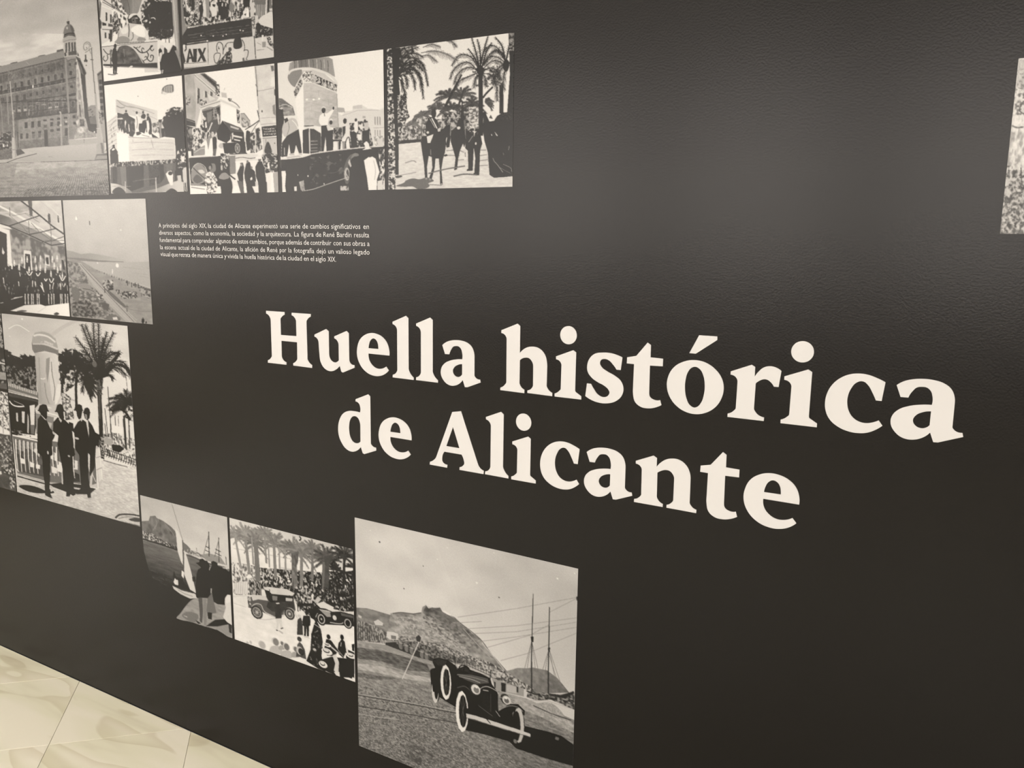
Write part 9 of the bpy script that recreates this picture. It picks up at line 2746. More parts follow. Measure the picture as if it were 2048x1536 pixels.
    ('print of two old motor cars driving through a large crowd under palms', -1.8901, -1.429, 0.3667, 0.7374, 248, 258, 31, 0.035, '''
g208 226 0 0 0 258 0 0 248 0 248 258 0 258
g200 228 136.6 -12.3 120.2 65.3 -8.5 0.6 255.9 -8.4 254.9 48.7 -14.1 114.2
p232 1.1 55.2 134.7 45 229.9 40.2 248.9 37.5 248.6 50.5 133.9 69.7 -0.1 81.4
s190 1.42 6.9 62.3 78.1 56.1 161.8 48.4
s185 1.35 103.1 75.6 161.3 67.5 239.8 53.1
k11.2 35.6 26.5 148 9 10 170 0.25 1.77
k11 38.4 20.7 142 6 -20 200 0.75 1.77
k33.8 32.7 34.9 136 9 10 170 0.25 1.75
k33.7 35.5 29.1 130 6 -20 200 0.75 1.75
k47.8 29.1 26 148 9 10 170 0.25 1.73
k47.7 31.9 20.2 142 6 -20 200 0.75 1.73
k56.1 41 34.5 118 9 10 170 0.25 1.72
k56 43.8 28.8 112 6 -20 200 0.75 1.73
k75.4 16.6 25.5 138 9 10 170 0.25 1.70
k75.3 19.4 19.8 132 6 -20 200 0.75 1.70
k94.8 30.9 33.7 130 9 10 170 0.25 1.68
k94.7 33.7 28.1 124 6 -20 200 0.75 1.68
k117.4 36 24.9 148 9 10 170 0.25 1.66
k117.3 38.7 19.4 142 6 -20 200 0.75 1.66
k135.1 34 32.9 116 9 10 170 0.25 1.64
k135 36.7 27.4 110 6 -20 200 0.75 1.64
k150.1 35.4 32.6 128 9 10 170 0.25 1.63
k150 38.1 27.2 122 6 -20 200 0.75 1.63
k171.9 21.5 24.1 116 9 10 170 0.25 1.60
k171.9 24.2 18.7 110 6 -20 200 0.75 1.60
k193.3 39.7 31.7 108 9 10 170 0.25 1.59
k193.3 42.4 26.5 102 6 -20 200 0.75 1.59
k200.3 32.5 31.6 82 9 10 170 0.25 1.58
k200.2 35.2 26.3 76 6 -20 200 0.75 1.58
k232.4 18.6 30.9 60 9 10 170 0.25 1.54
k232.4 21.2 25.7 54 6 -20 200 0.75 1.54
k215.7 49.4 15.7 52 12 0 180 0.2 1.31
k245.2 35.9 12.8 60 9 30 180 0.3 1.28
k214.2 57.8 13.1 60 8 0 180 0.5 1.31
S40 2.44 147 1.8 149.6 5.9 146.7 11
n105 222 2.94 5.30 0.46 0.8 92.7 41.8 87.1 65.4 86.2 69.4 130.2 36 151.7 2.2 162
n45 205 2.50 4.17 0.54 59.5 87.8 133.9 72.5 198.6 59.6 197.6 100 134.8 127.3 104.2 122.6 63.5 132
n26 190 2.15 3.49 0.62 133.5 83.6 198.5 62.2 250.1 39.7 248.6 118.9 228.1 125.4 196.9 127.2 166.8 155.8 139.8 145.1 129.4 123.4
d215 232 60 1.09 1.91 1.3 61.9 98.4 244.7 56.9 243.8 104.5 145.8 129.4 75.4 125.6
d30 50 90 1.09 2.18 2 61.8 101.3 249.8 55.4 248.7 110.9 145.6 135 75.4 125.6
t150 4.25 5.32 11.2 35.6 16.4 68.4 21.7 101.3
t138 5.61 7.01 33.8 32.7 37.2 74.2 40.6 115.9
t150 3.24 4.05 47.8 29.1 48.6 57 49.3 85
t120 9.26 11.58 56.1 41 57.5 92.6 58.9 144.8
t140 3.41 4.26 75.4 16.6 76.4 45.4 77.4 74.4
t150 2.72 3.41 83 42.3 83.2 61.7 83.5 81.1
t132 5.41 6.77 94.8 30.9 95.1 65.4 95.4 100.1
t150 2.91 3.64 105.1 33.7 104.9 55.8 104.7 78
t150 3.34 4.17 117.4 36 117.2 57.9 116.9 80
t118 9.70 12.13 135.1 34 134.7 72.3 134.3 110.9
t130 5.46 6.83 150.1 35.4 149 68.2 148 101.3
t118 4.30 5.38 171.9 21.5 170.9 52.6 169.9 83.9
t110 5.53 6.91 193.3 39.7 192.4 66.7 191.4 93.8
t84 7.62 9.53 200.3 32.5 198.5 62.2 196.7 92.2
t62 4.55 5.69 232.4 18.6 230.8 47.8 229.1 77.2
p100 129.4 41 144.7 31.4 142.7 53.7 138.2 65.8 131.4 62.2
p78 194.1 28.9 212.5 18.7 207 36 201.5 48.1 195.1 44.6
p70 226.7 14.9 238.1 11.8 235.3 25.6 230.2 29.6
m20 2.21 8.27 129.4 41 143.2 37.3 139.6 109.3 128.4 112.6
o60 2.43 4.05 0.62 58 122.2 249.4 73.8 248.9 102.9 145.8 129.4
p222 3.9 138.1 15.9 130.3 34.3 123.5 34.9 149.7 14.6 157 5.4 158.1
s150 0.90 6.6 133 6.3 159.3
s150 0.90 10.6 131.8 10.3 158.1
s150 0.90 14.6 130.7 14.3 156.8
s150 0.89 18.6 129.5 18.3 155.6
s150 0.89 22.6 128.3 22.3 154.4
s150 0.89 26.6 127.2 26.3 153.2
s150 0.89 30.5 126 30.3 152
s150 0.89 34.5 124.8 34.3 150.8
c232 33.2 113.8 38.5 107.9 44.4 109.1 43.6 113.9 33.3 117.4
n50 170 2.63 5.26 0.5 37.3 122.6 64.2 114.8 60.1 144.4 39.1 150.8
g222 232 45 151.9 71.3 229.8 -1.6 162.5 36 152.3 40.8 179.1 90.7 180.4 139.7 147.9 166.8 155.8 249.3 147.8 247.1 264.6 209.5 262.4 153.1 252.5 -2.5 261
m5 17.10 5.70 -1.6 162.5 40.8 179.1 249.3 147.8 247.2 259.1 -2.5 261
s205 1.80 -0.5 165.7 32.9 154.4
s200 1.50 1.3 179.8 28.8 180
p205 70.1 126.6 78.5 121.9 118.5 115 133.7 118.7 129.9 124.9 85.5 133.9 72.3 132.2
p46 70.9 129.8 81 130.1 85.5 134.4 131 125.1 131.8 137.1 81.3 152.7 74.7 142.8
p130 87.1 137.6 98 135.7 97.1 145 87.3 147.4
p196 115.1 133.3 129.2 130.7 128.4 136.4 114.9 140.1
p96 37.6 157 45 150.7 74.7 142.8 81.3 152.7 132.3 136.3 134.6 152.3 128.1 164.1 108.2 170.5 90.7 180.4 70.4 178.9 40.9 177.6
p205 42 152.8 54.1 146.2 73.6 143.2 77.9 150.9 56.7 154.6 44.6 161.2
p70 77.8 153.2 131.2 137.8 133 151.4 117.3 152.2 105.4 167.2 85.3 170.8 73.9 164.4
S190 1.75 41.6 174.5 50.3 166 62.2 164.3 69.1 175.9 90.7 180.4
S175 1.41 109.6 170.1 114.3 157.3 124.3 151.4 132.5 155.7
s60 1.72 81.7 126.5 81.9 151.9
n80 200 2.37 4.15 0.5 32.9 155.6 40.1 153.3 40.8 179.1 34.3 178.3
e66 52.6 182.9 13.18 14.06
e165 52.6 182.9 9.74 10.54
e100 52.6 182.9 8.17 8.78
e205 52.6 182.9 2.84 2.93
s170 0.88 52.9 174.7 52.2 191.1
s170 0.88 45.3 185.2 59.8 180.6
s170 0.88 48 178.6 57.1 187.2
s170 0.88 57.6 175.5 47.5 190.3
e62 121.9 164.2 10.67 11.92
e165 121.9 164.2 7.72 8.79
e100 121.9 164.2 6.24 7.09
e205 121.9 164.2 2.38 2.55
s200 2.01 68.9 179.4 91.2 181.4 111 171.6
S190 1.45 55 196.2 72.8 191.9 93.5 182.3
p66 92 158.7 102.5 153.4 106.1 164.1 105 179.2 92.3 183.9
e64 98 153.2 3.93 4.28
s220 2.00 94.6 151.4 101.6 148.7
p214 92.9 183.1 105 178.6 107.2 198.3 103.7 200.6 99.5 188.9 96.1 206 92.6 206 94.8 193.3
s60 1.72 102.5 201 107.8 197.5
s60 1.73 92.6 207.1 97.2 206.7
S182 3.44 98.3 206.3 106.8 209.2
p40 160.7 142.7 178.2 132.5 191.6 130.2 207.3 132.5 222.9 127 247.4 125.9 248 148.3 227.5 152.9 185.4 164.1 164.6 158.2
p216 176.2 126.8 189.8 118 210.6 122.9 208.4 128.4 184.1 132.3
p190 173.7 120.8 179.3 110.9 186.7 114.1 178.4 126.2
p150 180.3 135.1 202 132.3 204.4 143.7 196.4 146.3
s190 1.34 183.4 136.3 204.6 134.5
S195 1.59 202 155.3 222.4 151.3 230.3 143.4
p95 222.9 129.7 245.9 127.7 245.8 133 224.1 134.7
S200 1.36 173.5 156.4 179.2 145 191.2 143.9
e34 185.6 154.1 9.56 12.69
e205 185.6 154.1 7.04 9.65
e38 185.6 154.1 5.35 7.72
e180 185.6 154.1 1.69 2.20
e34 235.9 145.8 8.62 10.79
e205 235.9 145.8 6.47 8.36
e38 235.9 145.8 4.86 6.74
e210 211.2 143.1 3.85 4.90
p46 136.5 119.9 146.2 115.5 151.4 124.9 167.9 117.1 170.3 127.3 159.2 137.6 142.7 140
n34 200 2.47 3.84 0.5 132.8 105.8 176.8 87.3 173 126.5 140.1 136.7
s46 1.67 138.9 139.9 139.5 153.5
s46 1.66 144.4 138.1 143.5 150.9
p215 168.1 108.9 172.2 109 170.5 121.8 166.8 117.5
p42 150 158.7 162.9 154.6 164 165.1 163.3 174.3 160.8 176.1 159.7 197.5 156.2 198.7 155.8 178.8 153.7 199.5 150.2 200.7 150.4 179.6 147.9 179.4 147.7 170.5
e60 156.6 152.6 2.86 3.51
p42 152.2 152.3 161.1 149.5 161.1 148.7 159.4 149 159.2 146.8 154.2 148.4 153.9 150.7 152.2 151.5
p70 137.9 170.7 144.8 163 147.7 173.1 148.1 198.6 135.8 202.2
e200 142 162.4 4.09 3.37
p200 146.9 199.9 157.4 197.7 162.8 201.4 151.8 202.4
s190 1.68 132.5 157.1 137.7 168
e190 29.1 256 2.93 3.60
e195 36.2 252.1 2.92 3.59
c200 47.5 278.4 50.5 263.6 60.8 257 70.8 256.5 73.4 269.2
e196 61.2 248.7 8.24 8.46
e178 61.7 249.1 5.94 7.31
c188 76.8 262.2 79.7 247.1 90.2 240.3 100.3 239.9 103 252.9
e196 90.5 231.9 8.34 8.66
e128 91.1 232.3 6.01 7.47
c170 96.8 246 98.3 238.3 103.6 234.8 108.8 234.6 110.2 241.3
e196 103.8 230.2 4.28 4.46
e120 104.3 230.6 3.08 3.85
c185 100.6 262.3 103.3 248.4 112.8 242.2 122 241.8 124.4 253.7
e196 113.1 234.4 7.59 7.95
e118 113.6 234.8 5.47 6.86
c170 122.7 252.8 124.5 242.9 131.3 238.5 137.8 238.2 139.6 246.8
e196 131.4 232.8 5.39 5.68
e120 132 233.2 3.88 4.90
p90 132.3 248.6 136 221.9 140.4 214.7 145.8 218.5 151 227.9 153.2 246.8 139.4 246.1
e70 140.5 209.6 4.73 5.12
e60 142 233.9 7.72 8.57
e190 140.4 233.3 7.14 8.57
e66 142.6 234.2 5.35 6.85
p38 162.2 222.6 165.3 189.5 170.4 171.2 174.8 158.7 177.9 163.2 183.7 175 187.1 198.6 183.6 230.3 167.2 236.1
e60 174.3 158.4 3.42 4.44
e62 180.2 176.7 3.42 4.44
s170 1.64 170.5 168.4 182.5 172.7
s170 1.37 168.6 188.4 178.3 179.6
n26 150 2.74 4.39 0.66 164.5 189.8 185 177.3 186.7 215.3 164.9 223
p34 153.2 249.6 162.1 224 173 225.7 183.6 230.3 177.5 257.6
e66 170.9 222.3 4.06 5.63
e190 170.4 220.5 3.48 2.81
p36 189.5 211.6 194 190.8 203.3 190.3 216 205 210.4 220.7 194.5 223.6
e54 198.6 185.1 3.93 4.97
p34 214.6 211 217.6 190.8 223.8 180.6 229.4 184 231.6 202.2 226.1 217.8
e46 224.4 177.1 3.57 5.45
s190 1.33 222.9 187.7 221.4 196.3
p26 177.5 257.6 183.5 235.9 202.5 223.5 226.1 217.8 246.8 213.1 245.9 259.6 220 259.8 209.5 259.6 199 258
p40 230.4 197.2 247 199.5 246.7 215.8 231.3 215.9
n24 120 3.87 4.98 0.66 156.2 240.1 183.7 227.5 188.4 253.6 166.8 253.1
e228 196.1 202.1 7.34 3.88
e54 195.1 201.1 4.41 2.41
e215 194.8 200.1 3.68 1.75
e228 194.7 215.8 10.76 6.68
e54 193.6 214.8 6.47 4.14
e215 193.4 213.8 5.39 3.01
e228 240.2 207.8 9.81 5.46
e54 239.2 206.8 5.90 3.38
e215 239 205.9 4.92 2.45
e228 186.5 244.8 8.62 6.75
e54 185.4 243.8 5.18 4.18
e215 185.2 242.8 4.32 3.04
p205 205.2 219.8 211.9 214.7 217.6 229.1 215.9 254.4 207.1 249.4 210.1 234.5
p190 203 201.4 221.1 211.4 215.9 211.9 202.9 205.5
p215 231.9 191.3 234.9 195.7 236.6 211.3 231.6 202.2
p228 225.3 256.4 235.7 253 246 252.7 245.4 258.4 233 259.5
p215 207.1 252.2 217.7 248.3 218.8 257.8 212.2 258.6
e225 244 253.5 2.76 4.40
s150 1.34 208.4 196.8 226.2 215
p40 242.2 185 247.4 181.9 247.1 196.8 243.3 196.8
s180 1.64 191 256.8 206.9 259.2
m5 11.15 11.15 0.7 1.2 250.9 -1.9 248.5 258.6 -2.5 261
'''),
    ('largest print, an open motor car with white tyres on a quay below a hill', -1.4198, -0.7815, 0.1854, 0.8244, 426, 489, 11, 0.028, '''
g196 200 0 0 0 489 0 0 426 0 426 489 0 489
g188 210 350.7 -3.5 159.5 130.1 -6.4 -9.8 436.2 -9 442.1 219.8 -12.5 265.2
g205 208 16.2 -0.6 88.1 163.6 -6.4 -9.8 160.1 -7.8 227.2 138.2 87.9 177.8 -3.2 196.4
m7 52.66 39.50 -6.4 -9.8 436.2 -9 442.1 219.8 -12.5 265.2
g138 112 323.6 211.4 399.2 228.3 305.1 224 326.7 210.4 342 206.4 354.1 200.8 378 198.5 395.8 207 416.6 227.1 354.9 250
m12 5.60 5.60 305.1 224 326.7 210.4 354.1 200.8 378 198.5 395.8 207 416.6 227.1 354.9 250
p128 -3 188.3 24.2 182.5 50.8 181.9 73.9 181.8 84.2 182.4 87.3 234.7 -4.5 259
m16 11.07 5.17 -3 188.3 24.2 182.5 50.8 181.9 73.9 181.8 84.2 182.4 87.3 234.7 -4.5 259
p144 76.2 178.3 99 169.4 124.2 165 141.2 157.8 143.1 146.9 150.5 140.8 156 146.1 163 141.7 169.9 140.8 178.8 137.7 183.6 144.5 193.8 147.7 207.2 148.6 220.6 156.8 240.4 169.4 256.8 175.5 260.1 181.9 276.3 196.8 292.3 211.6 306.6 222.9 323.9 231 324.1 247.4 227.5 239.3 159.1 244 64.9 241.5
p150 80.5 183.4 131.3 168.9 180.1 172 207.3 198 227.4 225.7 159.1 233.6 87.4 220.4
p108 143.7 157.1 151.1 142.6 156 146.8 163.7 142.6 170.6 142 178.8 138.3 184.2 145.6 197.1 148.4 210.6 156.4 193.7 164.6 180.1 165.2 166.4 158.9 152.4 162.9
p118 207.2 149.2 223.9 159.2 240.4 170.4 256.8 176.9 247.1 185.8 227.3 178.4 210.6 169.9
m26 8.87 6.14 76.2 178.3 124.2 165 141.2 157.8 150.5 140.8 178.8 137.7 207.2 148.6 240.4 169.4 260.1 181.9 306.6 222.9 324.1 247.4 227.5 239.3 159.1 244 64.9 241.5
S172 1.41 84.2 184.1 116.9 176.5 148.9 177.7 180.1 185.7
S172 1.41 87.7 195.5 131.2 186.3 166.3 186.4
S172 1.39 117 169.5 141.9 171.1 166.3 176 193.7 188.5
S172 1.41 98.5 217.1 141.7 207.6 180 206.3
S172 1.36 180 202.9 207.3 204.8 234 216.8
S172 1.38 152.4 162.9 173.2 174 186.9 190.5
o186 3.11 2.42 0.64 84.2 185.9 141.9 165.9 180.1 172 220.7 193.9 247.2 219.4 193.7 222.7 98.4 220.6
o98 4.75 3.39 0.64 141.9 162.4 193.8 154.5 233.9 176.4 260.1 195.2 227.4 202 180.1 192.6 145.3 182.2
S100 2.13 80.6 177.7 99 170.4 124.2 166.1 140.5 159.4
S105 1.65 193.8 148.4 220.6 158.2 256.8 176.9 276.3 197.5 305.1 222.7
s188 1.62 260.1 183.8 276.3 197.5 293.9 214.4 301.9 222.4
S165 1.32 223.9 165.9 253.6 190.5 279.6 209.1
n95 178 3.06 2.38 0.52 68.9 218.8 130.9 217.8 180 209.8 227.4 215.5 270 222.1 311.4 228.6 324.1 247.4 279.9 245.7 227.5 237.6 166.1 241.8 87.2 241.8
n88 165 2.61 4.47 0.5 2.3 213.7 38.9 213.3 67 221.1 67.8 244.9 1.4 258
s82 1.52 4.1 220.6 3.8 255.8
s82 1.51 9.2 221.3 8.9 254.2
s82 1.51 14.2 221.9 14 252.7
s82 1.50 19.2 222.6 19.1 251.1
s82 1.50 24.2 223.2 24.1 249.6
s82 1.50 29.2 223.9 29.1 248.1
s82 1.49 34.1 224.6 34.1 246.5
s82 1.49 39.1 225.2 39.1 245
s82 1.48 44 225.9 44.1 243.5
s82 1.48 48.9 226.5 49.1 242
s82 1.48 53.8 227.1 54 240.5
s82 1.47 58.7 227.8 58.9 239
s82 1.47 63.6 228.4 63.8 237.5
p205 67.8 218.4 82 215.6 91.9 216.2 91 229.3 73.2 233.6 66.5 230.2
p120 76.3 223.7 87.4 222.2 87.3 229.3 77 231.4
p200 39 206 48.6 199 59.8 203.6 58.6 209.3 42.7 212.2
p190 4.5 201.5 12.3 202.9 11.4 207.5 4.4 207
p66 64.1 241.7 98.3 231.3 130.8 238.2 169.6 241.4 169.5 250.5 134.3 252.6 101.8 250.1 64 248.2
n70 130 3.50 3.50 0.5 87.3 231.1 130.9 221.3 180 223.6 227.4 227.4 227.5 235.9 166.1 243.6 123.6 237.6 87.2 238.3
e120 97.5 239.4 4.99 7.50
e155 97.6 233.3 4.60 1.78
s75 1.44 100.8 233.4 100.7 244.1
e120 109.9 241.2 4.95 7.47
e155 109.9 235.2 4.56 1.78
s75 1.43 113.2 235.2 113.1 245.9
e120 120.7 243.1 4.91 7.45
e155 120.7 237.1 4.53 1.77
s75 1.43 124 237.2 123.9 247.8
e120 142.1 244.2 4.84 7.39
e155 142.2 238.2 4.46 1.76
s75 1.41 145.4 238.2 145.3 248.8
e120 152 245.6 4.81 7.37
e155 152.1 239.6 4.43 1.75
s75 1.40 155.2 239.7 155.2 250.2
p180 224.1 232.9 279.8 237.4 283.1 244 224.1 240.4
s95 1.67 207.3 232.1 279.9 242.4
s95 1.02 210.7 224.2 210.7 237.2
s95 1.02 216.1 224.6 216.1 237.6
s95 1.01 221.4 225 221.5 237.9
s95 1.01 226.8 225.3 226.8 238.3
s95 1.01 232.1 225.7 232.1 238.6
s95 1.00 237.4 226.1 237.4 238.9
s95 1.00 242.7 226.4 242.7 239.3
s95 1.00 247.9 226.8 248 239.6
s95 1.00 253.2 227.1 253.3 239.9
s95 0.99 258.4 227.5 258.5 240.3
s95 0.99 263.6 227.9 263.7 240.6
s95 0.99 268.8 228.2 268.9 240.9
s95 0.98 274 228.6 274.1 241.3
n80 190 2.59 2.91 0.5 227.4 215.5 276.4 216.7 311.4 226.9 354.7 240.3 354.8 246.8 292.7 248.1 273.4 237.8
p152 279.2 246.6 338 246.7 338.2 261.7 286.5 267
p58 296.5 248.5 305.3 247.9 304.9 264.7 297.3 266
p178 306.9 248.3 324.1 248.1 324.3 260.6 307.1 263.3
p62 324.7 247.2 327.8 246.8 328 257.7 325.2 257.7
p66 283.1 251.3 286.3 251.3 286.5 263.7 283.9 263.2
g150 112 87.1 245.4 158.2 462.1 -8.5 260.2 64.8 247.3 134.3 251.9 169.5 249.8 227.5 246.1 286.5 267 342.9 264.1 429.2 275.3 435.5 416.1 -20.2 612.6
g96 150 86.9 263.4 64.1 299.6 -8.7 272.1 41.9 263.1 98 259.9 152 260.3 159 273.8 108.7 286.8 49 293.6 -9.4 303.2
c100 -4.8 275.8 49.5 264.3 109 261.8 148.4 268.5 116 282.6 56.7 285.7 -5.3 296.3
c172 -5.6 309.4 49 297.3 108.6 294 158.9 286.2 158.9 295 97.5 306.7 41.1 312.7 -5.8 320.7
c110 -6 328.2 33.3 320.8 86.4 310.4 48.5 326.7 -6.2 337.6
c160 292.9 268.2 355.1 266.3 426.5 282.7 426.9 298.7 370.7 290.3 312.1 284.9
m20 7.56 2.40 -8.5 260.2 134.3 251.9 286.5 267 429.2 275.3 435.5 416.1 -20.2 612.6
m14 1.72 1.37 -10 331.4 158.9 296.8 286.5 267 429.2 275.3 435.5 416.1 -20.2 612.6
o88 3.62 1.81 0.62 -10.5 354.1 210.8 327.8 228 398.7 294.6 441.9 -19.3 572.8
o165 2.86 1.43 0.66 -10.5 354.1 210.8 327.8 326.1 394.5 294.6 441.9 -19.3 572.8
S72 1.84 -1 376.4 47.9 367.6 122.7 353.9 210.8 340.1
S72 1.84 -1.5 400.8 66.7 386.8 140.7 372.7 212.6 359.4
S170 1.47 -1 374.1 47.9 365 122.7 351.4 210.8 337.3
S170 1.52 -1.9 417.6 39.5 409.7 92.9 396.4
o84 9.52 6.59 0.55 114.7 442.7 151.1 432.1 165.4 448.3 132.7 479.8 107 471.6
s205 1.79 138.1 213.9 99.7 308.1
s150 1.12 99.7 308.1 43 429
p70 129.2 211.3 135.3 205.3 140.2 209.8 138 219.2 130.9 219.6
s165 1.09 42.1 250.3 130.9 217.8
n62 150 3.71 2.47 0.5 342.8 260.8 361.1 261 384.9 251 425.9 255.7 425.1 222.5 402.2 235.2 381.7 240.7 345.7 248.3
p60 381.7 240.1 402.3 236.8 423.6 221.4 424.6 225.9 408.2 240.5 384.8 244.5
s175 1.55 344.5 266.8 379 255.3 423 255.1
c160 355.2 271.6 370.2 261.7 383.5 257 396.9 261.3 408.9 274.7 385.4 275.2
m22 1.86 1.55 355.2 269.6 383.5 256.3 396.9 261.3 408.9 274.7 385.4 275.2
s80 1.86 355.2 272.9 385.4 276.8 420.6 276.9
s146 0.81 213.9 147 322.2 100 427.2 50.2
s146 0.81 223.9 167.3 322.6 132 427.5 86.8
s146 0.81 233.9 173.7 322.7 143.2 425.5 95.4
s146 0.81 260 180.2 322.9 152.9 425.7 104.6
s146 0.77 378.9 91.3 427.2 50.8
s146 0.81 269.8 189.5 347.1 142.4 379.3 113.8
s146 0.80 295.4 206.6 341.6 178.9 382.9 147.5 425.9 115
s146 0.86 200.5 162.7 259.8 142.1
s122 0.81 349.7 154.5 336.1 220.4
s122 0.81 349.7 154.5 341 222
s122 0.81 350.9 154.1 357.7 203.5
s122 0.81 350.9 154.1 363.8 208
s122 0.80 379.6 161.2 369.1 204.6
s122 0.80 379.6 161.2 373.7 207.9
s122 0.79 381.4 160.6 391.4 208.4
s122 0.79 381.4 160.6 402.4 217.5
s122 0.82 351.4 221.8 336.3 233.4
s122 0.79 381.5 170.1 395.9 213.3
t70 1.24 2.79 351.5 64.3 350.8 128.5 350.5 186.4 351.8 251.1
t66 1.22 2.75 379.8 81 380.1 138.8 379.9 193 380.9 241.7
p60 348.3 144.6 353.7 143 353.3 153.4 349.7 154.5
p60 378.3 155.9 382.4 154.6 382 163 379.1 163.9
s60 2.52 342.7 249.3 360.9 250.5
s70 1.85 380.3 242.8 395.1 241.9
p44 207.4 329.1 254.5 339.8 312.7 338.6 342.1 317.4 380.1 313.1 403.9 312.3 426.9 321.4 427.8 361.7 381.1 365.7 325.7 367.5 313 358.8 267.8 362.4 224.5 368.3
p110 395.1 317.3 401.1 317.6 399.7 322.8 393.8 323.1
m8 9.59 3.20 224.5 364.8 312.7 338.6 380.1 313.1 426.9 321.4 427.8 361.7 325.7 367.5
p38 158.3 270.6 161.8 265.9 168.8 261.9 163.3 251.4 166.1 245.3 175.8 238.7 193.7 238.2 209 243.6 214.1 248.8 227.5 238.6 239.1 243 260.5 243.8 276 247 279.3 257.7 289.7 269.3 292 305.6 290.2 323.2 277.3 327.9 254.4 322.6 227.8 328.7 207.4 327.3 190.2 322.9 169.3 316.1 160.6 303.2
p60 163.3 250.4 174.8 240.8 193 239.5 188.9 251.8 173 258.7
s30 1.74 164.3 247.6 174.7 256.4 190.3 253.1
p88 212.4 259.7 240.8 252 271.9 249.1 274.2 257.7 250.8 267.7 227.6 266
p58 214.1 250.5 227.5 241 240.8 244.5 267 246.7 240.8 249.9
S150 1.01 212.4 261.4 240.8 256.7 270.9 255.5
S190 1.01 215.8 263.7 240.9 261.5 257.3 262.8
S26 2.02 215.4 251.8 218.1 243 225.8 238.2 234.1 239.9 239.1 247.4
s26 1.35 227.5 239.3 224.2 252.4
s60 1.36 207.3 225.3 210 251.9
s130 1.02 210.7 217.4 212.4 251.1
s60 1.64 277.2 229.9 275.5 259
e30 170.1 300 9.59 32.52
e205 168.7 305.8 7.40 29.02
e48 170.8 304.3 4.44 21.90
p32 159 268.6 179.9 260 185.1 273.9 186.8 315.3 172.9 309.6 164.1 312.6
e30 197.8 281.8 10.08 33.47
e225 190.2 284.4 10.86 35.69
e48 190.9 283.8 6.16 27.96
e34 193.7 282.9 4.34 25.83
s90 1.04 186.1 266.6 195.7 301.7
s90 1.04 191 258.1 190.9 310.4
s90 1.04 195.8 265.2 186.8 303
p34 210.1 287 227.6 277.6 240.3 283.6 249 297 251.7 320.1 242.9 337.1 233.1 323.3 227.7 301 214.2 295.3
S120 1.02 212.5 287.6 227.6 279.7 241 286.1
e230 222.4 332.4 12.51 41.95
e42 224.4 331 8.22 33.50
e30 226.1 330.4 5.36 29.27
s95 1.03 218.9 311 229.8 350.9
s95 1.03 224.3 299.4 224.5 362.7
s95 1.03 229.7 307.9 218.3 353.8
p36 227.7 325.3 257.6 307.7 280.5 318.2 291.7 307.4 312.1 284.9 327.7 280 340.2 288.2 339.7 297.7 329.4 296.1 320.1 297.1 312.4 311.7 314.2 334.6 293.6 335.6 234.5 338.4
e36 328.9 322.4 11.88 36.21
e185 329.5 320.5 9.90 34.84
e52 325.7 323.5 7.29 30.19
e38 323.9 324.2 4.65 26.85
p34 307.5 300 316.9 294.9 320.5 328.9 314.5 354.8 309.5 333
e120 323.6 354 3.35 4.04
p30 256.1 276.8 260.6 271.1 273 265.6 288.4 269.7 291 273.8 290.4 311.2 281.2 319 255.6 307.7
p52 261.3 277.4 276.9 277.1 276.6 311.1 260.8 303.1
s78 1.32 277.6 276.2 277.9 312.7
S190 1.32 255.5 280.4 260 271.4 272.3 265.1 288.4 268.4 291.7 273.3
S120 1.00 254.3 308.8 267.5 314.4 281.2 320.4
p170 262.3 274 273 272.3 273 274.3 262.3 276
e60 246.6 280.1 11.11 11.96
e210 248.9 278.6 9.02 9.89
e120 250.2 279.5 5.55 6.14
e225 250.2 273.4 2.78 2.38
e60 304.4 278.2 9.32 10.03
e200 307 279.4 7.98 8.35
e100 307 280.7 4.66 5.01
e225 305.7 275.8 2.67 2.34
s150 1.31 290.4 279.1 299.3 277.7
S170 0.97 293.2 303.4 312.1 288.9 327.7 286 337.1 291
p196 230.5 333.3 247.8 331.2 293.5 329.5 350.6 328.9 351.3 334.7 293.6 337.6 247.9 339.4 231.2 341.4
s90 0.99 231.8 341.8 293.6 338.3 350.7 335.6
s40 1.67 267.6 328.1 277.4 336.4
s180 1.32 286.9 307.4 295 316.3
e90 54.5 38.6 1.90 1.74
e90 105.2 120.3 1.31 1.22
e90 145.3 64.9 1.08 1.02
e90 291.1 87.6 1.29 1.29
e228 173.6 44.9 1.40 1.33
e228 193.2 17.7 1.03 0.99
e228 392 26.4 1.47 1.53
e228 249.7 71 1.99 1.96
e228 281 6.8 0.96 0.95
e228 34.7 19.8 1.15 1.05
e228 420 10.1 1.15 1.20
p25 423.8 50.1 426 49.5 425.9 57.2 424.5 57
'''),
    ('pale grey leafy print cut off by the right edge of the view', -0.0462, 0.16, 1.5505, 1.8189, 234, 269, 47, 0.06, '''
g205 150 0 0 0 269 0 0 234 0 234 269 0 269
n130 226 3.74 2.99 0.42 -14.5 -5.7 235.2 7.6 248.5 109.3 -13.6 96.5
n98 205 3.86 4.25 0.46 -14.3 166.7 32.9 154 254.5 155.3 270.3 276.6 -2.3 279.4
o232 4.57 11.43 0.48 -10.4 88.7 25 82.7 246.1 91 257.1 175.6 -1.7 169
p205 -5.4 4.7 16.2 2.6 236.2 14.8 242 60 -3.1 43.8
o150 3.01 2.63 0.6 -5.9 18.3 17.7 16.2 237.8 27.5 242.3 61.9 -2.9 45.8
S110 1.78 15.1 64.5 10.2 78 17.3 84.2
S140 2.39 1.1 101.2 9.5 104.5 19.4 104
S100 1.81 22.2 165.6 26.1 189.7 29.5 193.8
o110 3.48 4.25 0.62 -5.8 207.4 57.7 198.3 258.1 183 269.3 269 1 271.1
m14 2.65 4.17 -32.8 -7.2 235.2 7.6 270.3 276.6 -2.3 279.4
'''),
]

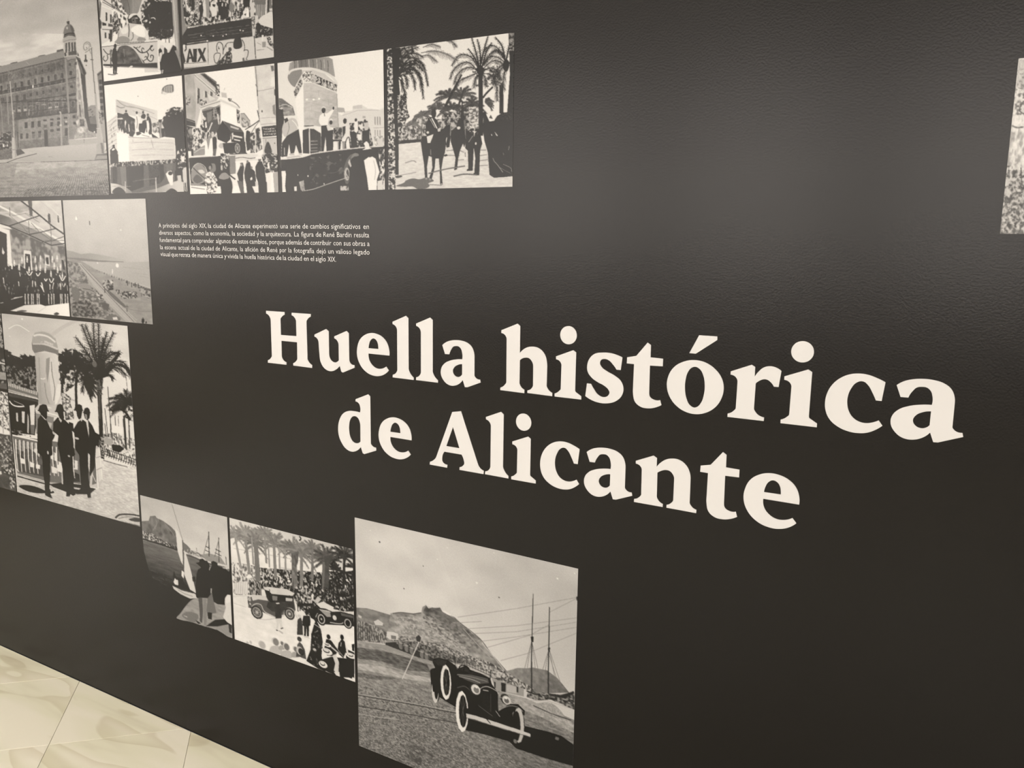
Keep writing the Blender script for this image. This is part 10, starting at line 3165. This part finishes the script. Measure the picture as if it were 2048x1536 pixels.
INK_GAIN = 0.63
def to_ink(g, veil):
    s = g/255.0
    lin = np.where(s <= 0.04045, s/12.92, ((s+0.055)/1.055)**2.4)
    return np.clip((lin-veil)*INK_GAIN, 0.004, 0.60)

for label, xa, xb, za, zb, w, h, seed, veil, art in PRINTS:
    sheet = Print(w, h, seed); sheet.run(art)
    ink = to_ink(sheet.result(), veil)
    W_, H_ = xb-xa, zb-za; t = 0.0007
    px = np.linspace(0, W_, w); pz = np.linspace(H_, 0, h)
    co = np.empty((h, w, 3)); co[..., 0] = px[None]; co[..., 1] = -t; co[..., 2] = pz[:, None]
    rim = [(0, -0.0002, H_), (W_, -0.0002, H_), (W_, -0.0002, 0), (0, -0.0002, 0)]
    verts = np.vstack([co.reshape(-1, 3), rim])
    i = np.arange((h-1)*(w-1)); rr, cc = i//(w-1), i % (w-1); a = rr*w+cc
    quads = np.stack([a, a+w, a+w+1, a+1], 1)
    nb = w*h; c0, c1, c2, c3 = 0, w-1, w*h-1, w*(h-1)
    side = np.array([(c0, c1, nb+1, nb), (c1, c2, nb+2, nb+1), (c2, c3, nb+3, nb+2), (c3, c0, nb, nb+3)])
    quads = np.vstack([quads, side])
    m = bpy.data.meshes.new('photo_print')
    m.vertices.add(len(verts)); m.vertices.foreach_set('co', verts.astype(np.float32).ravel())
    m.loops.add(quads.size); m.loops.foreach_set('vertex_index', quads.astype(np.int32).ravel())
    m.polygons.add(len(quads)); m.polygons.foreach_set('loop_start', np.arange(0, quads.size, 4, dtype=np.int32))
    m.update(calc_edges=True)
    at = m.color_attributes.new('ink', 'FLOAT_COLOR', 'POINT')
    v = np.concatenate([ink.ravel(), [0.02]*4]); rgba = np.stack([v, v, v, np.ones_like(v)], 1)
    at.data.foreach_set('color', rgba.astype(np.float32).ravel())
    o = link('photo_print', m, M_PRINT); o.location = (xa, 0, za)
    tag(o, label, 'photograph', 'historic photographs on the black wall')
